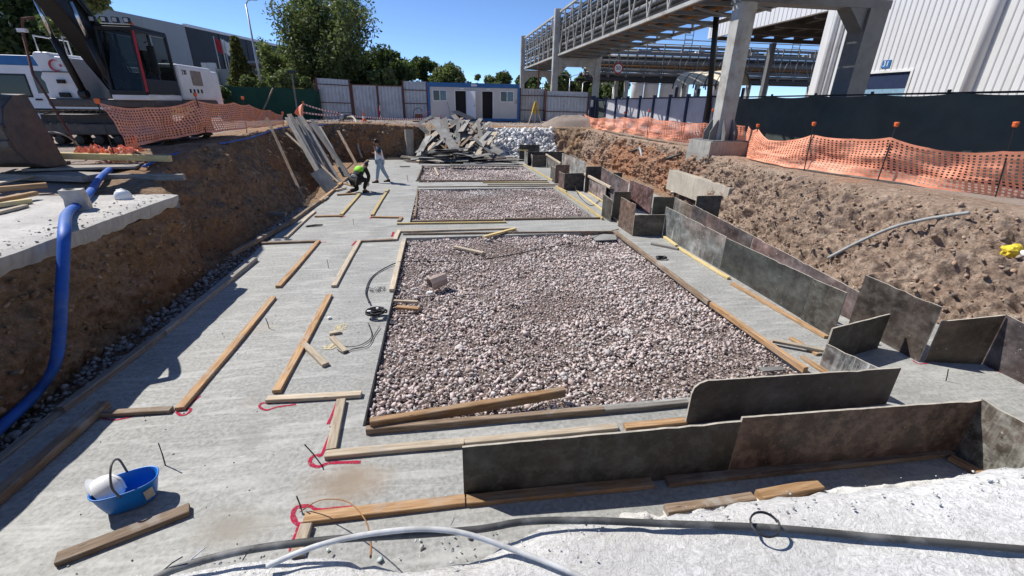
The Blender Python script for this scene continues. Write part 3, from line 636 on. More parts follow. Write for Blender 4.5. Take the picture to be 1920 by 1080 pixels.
pp((946, 414), (1125, 412), .05, .08, 'wood_old', 'dark edge board of the middle gravel bed below the grey sheet scrap', z=-.02)
pp((1130, 413), (1042, 352), .07, .08, 'wood_yellow', 'yellowish edge board between the middle gravel bed and the formwork', z=0)
pp((1160, 418), (1072, 352), .06, .05, 'wood_yellow', 'thin yellow lath on the formwork strip beside the middle bed')
pp((906, 343), (1030, 343), .07, .05, 'wood_yellow', 'yellow lath on the strip between the middle and the farthest bed')
pp((914, 347), (1046, 347), .07, .05, 'wood_pale', 'pale lath below the yellow lath on the strip before the farthest bed')
pp((783, 355), (1042, 353), .05, .12, 'wood_old', 'dark edge board at the far side of the middle gravel bed', z=-.08)
pp((780, 341), (1026, 341), .05, .08, 'wood_old', 'thin dark edge board at the near side of the farthest gravel bed', z=-.03)
pp((795, 310), (980, 311), .05, .11, 'wood_old', 'edge board of the farthest gravel bed below the plywood heap', z=-.06)
pp((793, 312), (783, 338), .06, .08, 'wood_old', 'brown side board of the farthest gravel bed towards the walking worker', z=-.01)
pp((984, 310), (1036, 340), .07, .08, 'wood_yellow', 'yellowish side board of the farthest gravel bed towards the formwork', z=0)
pp((782, 358), (778, 412), .05, .12, 'wood_old', 'rough side board of the middle gravel bed towards the yellow boards', z=-.08)
pp((815, 316), (822, 330), .09, .05, 'wood_pale', 'short pale plank lying across the farthest gravel bed', z=-.03)
pp((852, 464), (905, 476), .10, .045, 'wood_pale', 'short pale plank lying on the stones beyond the broken pipe', z=-.03)
pp((738, 566), (783, 568), .06, .04, 'wood_pale', 'thin pale batten on the stones beside the cables', z=-.03)
pp((742, 578), (785, 581), .10, .045, 'wood_orange', 'short orange block on the stones below the thin batten', z=-.03)
# old kerb timbers along the trench
pp((-60, 990), (196, 766), .12, .09, 'wood_old', 'thick old kerb timber nearest the blue tub')
pp((-70, 930), (110, 783), .10, .08, 'wood_grey', 'lower grey timber half hidden behind the thick kerb timber', z=-.05)
pp((115, 778), (305, 632), .10, .10, 'wood_grey', 'grey mud stained kerb timber along the trench in the shade', z=-.02)
pp((308, 630), (480, 490), .10, .10, 'wood_grey', 'cement crusted kerb timber where the wall shadow ends', z=-.02)
pp((432, 482), (545, 420), .11, .09, 'wood_old', 'brown kerb timber propped over the edge of the trench', z=.02)
pp((541, 424), (600, 380), .10, .09, 'wood_old', 'kerb timber along the trench before the leaning planks')
pp((600, 381), (640, 346), .10, .09, 'wood_orange', 'orange kerb timber at the foot of the leaning planks')
pp((640, 346), (690, 302), .10, .09, 'wood_old', 'far kerb timber running behind the kneeling worker')
pp((692, 299), (782, 299), .10, .09, 'wood_old', 'brown board closing the far end of the poured strip')
pp((482, 404), (537, 404), .14, .10, 'wood_grey', 'grey log lying at the foot of the earth bank', z=.05)
for k, (p, q, mt, lb) in enumerate([((632, 366), (668, 364), 'wood_orange', 'orange offcut beside the kneeling worker, lowest of the scattered pieces'),
        ((630, 358), (648, 353), 'wood_pale', 'pale offcut in the middle of the scattered pieces by the kneeling worker'), ((628, 341), (664, 350), 'wood_orange', 'reddish lath crossing the scattered offcuts'),
        ((606, 376), (614, 370), 'wood_pale', 'stubby pale block on the kerb timbers near the leaning planks'), ((630, 348), (652, 343), 'wood_pale', 'thin pale strip on top of the scattered offcuts'), ((640, 347), (620, 337), 'wood_orange', 'orange strip at the top of the scattered offcuts')]):
    pp(p, q, .10, .05, mt, lb, z=.01+.02*(k % 2), name='offcut', cat='offcut')
# right hand strip
pp((1272, 466), (1366, 524), .075, .05, 'wood_yellow', 'bright yellow batten at the foot of the white streaked formwork')
pp((1243, 444), (1268, 462), .075, .05, 'wood_yellow', 'short yellow batten between the dark box and the loose grey plank')
pp((1372, 533), (1548, 634), .085, .045, 'wood_orange', 'brown board along the foot of the green grey formwork')
pp((1222, 458), (1270, 468), .11, .045, 'wood_grey', 'loose grey plank lying across the yellow battens')
pp((1448, 641), (1545, 660), .075, .045, 'wood_pale', 'pale lath lying over the broken offcuts by the formwork corner', z=.05)
pp((1482, 636), (1535, 668), .07, .04, 'wood_orange', 'orange offcut under the pale lath')
pp((1505, 672), (1556, 706), .08, .04, 'wood_orange', 'orange offcut with a pale edge beside the triangular panel')
pp((1098, 358), (1140, 385), .05, .05, 'wood_yellow', 'yellow batten at the foot of the grey formwork beside the hanging cable')
pp((1045, 352), (1062, 360), .06, .05, 'wood_yellow', 'small yellow batten in front of the brown sided box')
# boards by the slab edge
pp((1245, 962), (1410, 938), .09, .06, 'wood_old', 'mortar crusted timber half buried under the slab edge', z=.02)
pp((1420, 938), (1535, 916), .11, .08, 'wood_orange', 'short broken timber splashed with white mortar under the slab edge', z=.02)
# planks leaning on the bank
base_y = [18.4, 18.7, 19.0, 19.35, 19.65, 20.0, 20.35, 20.7, 21.1, 21.5, 21.9, 22.4]
for k in range(12):
    y0 = base_y[k]; a = Vector((-4.42-.10*(k % 3)+.25*(k > 8), y0, .03)); tx, ty = 536+k*4.6+4*math.sin(k*2.1), 214+3*math.cos(k*1.7)+k*1.3
    t = atY(tx, ty, 21.6+k*.22); t = a+(t-a)*(.97+.05*math.sin(k*3.3))
    plank(a, t, .20-.03*(k % 2), .045, ('wood_grey', 'wood_grey', 'wood_old')[k % 3], 'long grey plank in the stack leaning against the earth bank', 'planks leaning against the bank', name='leaning_plank', roll=.25*math.sin(k*1.9))
plank((-4.35, 21.6, .06), atY(596, 238, 25.2), .28, .05, 'wood_grey', 'wide grey plank leaning on the bank apart from the stack', name='leaning_plank')
plank((-4.2, 19.2, .2), atY(536, 250, 21.5), .09, .05, 'wood_pale', 'thin pale pole lying slantwise over the leaning planks', name='leaning_plank')
plank((-4.3, 24.8, .02), atY(634, 246, 27.8), .14, .05, 'wood_old', 'dark plank leaning in the shaded corner of the pit', name='leaning_plank')
plank((-4.75, 16.2, .02), atY(500, 222, 19.0), .09, .05, 'wood_old', 'brown pole leaning against the bank before the plank stack', name='leaning_plank')
b = MB(); q = [G(583, 328, .9), G(612, 313, 1.05)]
tl = atY(582, 326, 18.3); tr = atY(604, 314, 18.9); br = atY(633, 347, 18.6); bl = atY(612, 362, 18.0)
nn = (tr-tl).cross(bl-tl).normalized(); b.prism([tl, tr, br, bl], nn*.022)
tag(b.build('plywood_sheet', MAT['plyg'], loc=bl, world=True), 'smooth grey plywood sheet leaning at the foot of the plank stack', 'plywood sheet')

# ================================================================= FORMWORK PANELS
def panel(bl, br, h0, h1, label, mat='ply', th=.021, cut=None, z=0.0, lean=0.0, cr=0.0):
    """upright plywood sheet from base corner bl to br (world), heights h0/h1"""
    if mat == 'ply':
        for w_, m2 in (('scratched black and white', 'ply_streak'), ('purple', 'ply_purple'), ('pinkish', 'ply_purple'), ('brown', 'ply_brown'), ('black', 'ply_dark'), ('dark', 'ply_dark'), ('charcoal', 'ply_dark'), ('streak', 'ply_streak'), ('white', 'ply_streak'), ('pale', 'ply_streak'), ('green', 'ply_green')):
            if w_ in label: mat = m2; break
    bl = Vector(bl); br = Vector(br); d = br-bl; L = d.length; x = d.normalized(); n = Vector((x.y, -x.x, 0))
    prof = [(0, 0), (L, 0), (L, h1)]
    rj = random.Random(int(L*1000)+int(bl.x*77)); m_ = max(2, int(L/.12))
    for i in range(1, m_):
        u = 1-i/m_
        if u*L > cr+.03: prof.append((u*L, lerp(h0, h1, u)+rj.uniform(-.003, .003)-(rj.uniform(.006, .022) if rj.random() < .10 else 0)))
    if cut: prof += [(L*c[0], lerp(h0, h1, c[0])+c[1]) for c in cut]
    if cr: prof += [(cr, h0), (cr*.45, h0-cr*.18), (cr*.12, h0-cr*.5), (0, h0-cr)]
    else: prof += [(0, h0)]
    k = len(prof); b = MB(); lz = lambda s, t, o: Vector((s, o+lean*t, t))
    V = [lz(s, t, -th/2) for s, t in prof]+[lz(s, t, th/2) for s, t in prof]
    b.cur = 0; b.add(V, [tuple(range(k))[::-1], tuple(range(k, 2*k))]); b.cur = 1
    b.f += [(i, (i+1) % k, k+(i+1) % k, k+i) for i in range(k)]; b.mi += [1]*k
    o = b.build('formwork_panel', [MAT[mat], MAT['ply_edge']], loc=bl+Vector((0, 0, z)), rot=(0, 0, math.atan2(x.y, x.x)))
    return tag(o, label, 'formwork panel', None)
def pn(bl, br, tl, tr, label, **k):
    a = G(*bl); c = G(*br); return panel(a, c, hfit(a, *tl), hfit(c, *tr), label, **k)
pn((870, 931), (1362, 888), (868, 838), (1360, 789), 'long dark formwork panel starting at the bright orange board below the slab')
pn((1363, 887), (1786, 850), (1361, 782), (1800, 749), 'brown stained formwork panel with pale cement smears, ending at the near corner')
pn((1789, 851), (1905, 935), (1803, 748), (1940, 822), 'sunlit grey formwork panel turning the near corner towards the white slab')
a = G(1284, 796); c = G(1660, 757); panel(a, c, hfit(a, 1290, 716), hfit(c, 1683, 690), 'dark formwork panel with one rounded top corner behind the long dark wall', cr=.16)
a = G(1537, 687); c = G(1640, 748); panel(a, c, .36, .40, 'scratched black and white formwork panel with a slanting top at the inner corner', cut=None)
a = G(1538, 683); c = G(1644, 652); panel(a, c, .57, .57, 'dark square formwork panel casting a black shadow on the floor')
pn((1502, 598), (1560, 632), (1530, 523), (1585, 549), 'bluish grey formwork panel with white scuffs joining the dark square panel')
a = G(1241, 441); c = G(1350, 505); e = G(1501, 596)
panel(a, c, hfit(a, 1248, 388), hfit(c, 1362, 444), 'formwork panel streaked with white cement runs next to a yellow batten')
panel(c+Vector((.004, -.006, 0)), e, hfit(c, 1362, 446), hfit(e, 1522, 521), 'greenish grey formwork panel with a dark scratch, next to the white streaked one')
x1 = 6.78
def ry(px, py, X): return atX(px, py, X)
for (pa, pb, lab) in [((1300, 384), (1412, 442), 'mottled grey panel in the outer formwork row, beside the purple brown one'), ((1414, 443), (1612, 548), 'purple brown panel in the outer formwork row below the clay slope')]:
    ta = ry(*pa, x1); tb = ry(*pb, x1); panel((x1, ta.y, 0), (x1, tb.y, 0), ta.z, tb.z, lab)
ta = ry(1624, 516, 6.62); tb = ry(1767, 576, 6.62); panel((6.62, ta.y, 0), (6.62, tb.y, 0), ta.z, tb.z, 'large black speckled formwork panel catching the sun at the bottom of the clay slope')
pn((1733, 677), (1838, 683), (1760, 602), (1848, 591), 'brown formwork panel set square to the black speckled one above a red arc')
pn((1841, 682), (1935, 728), (1850, 590), (1950, 640), 'purple grey formwork panel running out of the corner towards the clay slope')
# boxes farther along, nearest first
pn((1185, 442), (1241, 442), (1191, 403), (1243, 402), 'dark brown front of the formwork box next to the white streaked panel')
pn((1159, 424), (1185, 441), (1165, 370), (1191, 383), 'tall pale panel on the open side of the brown box')
pn((1128, 405), (1144, 416), (1129, 363), (1149, 376), 'pale panel with a slanting top before the black gap')
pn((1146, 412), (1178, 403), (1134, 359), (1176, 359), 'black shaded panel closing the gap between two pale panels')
pn((1177, 383), (1219, 402), (1180, 337), (1225, 354), 'tall purple grey panel standing above its neighbours')
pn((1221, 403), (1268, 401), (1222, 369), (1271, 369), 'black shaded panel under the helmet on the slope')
ta = ry(1266, 370, 6.9); tb = ry(1304, 389, 6.9); panel((6.9, ta.y, 0), (6.9, tb.y, 0), ta.z, tb.z, 'short blue grey panel below the foundation stub')
p = atY(1307, 367, 10.9); q = atY(1354, 367, 10.9); panel((p.x, 10.9, 0), (q.x, 10.9, 0), p.z, p.z, 'black shaded square panel sticking up before the foundation stub')
pn((1096, 357), (1134, 380), (1096, 329), (1138, 352), 'grey panel with vertical streaks carrying a white timber')
pn((1057, 357), (1094, 357), (1061, 325), (1093, 324), 'black shaded front of the formwork box with a hanging cable')
pn((1047, 351), (1057, 357), (1048, 321), (1061, 326), 'pinkish brown side of the box with a hanging cable')
pn((1040, 344), (1066, 340), (1036, 309), (1066, 309), 'black upright panel behind the pinkish box')
pn((1032, 334), (1040, 344), (1031, 310), (1041, 315), 'pale narrow side beside the black upright panel')
ta = ry(1129, 313, 6.1); tb = ry(1178, 341, 6.1); panel((6.1, ta.y, 0), (6.1, tb.y, 0), ta.z, tb.z, 'long white stained panel leading to the tall purple panel')
p = atY(1099, 312, 17.4); q = atY(1129, 312, 17.4); panel((p.x, 17.4, 0), (q.x, 17.4, 0), p.z, p.z, 'charcoal shaded panel facing the gravel between two sunlit rows')
p = atY(1138, 324, 16.3); q = atY(1167, 324, 16.3); panel((p.x, 16.3, 0), (q.x, 16.3, 0), p.z, p.z, 'short black shaded panel behind the long white stained panel')
pn((1053, 318), (1096, 335), (1053, 287), (1096, 304), 'blue grey streaked panel in the farther formwork row')
pn((998, 313), (1024, 313), (997, 291), (1024, 292), 'brown front of the farthest formwork box')
pn((991, 305), (998, 313), (992, 286), (998, 291), 'pale side of the farthest formwork box')
p = atY(988, 284, 26.2); q = atY(1058, 284, 26.2); panel((p.x, 26.2, 0), (q.x, 26.2, 0), p.z, p.z, 'long black shaded panel behind the farthest formwork box')
p = atY(974, 271, 28.2); q = atY(1012, 275, 28.2); panel((p.x, 28.2, 0), (q.x, 28.2, 0), p.z, p.z, 'black shaded panel standing before the white lime rubble')
pn((983, 305), (989, 311), (983, 283), (989, 286), 'narrow white panel edge beside the plywood heap')
pn((1024, 312), (1050, 324), (1024, 292), (1051, 308), 'grey panel under the slanting white timber of the farthest box')
p = atX(1068, 288, 7.4); q = atX(1085, 297, 7.4); panel((7.4, p.y, 0), (7.4, q.y, 0), p.z, q.z, 'low grey panel at the foot of the red clay')
# timbers nailed on top of the formwork
plank(G(1094, 325, 0.0)*0+atY(1096, 328, G(1096, 357).y), atY(1145, 354, G(1134, 380).y-.3), .08, .09, 'wood_pale', 'white timber nailed along the top of the streaked grey panel', name='timber', cat='timber')
plank(atY(1024, 291, G(1024, 312).y), atY(1051, 308, G(1050, 324).y), .08, .09, 'wood_pale', 'white timber nailed on top of the farthest formwork box', name='timber', cat='timber')
plank(atY(973, 283, 28.05), atY(990, 283, 28.05), .06, .07, 'wood_yellow', 'short yellow lath nailed to the black panel before the lime rubble', name='timber', cat='timber')
# ================================================================= HEAP OF PLYWOOD SHEETS
def sheet_px(corners, label, mat='plyg'):
    """corners: (px, py, Y) of a flat sheet: three given, the fourth completes the parallelogram"""
    A, B, C_ = [atY(*c) for c in corners]; D = A+(C_-B); n = (B-A).cross(C_-B).normalized(); b = MB(); b.prism([A, B, C_, D], n*.024)
    return tag(b.build('plywood_sheet', MAT[mat], loc=A, world=True), label, 'plywood sheet', 'plywood sheets thrown on the heap')
SH = 'grey plywood sheet lying in the heap at the end of the pit'
for q, (c, lb) in enumerate([
    (((845, 209, 31.0), (858, 207, 31.2), (892, 222, 31.3)), 'narrow pale plywood sheet at the top of the heap pointing at the office door'),
    (((806, 226, 30.6), (822, 222, 31.0), (868, 286, 27.6)), 'long plywood strip sliding down the middle of the heap'),
    (((842, 226, 31.0), (862, 222, 31.4), (878, 256, 29.8)), 'grey plywood sheet on the upper part of the heap'),
    (((872, 235, 30.9), (900, 232, 31.2), (908, 258, 29.9)), 'brownish plywood sheet lying below the office doors'),
    (((900, 228, 31.3), (935, 258, 30.6), (918, 258, 30.3)), 'pointed plywood offcut at the edge of the white rubble'),
    (((824, 224, 30.8), (838, 219, 31.4), (846, 262, 29.0)), 'tall grey plywood strip leaning in the heap'),
    (((880, 262, 29.4), (890, 255, 29.8), (945, 283, 27.6)), 'plywood strip slanting down beside the white rubble'),
    (((892, 262, 29.6), (916, 262, 29.9), (924, 280, 28.6)), 'square plywood sheet propped beside the white rubble'),
    (((818, 252, 29.8), (828, 247, 30.1), (848, 268, 28.8)), 'small pale plywood strip on the earth end of the heap'),
    (((780, 232, 31.6), (808, 216, 32.0), (812, 219, 31.9)), 'thin board sticking out over the edge beside the traffic cones')]):
    sheet_px(c, lb, ('wood_grey', 'plyg', 'plyg', 'wood_old', 'plyg')[q % 5])
rr = random.Random(21)
def tone(o): return o
for k in range(46):    # strips that slid down the slope
    t = rr.random(); x = lerp(-1.3, 3.3, rr.random())*(1-.2*t)+.5*t; y = lerp(27.6, 31.2, t); z = lerp(.34, 2.0, t)+.004*k+rr.uniform(0, .16); b = MB(); L = rr.uniform(1.2, 2.6); w = rr.uniform(.18, .42); b.box((0, 0, 0), (w, L, .024))
    o = b.build('plywood_sheet', [MAT['plyg'], MAT['wood_grey'], MAT['plyg'], MAT['ply'], MAT['wood_pale'], MAT['plyg'], MAT['wood_old']][k % 7], loc=(x, y, z), rot=(.48+rr.uniform(-.26, .14), rr.uniform(-.22, .22), rr.uniform(-.9, .6)))
    tag(o, 'plywood strip that slid down the slope of the heap', 'plywood sheet', 'plywood strips on the slope of the heap')
for k in range(50):
    layer = k/50; x = rr.uniform(-1.6, 4.0)*(1-.35*layer)+.8*layer; y = rr.uniform(26.7, 28.8)-.2*layer; z = .06+layer*.8*max(.15, 1-abs(x-1.0)/3.4)+rr.uniform(0, .05)
    L = rr.uniform(1.1, 2.6); w = rr.uniform(.22, .55); b = MB(); b.box((0, 0, 0), (L, w, .024))
    o = b.build('plywood_sheet', [MAT['plyg'], MAT['plyg'], MAT['wood_grey'], MAT['ply']][k % 4], loc=(x, y, z), rot=(rr.uniform(-.12, .26), rr.uniform(-.10, .10), rr.uniform(-.5, .5)))
    tag(o, SH, 'plywood sheet', 'plywood sheets thrown on the heap')
for k, (px, py, L, w, a) in enumerate([(800, 300, 2.2, .5, .05), (870, 304, 3.0, .55, -.03), (920, 307, 3.2, .6, .02), (955, 300, 2.0, .6, -.04), (830, 312, 2.4, .4, .02), (905, 313, 3.6, .5, 0.0)]):
    p = G(px, py, .05); b = MB(); b.box((0, 0, 0), (L, w, .022)); o = b.build('plywood_sheet', MAT['plyg'], loc=p+Vector((0, 0, .02*k)), rot=(.02, .015, a))
    tag(o, 'flat plywood sheet lying on the floor below the heap', 'plywood sheet', 'flat plywood sheets below the heap')
sc = MB(); sc.prism([Vector((-.30, -.22, 0)), Vector((.26, -.26, .02)), Vector((.36, .1, .05)), Vector((.1, .25, .03)), Vector((-.32, .16, .01))], (0, 0, .02))
tag(sc.build('plywood_scrap', MAT['plyg'], loc=G(1132, 447, -.02)), 'worn grey plywood scrap on the stones by the far formwork corner', 'plywood scrap')
sc = MB(); sc.box((0, 0, 0), (.9, .32, .02)); tag(sc.build('plywood_scrap', MAT['plyg'], loc=G(1085, 408, .0), rot=(0, .03, -.05)), 'grey plywood strip on the stones of the middle bed', 'plywood scrap')
sc = MB(); sc.box((0, 0, 0), (.34, .09, .02)); tag(sc.build('plywood_scrap', MAT['plyg'], loc=G(1448, 692, .0), rot=(0, 0, -.02)), 'narrow dark plywood scrap with a dab of red paint on the stones', 'plywood scrap')
sc = MB(); sc.box((0, 0, 0), (.55, .3, .025)); tag(sc.build('plywood_scrap', MAT['ply'], loc=G(759, 312, .02), rot=(0, 0, .1)), 'small dark sheet lying on the strip near the walking worker', 'plywood scrap')
MAT['conduit'] = simple('grey_conduit', (.30, .305, .295), .6, 0, .25, 6)
# ================================================================= SMALL THINGS IN THE PIT
def fz(x, y): return .010*fbm(x*.6, y*.6, 0, 3)
def ribbon(pts, w, name='spray_mark', lift=.004):
    P = curve([G(*p) for p in pts], 10*len(pts)); b = MB(); n = len(P)
    for i, p in enumerate(P):
        t = (P[min(i+1, n-1)]-P[max(i-1, 0)]); s = Vector((-t.y, t.x, 0)).normalized(); ww = w*(.75+.5*abs(noise.noise(p*9)))
        for k in (-1, 1): q = p+s*ww/2*k; b.v.append((q.x, q.y, fz(q.x, q.y)+lift))
    for i in range(n-1): b.f.append((2*i, 2*i+1, 2*i+3, 2*i+2)); b.mi.append(0)
    return b.build(name, MAT['spray'], floor)
for pts, w in [([(330, 772), (340, 779), (352, 776), (358, 768), (350, 764), (376, 743)], .022), ([(192, 784), (215, 787), (248, 781)], .018), ([(298, 774), (325, 773)], .014),
               ([(555, 758), (520, 763), (500, 769), (487, 763), (492, 756), (510, 757)], .024), ([(632, 754), (624, 775), (615, 796)], .026), ([(618, 817), (606, 848), (598, 858)], .026),
               ([(676, 867), (620, 869), (596, 876), (581, 868), (588, 856), (606, 853)], .030), ([(660, 951), (600, 956), (583, 950), (575, 948)], .026), ([(578, 948), (556, 952), (549, 966), (556, 981), (566, 984)], .030), ([(562, 984), (552, 1010), (544, 1034)], .026),
               ([(598, 454), (612, 454)], .04), ([(660, 461), (668, 452)], .04), ([(735, 444), (738, 435)], .05), ([(638, 408), (648, 405)], .05), ([(694, 410), (700, 404)], .05), ([(1712, 676), (1722, 682), (1740, 681)], .018), ([(1848, 687), (1875, 700)], .012)]: ribbon(pts, w*1.5)
PIN = 'rusty rebar survey pin driven into the poured strip'
for k, (bx, by, tx, ty, lb) in enumerate([(310, 873, 297, 830, 'bent rebar pin standing beside the blue tub'), (505, 616, 498, 597, 'small rebar pin between the two long boards'), (616, 503, 613, 486, 'small rebar pin between the two farther boards'),
        (602, 869, 571, 832, 'leaning rebar pin inside the upper red loop'), (567, 962, 556, 930, 'rebar pin inside the lower red loop by the brown wire'), (1774, 714, 1778, 693, 'rebar pin on the open floor beside the purple grey panel'),
        (663, 422, 662, 410, 'rebar pin before the reddish cross boards'), (765, 341, 763, 328, 'red tipped pin between the beds near the walking worker'), (778, 302, 777, 292, 'red tipped pin at the corner of the plywood heap')]):
    a = G(bx, by); h = hfit(a, tx, ty); t = a+Vector((0, 0, h)); b = MB(); far = by < 400
    # horizontal lean so that the head meets its place
    qx = PJ(t)[0]; t += Vector(_r)*((tx-qx)/F_PX*float((np.array(t)-_c)@_f)); r = .011 if far else .006
    b.tube([a-Vector((0, 0, .02)), a.lerp(t, .5)+Vector((.004, 0, 0)), t], r, 6)
    tag(b.build('rebar_pin', MAT['red' if far else 'steel_dark'], loc=a, world=True), lb, 'rebar pin', 'rebar pins in the concrete')

# ---- blue tub
a = G(166, 930, .22); c = G(299, 887, .22); ctr = (a+c)/2; ang = math.atan2(c.y-a.y, c.x-a.x); Lr = (c-a).length/2
tub = thing('plastic_tub', 'blue oval plastic tub with a grey bail handle', 'tub', (ctr.x, ctr.y, .012), ang)
k = Lr/.30; b = MB(); N = 40
prof = [(.205, 0), (.225, .02), (.262, .12), (.285, .205), (.297, .213), (.300, .226), (.292, .230), (.280, .222), (.252, .115), (.215, .022), (.0001, .018)]
vs = []
for r_, z in prof:
    for q in range(N):
        t = 2*math.pi*q/N; ct, st = math.cos(t), math.sin(t); e = .75
        vs.append((math.copysign(abs(ct)**e, ct)*r_*k, math.copysign(abs(st)**e, st)*r_*.62*k, z))
fs = [(i*N+q, i*N+(q+1) % N, (i+1)*N+(q+1) % N, (i+1)*N+q) for i in range(len(prof)-1) for q in range(N)]+[tuple(range(N))[::-1]]
b.add(vs, fs); b.build('body', MAT['tub_blue'], tub, smooth=True)
b = MB(); b.tube(curve([(-.02*k, -.185*k, .20), (-.05*k, -.17*k, .33), (-.03*k, -.03, .455), (-.0, .10*k, .42), (.0, .186*k, .215)], 24), .009, 8); b.build('handle', MAT['grey_plastic'], tub, smooth=True)
b = MB(); b.sheet(lambda u, v: (lerp(.16, .235, u)*k, -(.150-.05*u)*k-.012-.010*v, .07+.10*v), 4, 4); b.build('label_sticker', MAT['paper'], tub)
# ---- hard hats
def helmet(loc, rot, label, s=1.0):
    root = thing('hard_hat', label, 'hard hat', loc); root.rotation_euler = rot; root.scale = (s, s, s); b = MB()
    pr_ = [(.118, .0), (.120, .03), (.114, .075), (.096, .115), (.066, .142), (.03, .155), (.0005, .157)]; b.lathe(pr_, 24, sx=1.12, sy=.94, caps=False)
    b.lathe([(.112, .0), (.112, .03), (.105, .075), (.088, .11), (.03, .148), (.0005, .15)], 24, sx=1.12, sy=.94, caps=False); b.build('shell', MAT['white_clean'], root, smooth=True)
    b = MB(); b.tube([(-.09, 0, .145), (0, 0, .163), (.09, 0, .142)], [.012, .016, .012], 8, sq=.6); b.build('ridge', MAT['white_clean'], root, smooth=True)
    b = MB(); vs = []
    for q in range(25):
        t = -1.25+2.5*q/24; vs += [(math.cos(t)*.133, math.sin(t)*.110, .004), (math.cos(t)*(.133+.045*math.cos(t*1.2)), math.sin(t)*.118, -.010)]
    b.add(vs, [(2*i, 2*i+1, 2*i+3, 2*i+2) for i in range(24)]); b.build('visor', MAT['white_clean'], root, smooth=True)
    b = MB(); b.lathe([(.100, .0), (.100, .032)], 20, sx=1.1, sy=.9, caps=False); b.build('headband', MAT['black'], root); return root
helmet(G(232, 372, 1.665), (0, .04, -.1), 'white hard hat lying on the old concrete slab')
helmet(tuple(Vector((ctr.x, ctr.y, .205))+Vector((-.15*math.cos(ang), -.15*math.sin(ang), 0))), (Matrix.Rotation(ang, 3, 'Z') @ Matrix.Rotation(1.05, 3, 'Y') @ Matrix.Rotation(2.7, 3, 'Z')).to_euler(), 'white hard hat tipped inside the blue tub', .95)
# surface of the clay slope along a line of sight
def onbank(px, py, off=0.0, side='r'):
    d = _ray(px, py); prev = None
    for s in np.arange(2.0, 60, .02):
        p = _c+d*s; f0, f1 = (rx_bot(p[1]), rx_top(p[1])) if side == 'r' else (lx_bot(p[1]), lx_top(p[1]))
        t = (p[0]-f0)/(f1-f0); g = gz(p[0], p[1]); z = -.25+(g+.25)*min(1, max(0, t))
        if p[2] < z: return Vector((p[0], p[1], z+off))
    return Vector(p)
helmet(onbank(1265, 372, .22), (0, .2, 1.0), 'white hard hat resting on the clay behind the black formwork panel', 1.6)
# ---- cement bag block on the old slab
b = MB(); blk = G(152, 392, 1.66)
def bx_(sz, mat, nm, par):
    b = MB(); bm = bmesh.new(); bmesh.ops.create_cube(bm, size=1); bmesh.ops.subdivide_edges(bm, edges=bm.edges, cuts=4, use_grid_fill=True)
    for v in bm.verts:
        v.co = Vector((v.co.x*sz[0], v.co.y*sz[1], (v.co.z+.5)*sz[2])); n_ = fbm(v.co.x*9, v.co.y*9, v.co.z*9, 3); v.co += Vector((v.co.x, v.co.y, 0)).normalized()*n_*.02+Vector((.10*v.co.z*-1, 0, n_*.012))
    bm.verts.ensure_lookup_table(); me = bpy.data.meshes.new(nm); bm.to_mesh(me); bm.free(); me.materials.append(mat); return link(nm, me, par)
cb = thing('cement_block', 'grey paper wrapped block holding the blue hose on the old slab', 'block', blk, .35)
bx_((.26, .20, .31), MAT['paper'], 'body', cb)
b = MB(); b.prism([(-.13, -.03, .316), (-.05, -.05, .318), (.02, -.005, .318), (-.04, .035, .316)], (0, 0, .004)); b.build('hole', MAT['interior'], cb)  # flat dark plate, the shade of a hole put into its colour
# ---- timber pieces on the old slab
for k, (p, q, w, h, mt, z, lb) in enumerate([((-30, 362), (88, 352), .12, .09, 'wood_orange', 1.72, 'orange beam end lying on top of the timber stack on the old slab'),
        ((-30, 392), (62, 380), .12, .07, 'wood_yellow', 1.67, 'pale yellow timber in the stack on the old slab'), ((-20, 384), (70, 366), .10, .07, 'wood_orange', 1.72, 'split brown timber across the stack on the old slab'),
        ((-30, 408), (50, 388), .09, .04, 'wood_pale', 1.665, 'thin pale lath at the bottom of the timber stack on the old slab')]): pp(p, q, w, h, mt, lb, z=z, name='timber', cat='timber')
plank(G(-40, 352, 1.80), G(60, 330, 1.80), .22, .03, 'wood_pale', 'white painted board sticking out over the timber stack', name='board', cat='board')
plank(G(165, 338, 1.70), G(345, 338, 1.70), .10, .13, 'wood_grey', 'grey weathered sleeper closing the end of the old slab', name='sleeper', cat='timber')
plank(G(20, 333, 1.72), G(182, 338, 1.72), .55, .12, 'wood_grey', 'wide grey board bridging from the old slab towards the excavator', name='board', cat='board')
plank(G(60, 318, 1.86), G(265, 312, 1.86), .7, .05, 'wood_grey', 'flat grey sheet under the fallen orange net', name='board', cat='board')
plank(G(80, 297, 2.03), G(320, 303, 1.95), .14, .14, 'wood_yellow', 'dirty yellow formwork girder lying at the top of the bank', name='girder', cat='girder')
def paintgirder(): pass
# ---- hoses
def chaikin(P, n=3):
    P = [Vector(p) for p in P]
    for _ in range(n):
        Q = [P[0]]
        for a, c in zip(P, P[1:]): Q += [a.lerp(c, .25), a.lerp(c, .75)]
        P = Q+[P[-1]]
    return P
e = G(124, 398, 1.72); hz = chaikin([G(205, 318, 1.86), G(184, 336, 1.80), G(176, 352, 1.73), G(148, 384, 1.73), e, atX(121, 425, -4.70), atX(119, 480, -4.68), atX(115, 560, -4.66), atX(112, 630, -4.62), atX(104, 690, -4.60), G(66, 742, .03), G(0, 802, .03), G(-80, 880, .04)])
b = MB(); b.tube(hz, .066, 14, sq=.8); tag(b.build('lay_flat_hose', MAT['hose_blue'], loc=hz[-1], world=True, smooth=True), 'thick blue hose hanging over the old slab into the trench', 'hose')
hz = [G(270, 312, 1.9), G(320, 291, 2.0), G(400, 272, 2.05), G(470, 258, 2.05), G(530, 240, 2.07), G(590, 236, 2.03), G(632, 228, 2.0), atY(645, 214, 33.2)]
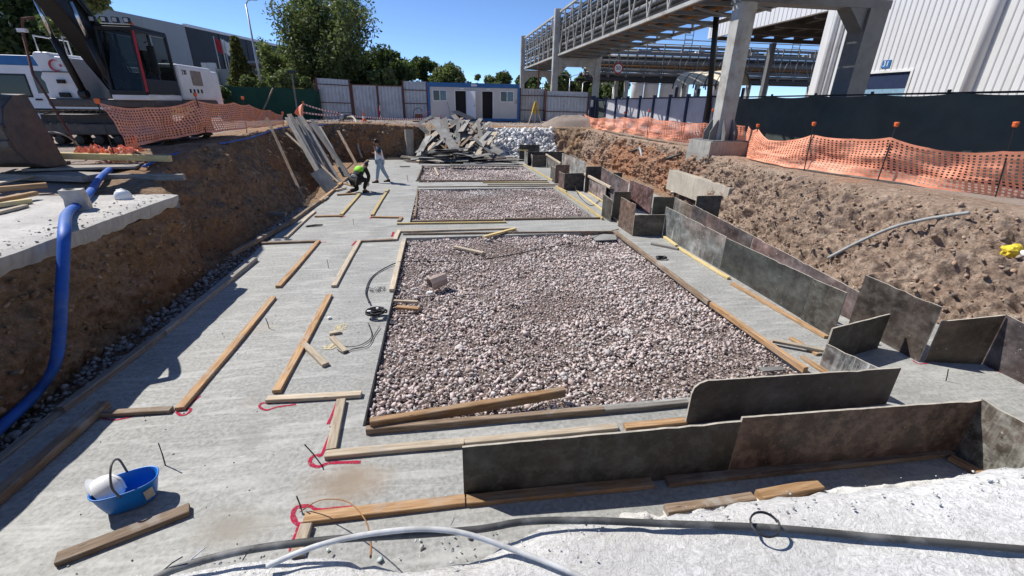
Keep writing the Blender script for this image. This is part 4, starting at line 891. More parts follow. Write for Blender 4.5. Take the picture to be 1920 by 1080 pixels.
b = MB(); b.tube(curve(hz, 60), [.045]*(len(curve(hz, 60))), 8, sq=.6); tag(b.build('lay_flat_hose', MAT['hose_blue'], loc=hz[0], world=True, smooth=True), 'blue hose lying along the top of the bank to the pump', 'hose')
def cable(pts, r, mat, label, name='cable', n=50, smooth=True, cat=None):
    b = MB(); P = curve(pts, n); b.tube(P, r, 10); return tag(b.build(name, MAT[mat], loc=P[0], world=True, smooth=smooth), label, cat or name)
cable([G(290, 1085, 1.67), G(340, 1063, 1.68), G(460, 1032, 1.70), G(620, 1012, 1.72), G(780, 1002, 1.72), G(900, 992, 1.70), G(985, 978, 1.69), G(1100, 976, 1.69), G(1250, 982, 1.685), G(1450, 990, 1.685), G(1650, 1008, 1.685), G(1800, 1020, 1.685), G(1990, 1036, 1.685)], .0145, 'cable_dusty', 'thick dusty black cable along the edge of the white slab', n=90)
cable([G(500, 1062, 1.69), G(560, 1036, 1.71), G(620, 1016, 1.725), G(700, 1000, 1.755), G(790, 992, 1.752), G(870, 1000, 1.735), G(960, 1030, 1.69), G(1040, 1060, 1.685), G(1110, 1092, 1.685)], .0105, 'cable_white', 'lime coated pale cable crossing over the black cable', n=70)
b = MB(); ce = G(1432, 990, 1.70); P = [ce+Vector((math.cos(t)*.056, math.sin(t)*.05, .016+.012*math.sin(t+.6)+.001*t)) for t in [i*.28 for i in range(46)]]; b.tube(P, .0035, 6)
tag(b.build('wire_loop', MAT['steel_dark'], loc=ce, world=True, smooth=True), 'loop of black wire hanging round the thick cable', 'wire')
cable([G(562, 960, .02), atY(600, 938, 2.9), atY(650, 940, 2.6), atY(683, 972, 2.2), atY(694, 1010, 1.6), G(695, 1045, 1.66)], .0045, 'pipe_rust', 'thin rusty wire arching from the lower red loop to the slab', name='wire', n=30)
for k, (p, q, lb) in enumerate([((300, 1075), (342, 1044), 'short tie wire sticking up from the cable end'), ((340, 1068), (384, 1028), 'pale straw of tie wire beside the cable end'), ((455, 1050), (470, 1030), 'stub of tie wire at the slab edge'), ((845, 985), (852, 970), 'tie wire stub above the crossing cables')]):
    b = MB(); b.tube([G(*p, 1.67), (G(*p, 1.67)+G(*q, 1.72))/2+Vector((.005, 0, .01)), G(*q, 1.72)], .0025, 5); tag(b.build('tie_wire', MAT['steel_dark' if k % 2 == 0 else 'cable_white'], loc=G(*p, 1.67), world=True), lb, 'wire')
# cables on the strip
rr = random.Random(5)
cc = G(706, 590, .05); b = MB()
for k in range(16):
    R_ = rr.uniform(.07, .16); ph = rr.uniform(0, 6.28); tl = rr.uniform(-.5, .5); oz = rr.uniform(0, .06)
    b.tube([cc+Vector((math.cos(t+ph)*R_*1.1+rr.uniform(-.008, .008), math.sin(t+ph)*R_*.8, oz+.05*math.sin(t*1.0+ph)*tl+.02)) for t in [i*.45 for i in range(12)]], .009, 6)
coil = tag(b.build('cable_coil', MAT['black'], loc=cc, world=True, smooth=True), 'tangled coil of black cable beside the largest gravel bed', 'cable coil')
b = MB(); b.box(cc+Vector((-.11, -.02, .07)), (.06, .045, .04)); b.build('plug', MAT['white_clean'], coil, world=True, bevel=.008)
b = MB(); b.box(cc+Vector((.02, .02, .10)), (.04, .04, .035)); b.build('plug', MAT['white_clean'], coil, world=True, bevel=.008)
cable([G(692, 568, .05), G(686, 545, .03), G(700, 517, .02), G(735, 496, .03), G(760, 490, .06), G(800, 490, -.02), G(860, 490, -.03), G(930, 483, -.03), G(1020, 465, -.02), G(1100, 450, .0), G(1135, 436, .02), G(1160, 430, .04)], .012, 'black', 'black cable running from the coil across the gravel', n=70)
cable([G(690, 605, .03), G(697, 630, .02), G(680, 645, .02), G(660, 650, .02), G(635, 648, .02)], .006, 'black', 'thin black lead from the coil to the sawn offcut', n=30)
cable([G(712, 612, .03), G(702, 628, .02), G(690, 648, .02), G(660, 655, .02), G(645, 662, .02), G(632, 655, .02)], .006, 'black', 'thin black lead looping round the sawn offcut', n=30)
cable([atY(1074, 325, G(1074, 357).y-.02), atY(1078, 345, G(1076, 357).y-.05), G(1085, 366, .02), G(1108, 385, .02), G(1128, 372, .03)], .012, 'black', 'black cable hanging over the formwork box', n=30)
b = MB(); cc = G(1240, 484, .03)
for k in range(9):
    R_ = rr.uniform(.05, .09); ph = rr.uniform(0, 6); b.tube([cc+Vector((math.cos(t)*R_*1.5, math.sin(t)*R_, .02*k/4+.01*math.sin(t*2+ph))) for t in [i*.5 for i in range(13)]], .006, 5)
tag(b.build('wire_coil', MAT['steel_dark'], loc=cc, world=True), 'dark coil of tie wire on the strip near the yellow battens', 'wire coil')
b = MB(); cc = G(706, 543, .008); rr2 = random.Random(3)
for k in range(34):
    x, y = rr2.uniform(-.17, .17), rr2.uniform(-.10, .10); t = rr2.uniform(0, 3.14); l = rr2.uniform(.04, .11); b.tube([cc+Vector((x-math.cos(t)*l/2, y-math.sin(t)*l/2, .006)), cc+Vector((x, y, .016)), cc+Vector((x+math.cos(t)*l/2, y+math.sin(t)*l/2, .006))], .004, 5)
tag(b.build('tie_wire_bundle', MAT['steel_dark'], loc=cc, world=True), 'scattered bundle of dark tie wire between the cable and the coil', 'wire bundle')
cc = G(318, 0, 0)
for (px, py, lb) in [((325), 521, ''),]: pass
b = MB(); pc = G(325, 521)*0+G(589, 424, .012); b.prism([pc+Vector(v) for v in [(-.22, -.05, 0), (-.05, -.02, .01), (.2, .04, 0), (.22, .09, .01), (.02, .06, .02), (-.2, .03, 0)]], (0, 0, .02))
tag(b.build('rag', MAT['cloth_black'], loc=pc, world=True), 'dark rag lying flat on the strip beyond the cross boards', 'rag')
b = MB(); sx = G(636, 615)
def blob(cx, cy, rx, ry, n=22): return [(cx+rx*math.cos(t)*(.8+.3*noise.noise(Vector((math.cos(t)*2, math.sin(t)*2, cx)))), cy+ry*math.sin(t)*(.8+.3*noise.noise(Vector((math.cos(t)*2, math.sin(t)*2, cx+4)))), fz(cx, cy)+.010) for t in [2*math.pi*i/n for i in range(n)]]
b.add(blob(sx.x+.02, sx.y, .13, .20), [tuple(range(22))]); q = G(628, 650); b.add(blob(q.x-.06, q.y, .14, .10), [tuple(range(22))]); b.build('sawdust', MAT['sawdust'], floor)
# square duct stub on the stones
dk = G(806, 536, .04); b = MB(); n = 8
ring = lambda r, z: [Vector((r*math.cos(t)*1.05, z, r*math.sin(t))) for t in [2*math.pi*(i+.5)/n for i in range(n)]]
vs = ring(.125, 0)+ring(.125, .33)+ring(.108, .33)+ring(.108, 0)
b.add(vs, [(k*n+i, k*n+(i+1) % n, ((k+1) % 4)*n+(i+1) % n, ((k+1) % 4)*n+i) for k in range(4) for i in range(n)])
tag(b.build('duct_stub', simple('brown_clay_duct', (.34, .27, .235), .8, 0, .2, 5), loc=dk+Vector((0, -.05, .06)), rot=(.12, .05, -1.05)), 'open brown duct stub lying on the gravel', 'duct')
b = MB(); b.lathe([(.02, 0), (.08, .02), (.06, .055), (.01, .06)], 9, c=(0, 0, 0), sx=1, sy=.8); tag(b.build('plaster_lump', MAT['white_slab'], loc=G(806, 552, -.03)), 'white plaster lump beside the brown duct stub', 'lump')
for (px, py, r_, lb) in [(1282, 722, .075, 'brown round boulder at the edge of the gravel before the rounded panel'), (1262, 597, .06, 'pale stone larger than the gravel around it'), (877, 697, .06, 'large pinkish stone near the heavy orange beam')]:
    P = G(px, py, -.01); stones('boulder', np.array([[0, 0, .02]]), np.array([r_]), np.array([[.30, .23, .19]]), MAT['stone'], kind=None); o = bpy.context.scene.collection.objects[-1]; o.location = P; tag(o, lb, 'stone')
b = MB(); b.box((0, 0, .02), (.06, .05, .04)); tag(b.build('plaster_lump', MAT['white_clean'], loc=G(618, 598, .0), rot=(0, 0, .5), bevel=.012), 'small white lump on the floor beside the long reddish board', 'lump')
# ---- pipes in the clay slope
pts = [onbank(1546, 502, .20), onbank(1600, 482, .32), onbank(1660, 461, .36), onbank(1715, 446, .34), onbank(1760, 442, .38), onbank(1800, 443, .42)]
cable(pts, .032, 'conduit', 'grey conduit lying on the clay slope above the purple panel', name='conduit', n=40)
a = onbank(1884, 500, .26); c = onbank(1960, 514, .22); pe = thing('buried_pipe', 'white pipe stub plugged with yellow foam in the clay slope', 'pipe', a)
b = MB(); b.tube([a, c], .055, 14); b.build('pipe', MAT['white'], pe, world=True, smooth=True)
bm = bmesh.new(); bmesh.ops.create_icosphere(bm, subdivisions=3, radius=.12)
for v in bm.verts: v.co *= 1+.35*fbm(v.co.x*14, v.co.y*14, v.co.z*14, 3); v.co.x *= 1.3
me = bpy.data.meshes.new('foam'); bm.to_mesh(me); bm.free(); me.materials.append(MAT['foam']); link('foam_plug', me, pe)
for p, q, r_, lb in [((1165, 293), (1196, 285), .05, 'dark stub of pipe sticking out of the red clay beside the bent pipe'), ((1197, 316), (1276, 297), .055, 'long dark pipe lying across the red clay')]:
    b = MB(); a = onbank(*p, .05); c = onbank(*q, .16); b.tube([a, c], r_, 8); tag(b.build('pipe', MAT['pipe_dark'], loc=a, world=True, smooth=True), lb, 'pipe')
cable([onbank(1197, 284, .12), onbank(1199, 291, .3), onbank(1205, 305, .1)], .09, 'pipe_grey', 'short bent grey pipe hanging out of the red clay', name='pipe')
# concrete pile standing in the shaded corner
b = MB(); p = atY(770, 297, 29.3); b.sheet(lambda u, v: (p.x+(.26+.03*fbm(u*3, v*5, 1))*math.cos(u*6.283), 29.55+.24*math.sin(u*6.283), -.2+v*1.95), 16, 20)
tag(b.build('concrete_pile', MAT['conc_tan'], loc=(p.x, 29.55, -.2), world=True, smooth=True), 'rough concrete pile standing against the shaded end wall', 'pile')
# ================================================================= WORKERS
def skin(name, J, E, mat, parent, sub=2, root=0):
    keys = list(J); me = bpy.data.meshes.new(name); me.from_pydata([J[k][:3] for k in keys], [(keys.index(a), keys.index(b)) for a, b in E], [])
    o = link(name, me, parent); m_ = o.modifiers.new('skin', 'SKIN'); m_.use_smooth_shade = True
    if not me.skin_vertices: 
        bm = bmesh.new(); bm.from_mesh(me); bm.verts.layers.skin.verify(); bm.to_mesh(me); bm.free()
    d = me.skin_vertices[0].data
    for i, k in enumerate(keys):
        r_ = J[k][3]; r_ = r_ if isinstance(r_, tuple) else (r_, r_); d[i].radius = r_; d[i].use_root = (i == root)
    s_ = o.modifiers.new('sub', 'SUBSURF'); s_.levels = sub; s_.render_levels = sub; me.materials.append(mat); return o
def hand(J, E, w, tip, side, tag_):
    """five short finger chains from the wrist joint towards tip"""
    wv = Vector(J[w][:3]); tv = Vector(tip); d = (tv-wv); L = d.length; d.normalize(); s = d.cross(Vector((0, 0, 1)))
    if s.length < .1: s = Vector((0, 1, 0))
    s.normalize(); pm = tag_+'palm'; J[pm] = (*(wv+d*L*.5), (.034, .022)); E.append((w, pm))
    for i, (o_, l) in enumerate([(-.030, .40), (-.010, .48), (.010, .46), (.028, .38)]):
        a = tag_+'f%d' % i; p = wv+d*L*.62+s*o_; J[a] = (*p, .010); J[a+'b'] = (*(p+d*L*l+Vector((0, 0, -.008))), .008); E += [(pm, a), (a, a+'b')]
    p = wv+d*L*.35+s*.045*side; J[tag_+'t'] = (*p, .011); J[tag_+'t2'] = (*(p+d*L*.3+s*.012*side), .009); E += [(pm, tag_+'t'), (tag_+'t', tag_+'t2')]
def shoe(par, ank, toe, mat):
    b = MB(); a = Vector(ank); t = Vector(toe); d = (t-a); d.z = 0; d.normalize(); s = Vector((-d.y, d.x, 0)); back = a-d*.07; back.z = 0; n = 10; vs = []
    for k in range(n+1):
        u = k/n; p = back+d*.29*u; w = .042*(1-.35*abs(u-.6)); h = lerp(.10, .05, sm(.35, .7, u))*(1 if u < .95 else .7)
        z0 = min(a.z, t.z)-.045; z0 = max(z0, .0)
        for (c, z) in [(-1, 0), (1, 0), (1, .6), (.6, 1), (-.6, 1), (-1, .6)]: q = p+s*w*c; vs.append((q.x, q.y, z0+h*z))
    b.add(vs, [(i*6+j, i*6+(j+1) % 6, (i+1)*6+(j+1) % 6, (i+1)*6+j) for i in range(n) for j in range(6)]+[tuple(range(6)), tuple(range(n*6, n*6+6))]); b.build('shoe', mat, par, smooth=True)
# walking man, facing -X
gp = G(716, 342); w1 = thing('person', 'worker in white shirt with navy shoulders and light jeans, one hand at the face', 'person', (gp.x, gp.y, .012), R(8))
J = {'pel': (0, 0, .96, (.14, .11)), 'spi': (.0, 0, 1.16, (.13, .10)), 'che': (-.02, 0, 1.38, (.15, .105)), 'nk': (-.04, 0, 1.55, .055), 'hd0': (-.07, 0, 1.62, (.075, .07)), 'hd1': (-.085, 0, 1.70, (.095, .08)), 'hd2': (-.075, 0, 1.775, (.07, .06)), 'nose': (-.19, 0, 1.67, .014),
     'h1': (-.02, -.09, .90, .095), 'k1': (-.13, -.09, .50, .066), 'a1': (-.20, -.09, .10, .044), 't1': (-.33, -.09, .045, .036), 'h2': (.02, .09, .90, .095), 'k2': (.10, .10, .50, .066), 'a2': (.30, .10, .12, .044), 't2': (.19, .10, .045, .036),
     's1': (-.02, -.19, 1.43, .058), 'e1': (.07, -.27, 1.17, .044), 'w1': (-.14, -.19, 1.37, .030), 's2': (-.02, .19, 1.43, .058), 'e2': (.02, .27, 1.16, .044), 'w2': (-.17, .20, 1.22, .030)}
E = [('pel', 'spi'), ('spi', 'che'), ('che', 'nk'), ('nk', 'hd0'), ('hd0', 'hd1'), ('hd1', 'hd2'), ('hd1', 'nose'), ('pel', 'h1'), ('h1', 'k1'), ('k1', 'a1'), ('a1', 't1'), ('pel', 'h2'), ('h2', 'k2'), ('k2', 'a2'), ('a2', 't2'), ('che', 's1'), ('s1', 'e1'), ('e1', 'w1'), ('che', 's2'), ('s2', 'e2'), ('e2', 'w2')]
B0 = dict(J); hand(J, E, 'w1', (-.19, -.09, 1.55), 1, 'r'); hand(J, E, 'w2', (-.30, .12, 1.25), -1, 'l'); skin('body', J, E, MAT['skin'], w1)
up = lambda ks, f=1.12, add=.012: {k: (*B0[k][:3], tuple(x*f+add for x in (B0[k][3] if isinstance(B0[k][3], tuple) else (B0[k][3],)*2))) for k in ks}
skin('jeans', up(['pel', 'h1', 'k1', 'a1', 'h2', 'k2', 'a2'], 1.16, .014), [('pel', 'h1'), ('h1', 'k1'), ('k1', 'a1'), ('pel', 'h2'), ('h2', 'k2'), ('k2', 'a2')], MAT['denim'], w1)
t = up(['pel', 'spi', 'che'], 1.42, .02); t['pel'] = (0, 0, .96, (.215, .175)); skin('shirt', t, [('pel', 'spi'), ('spi', 'che')], MAT['cloth_white'], w1, root=1)
t = up(['che', 's1', 'e1', 's2', 'e2', 'nk'], 1.3, .02); t['e1'] = (.04, -.245, 1.25, .078); t['e2'] = (.0, .245, 1.25, .078); t['che'] = (-.02, 0, 1.42, (.22, .165)); t['nk'] = (-.035, 0, 1.50, (.07, .07))
skin('shirt_yoke', t, [('che', 's1'), ('s1', 'e1'), ('che', 's2'), ('s2', 'e2'), ('che', 'nk')], MAT['cloth_navy'], w1)
b = MB(); b.lathe([(.100, -.03), (.108, .03), (.10, .08), (.07, .12), (.001, .135)], 16, c=(-.062, 0, 1.695), sx=1.02, sy=.88, caps=False); b.build('hair', MAT['hair'], w1, smooth=True)
shoe(w1, B0['a1'][:3], B0['t1'][:3], MAT['cloth_black']); shoe(w1, B0['a2'][:3], B0['t2'][:3], MAT['cloth_black'])
# kneeling man, seen from behind
gp = G(676, 362); w2 = thing('person', 'worker in dark clothes and bright green vest kneeling over a board', 'person', (gp.x-.12, gp.y-.05, .012), R(52))
J = {'pel': (0, 0, .52, (.15, .13)), 'spi': (.15, 0, .68, (.14, .12)), 'che': (.33, 0, .88, (.165, .12)), 'nk': (.46, 0, .98, .06), 'hd0': (.53, 0, 1.0, (.08, .08)), 'hd1': (.60, 0, 1.0, (.095, .085)), 'hd2': (.67, 0, .99, (.07, .06)), 'nose': (.64, 0, .89, .014),
     'h1': (.02, -.11, .48, .105), 'k1': (.38, -.19, .50, .072), 'a1': (.22, -.17, .12, .046), 't1': (.38, -.18, .045, .038), 'h2': (.0, .11, .46, .105), 'k2': (.20, .18, .10, .075), 'a2': (-.20, .17, .09, .05), 't2': (-.30, .17, .04, .036),
     's1': (.38, -.19, .90, .062), 'e1': (.46, -.25, .62, .046), 'w1': (.52, -.10, .36, .032), 's2': (.38, .19, .90, .062), 'e2': (.50, .24, .62, .046), 'w2': (.55, .10, .34, .032)}
E = [('pel', 'spi'), ('spi', 'che'), ('che', 'nk'), ('nk', 'hd0'), ('hd0', 'hd1'), ('hd1', 'hd2'), ('hd1', 'nose'), ('pel', 'h1'), ('h1', 'k1'), ('k1', 'a1'), ('a1', 't1'), ('pel', 'h2'), ('h2', 'k2'), ('k2', 'a2'), ('a2', 't2'), ('che', 's1'), ('s1', 'e1'), ('e1', 'w1'), ('che', 's2'), ('s2', 'e2'), ('e2', 'w2')]
B0 = dict(J); hand(J, E, 'w1', (.56, -.04, .20), 1, 'r'); hand(J, E, 'w2', (.58, .05, .19), -1, 'l'); skin('body', J, E, MAT['skin'], w2)
skin('trousers', up(['pel', 'h1', 'k1', 'a1', 'h2', 'k2', 'a2'], 1.14, .014), [('pel', 'h1'), ('h1', 'k1'), ('k1', 'a1'), ('pel', 'h2'), ('h2', 'k2'), ('k2', 'a2')], MAT['cloth_black'], w2)
skin('jacket', {**up(['spi', 'che', 's1', 'e1', 'w1', 's2', 'e2', 'w2'], 1.34, .016), 'low': (.06, 0, .60, (.20, .175))}, [('low', 'spi'), ('e1', 'w1'), ('e2', 'w2'), ('spi', 'che'), ('che', 's1'), ('s1', 'e1'), ('che', 's2'), ('s2', 'e2')], MAT['cloth_black'], w2)
t = {'a': (-.03, 0, .57, (.215, .19)), 'b': (.03, 0, .615, (.215, .19))}; skin('undershirt', t, [('a', 'b')], MAT['cloth_white'], w2)
t = {'a': (.12, 0, .70, (.22, .18)), 'b': (.26, 0, .84, (.25, .19)), 'c': (.38, 0, .94, (.23, .175))}; skin('vest', t, [('a', 'b'), ('b', 'c')], MAT['hivis'], w2)
b = MB(); b.lathe([(.098, -.06), (.106, .0), (.10, .05), (.07, .095), (.001, .11)], 16, c=(0, 0, 0), sx=.95, sy=.9, caps=False); o = b.build('hair', MAT['hair'], w2, smooth=True, loc=(.60, 0, 1.02)); o.rotation_euler = (0, .7, 0)
shoe(w2, B0['a1'][:3], B0['t1'][:3], MAT['black']); shoe(w2, (B0['a2'][0]-.02, B0['a2'][1], .09), (B0['a2'][0]-.2, B0['a2'][1], .05), MAT['black'])
hm = G(698, 362, .03); hr = thing('hammer', 'small hammer lying beside the kneeling worker', 'hammer', hm); b = MB(); b.tube([(-.16, 0, .01), (.12, .02, .01)], .012, 6); b.build('handle', MAT['wood_orange'], hr); b = MB(); b.box((.13, .02, .015), (.03, .11, .03)); b.build('head', MAT['steel_dark'], hr)
# ================================================================= EXCAVATOR
def text_mesh(name, s, size, mat, parent, M, depth=.004):
    cu = bpy.data.curves.new('t', 'FONT'); cu.body = s; cu.size = size; cu.extrude = depth; cu.align_x = 'CENTER'; cu.align_y = 'CENTER'
    o = bpy.data.objects.new('t', cu); COL.objects.link(o); me = bpy.data.meshes.new_from_object(o.evaluated_get(bpy.context.evaluated_depsgraph_get())); bpy.data.objects.remove(o)
    me.materials.clear(); me.materials.append(mat); me.transform(M); return link(name, me, parent)
def frame3(o, x, y):
    """matrix whose local x/y are the given world axes"""
    x = Vector(x).normalized(); y = Vector(y); y = (y-x*y.dot(x)).normalized(); z = x.cross(y); M = Matrix((x, y, z)).transposed().to_4x4(); M.translation = Vector(o); return M
EX = thing('excavator', 'white and black tracked excavator parked behind the orange net', 'excavator', (-8.75, 15.7, 2.05)); EX.scale = (.93, .93, .93)
# local axes: forward is -Y, the cab side is +X
def rbox(name, a, b_, mat, par=EX, bev=.05): b = MB(); b.b2(a, b_); return b.build(name, MAT[mat], par, bevel=bev)
for sy in (-1.2, 1.2):
    tr = MB(); prof = []; L = 2.05; h = .46
    for q in range(9): t = math.pi/2+math.pi*q/8; prof.append((-L-1.15+h*math.cos(t)*.95, h+h*math.sin(t)*.97))
    for q in range(9): t = -math.pi/2+math.pi*q/8; prof.append((L-1.15+h*math.cos(t)*.95, h+h*math.sin(t)*.97))
    tr.b2((-L-1.15+.1, sy-.17, .30), (L-1.15-.1, sy+.17, .62)); t_ = tr.build('track_frame', MAT['iron'], EX, bevel=.04)
    for q in range(7): rl = MB(); rl.lathe([(.06, -.2), (.12, -.18), (.12, .18), (.06, .2)], 12); rl.xf(Matrix.Translation((-1.15-1.55+q*.52, sy, .16)) @ Matrix.Rotation(math.pi/2, 4, 'X')); rl.build('roller', MAT['track'], EX)
    # shoes round the chain
    per = []
    for i in range(len(prof)):
        a, c = Vector((prof[i][0], prof[i][1])), Vector((prof[(i+1) % len(prof)][0], prof[(i+1) % len(prof)][1])); n_ = max(1, round((c-a).length/.2))
        for j in range(n_): per.append((a.lerp(c, (j+.5)/n_), (c-a).normalized()))
    sh = MB(); sh.box((0, 0, 0), (.17, .6, .03)); sh.box((.05, 0, .03), (.025, .6, .04)); me = sh.mesh('shoe', MAT['track'])
    for p, d in per: o = link('track_shoe', me, EX, (p.x, sy, p.y)); o.rotation_euler = (0, -math.atan2(d.y, d.x)+math.pi, 0)
    w_ = MB()
    for x in (-L, L): w_.lathe([(.33, -.1), (.36, 0), (.33, .1)], 20, (0, 0, 0)); w_.xf(Matrix.Rotation(math.pi/2, 4, 'X')); 
    for x in (-L, L):
        w2_ = MB(); w2_.lathe([(.12, -.14), (.36, -.12), (.36, .12), (.12, .14)], 20); w2_.xf(Matrix.Translation((x-1.15, sy-.16, h)) @ Matrix.Rotation(math.pi/2, 4, 'X')); w2_.build('idler', MAT['iron'], EX, smooth=False)
b = MB(); b.b2((-2.2, -1.0, .35), (.3, 1.0, .85)); b.lathe([(.75, .8), (.75, 1.12)], 24); b.build('undercarriage', MAT['iron'], EX)
rbox('turntable', (-1.35, -1.75, 1.08), (1.35, 2.6, 1.30), 'iron')
b = MB(); b.prism([(-1.38, 2.2, 1.3), (-1.38, .2, 1.3), (-1.38, .2, 2.25), (-1.38, 2.2, 2.3)], (.92, 0, 0)); b.build('tank_cover', MAT['white'], EX, bevel=.06)
b = MB(); b.b2((.42, -.05, 1.3), (1.38, 2.2, 2.35)); b.build('engine_cover', MAT['white'], EX, bevel=.06)
b = MB(); b.prism([(-1.36, 2.2, 1.12), (1.36, 2.2, 1.12), (1.36, 2.75, 1.12), (.8, 2.98, 1.12), (-.8, 2.98, 1.12), (-1.36, 2.75, 1.12)], (0, 0, 1.15)); cw = b.build('counterweight', MAT['white'], EX, bevel=.08)
b = MB(); b.b2((-.45, .3, 1.3), (.42, 2.2, 2.1)); b.build('hood', MAT['black_gloss'], EX, bevel=.05)
# front tool box with the crescent
b = MB(); b.prism([(-1.36, -1.6, 1.28), (-1.36, -1.6, 1.72), (-1.44, -1.6, 1.80), (-1.34, -1.6, 1.98), (-1.46, -1.6, 2.34), (-1.40, -1.6, 2.46), (-1.05, -1.6, 2.46), (-.98, -1.6, 2.36), (-.55, -1.6, 2.34), (-.55, -1.6, 1.28)], (0, 1.7, 0)); tb = b.build('tool_box', MAT['white'], EX, bevel=.05)
b = MB(); n_ = 20; out = [(math.cos(t)*.15, math.sin(t)*.15) for t in [R(40)+R(280)*i/n_ for i in range(n_+1)]]; inn = [(.035+math.cos(t)*.122, math.sin(t)*.122) for t in [R(50)+R(260)*i/n_ for i in range(n_+1)]]
b.add([(x-.92, -1.665, z+2.13) for x, z in out]+[(x-.92, -1.665, z+2.13) for x, z in inn], [(i, i+1, n_+2+i, n_+1+i) for i in range(n_)]); b.build('crescent', MAT['red'], EX)
b = MB(); star = [((.055 if i % 2 == 0 else .022)*math.cos(R(90)+i*math.pi/5), (.055 if i % 2 == 0 else .022)*math.sin(R(90)+i*math.pi/5)) for i in range(10)]; b.add([(x-.78, -1.665, z+2.13) for x, z in star], [tuple(range(10))]); b.build('star', MAT['red'], EX)
for z0, z1, x0, x1 in [(1.68, 1.78, -1.0, -.82), (1.33, 1.45, -1.05, -.80)]: b = MB(); b.b2((x0, -1.68, z0), (x1, -1.62, z1)); b.build('tool_box_slot', MAT['interior'], EX)
b = MB(); b.b2((-1.37, -1.645, 1.96), (-.54, -1.603, 1.98)); b.build('seam', MAT['black'], EX)
# cab
cab = MB(); X0, X1, Y0, Y1, Z0, Z1 = .42, 1.34, -1.95, -.15, 1.28, 3.12
b = MB(); b.prism([(X0, Y0, Z0), (X0, Y1, Z0), (X0, Y1, Z0+.16), (X0, Y0, Z0+.16)], (X1-X0, 0, 0)); b.build('cab_base', MAT['white'], EX, bevel=.03)
b = MB()
for x in (X0+.04, X1-.04):
    b.beam((x, Y0+.02, Z0+.14), (x, Y0+.14, Z1-.05), .08, .08); b.beam((x, Y1-.05, Z0+.14), (x, Y1-.05, Z1-.05), .08, .09); b.beam((x, Y0+.9, Z0+.14), (x, Y0+.85, Z1-.05), .06, .08)
    b.beam((x, Y0+.10, Z1-.08), (x, Y1, Z1-.05), .08, .09)
b.beam((X0, Y0+.12, Z1-.06), (X1, Y0+.12, Z1-.06), .08, .1); b.beam((X0, Y0+.03, Z0+.20), (X1, Y0+.03, Z0+.20), .08, .14); b.b2((X0+.01, Y0+.14, Z1-.02), (X1-.01, Y1, Z1+.05)); b.build('cab_frame', MAT['black_gloss'], EX, bevel=.02)
b = MB(); b.add([(X0+.06, Y0+.045, Z0+.2), (X1-.06, Y0+.045, Z0+.2), (X1-.06, Y0+.145, Z1-.1), (X0+.06, Y0+.145, Z1-.1)], [(0, 1, 2, 3)]); b.build('windscreen', MAT['cab_glass'], EX)
for (ya, yb, za) in [(Y0+.14, Y0+.82, Z0+.55), (Y0+.92, Y1-.1, Z0+.75)]:
    b = MB(); b.add([(X1-.015, ya, za), (X1-.015, yb, za), (X1-.015, yb, Z1-.12), (X1-.015, ya+.04, Z1-.12)], [(0, 1, 2, 3)]); b.build('side_window', MAT['cab_glass'], EX)
b = MB(); b.add([(X0+.01, Y0+.14, Z0+.55), (X0+.01, Y1-.1, Z0+.55), (X0+.01, Y1-.1, Z1-.12), (X0+.01, Y0+.18, Z1-.12)], [(0, 1, 2, 3)]); b.build('side_window', MAT['cab_glass'], EX)
b = MB(); b.b2((X1-.03, Y0+.1, Z0+.16), (X1+.012, Y1-.08, Z0+.56)); b.build('cab_door', MAT['black_gloss'], EX, bevel=.02)
b = MB(); b.beam((X1+.012, Y0+.0, Z0+.22), (X1+.012, Y0+.11, Z1-.1), .05, .03); b.build('red_stripe', MAT['red'], EX)
b = MB(); b.b2((X0+.25, Y0+.7, Z0+.16), (X1-.25, Y0+1.2, Z0+.6)); b.b2((X0+.28, Y0+1.05, Z0+.6), (X1-.28, Y0+1.2, Z0+1.35)); b.build('seat', MAT['cloth_black'], EX, bevel=.05)
b = MB(); b.b2((X0+.02, Y1-.06, Z0+.16), (X1-.02, Y1-.02, Z0+.95)); b.build('rear_panel', MAT['black'], EX)
for x in (X0+.2, X1-.2): b = MB(); b.b2((x-.06, Y0+.55, Z0+.16), (x+.06, Y0+1.0, Z0+.75)); cn = b.build('console', MAT['black'], EX, bevel=.03); b = MB(); b.tube([(x, Y0+.6, Z0+.75), (x, Y0+.55, Z0+.98)], .025, 8); b.build('joystick', MAT['grey_plastic'], cn)
b = MB(); b.tube([(X0-.02, Y0+.05, Z0+.3), (X0-.10, Y0+.05, Z0+.5), (X0-.10, Y0+.1, Z1-.6)], .02, 6); b.build('grab_rail', MAT['black'], EX)
for x in (-.62, -1.3): b = MB(); b.tube([(x, -1.5, 2.4), (x, -1.5, 2.85), (x, -.3, 2.85), (x, -.3, 2.4)], .022, 6); b.build('handrail', MAT['white'], EX)
for k in range(4):
    x = X0+.10+k*.27; b = MB(); b.prism([(x-.07, Y0-.02, Z1+.06), (x+.07, Y0-.02, Z1+.06), (x+.06, Y0-.02, Z1+.19), (x-.08, Y0-.02, Z1+.19)], (0, .09, 0)); l_ = b.build('work_light', MAT['black_gloss'], EX); b = MB(); b.b2((x-.055, Y0-.026, Z1+.08), (x+.045, Y0-.021, Z1+.17)); b.build('lens', MAT['galv'], l_)
b = MB(); b.lathe([(.07, Z1+.05), (.07, Z1+.13), (.03, Z1+.18)], 12, (X1-.25, Y0+.6, 0)); b.build('beacon', MAT['orange_cap'], EX)
b = MB(); b.tube([(X1, Y0+.5, Z1-.35), (X1+.14, Y0+.48, Z1-.3), (X1+.14, Y0+.48, Z1-.5)], .015, 6); m_ = b.build('mirror_arm', MAT['black'], EX); b = MB(); b.b2((X1+.05, Y0+.44, Z1-1.15), (X1+.24, Y0+.49, Z1-.42)); b.build('mirror', MAT['black_gloss'], m_, bevel=.02)
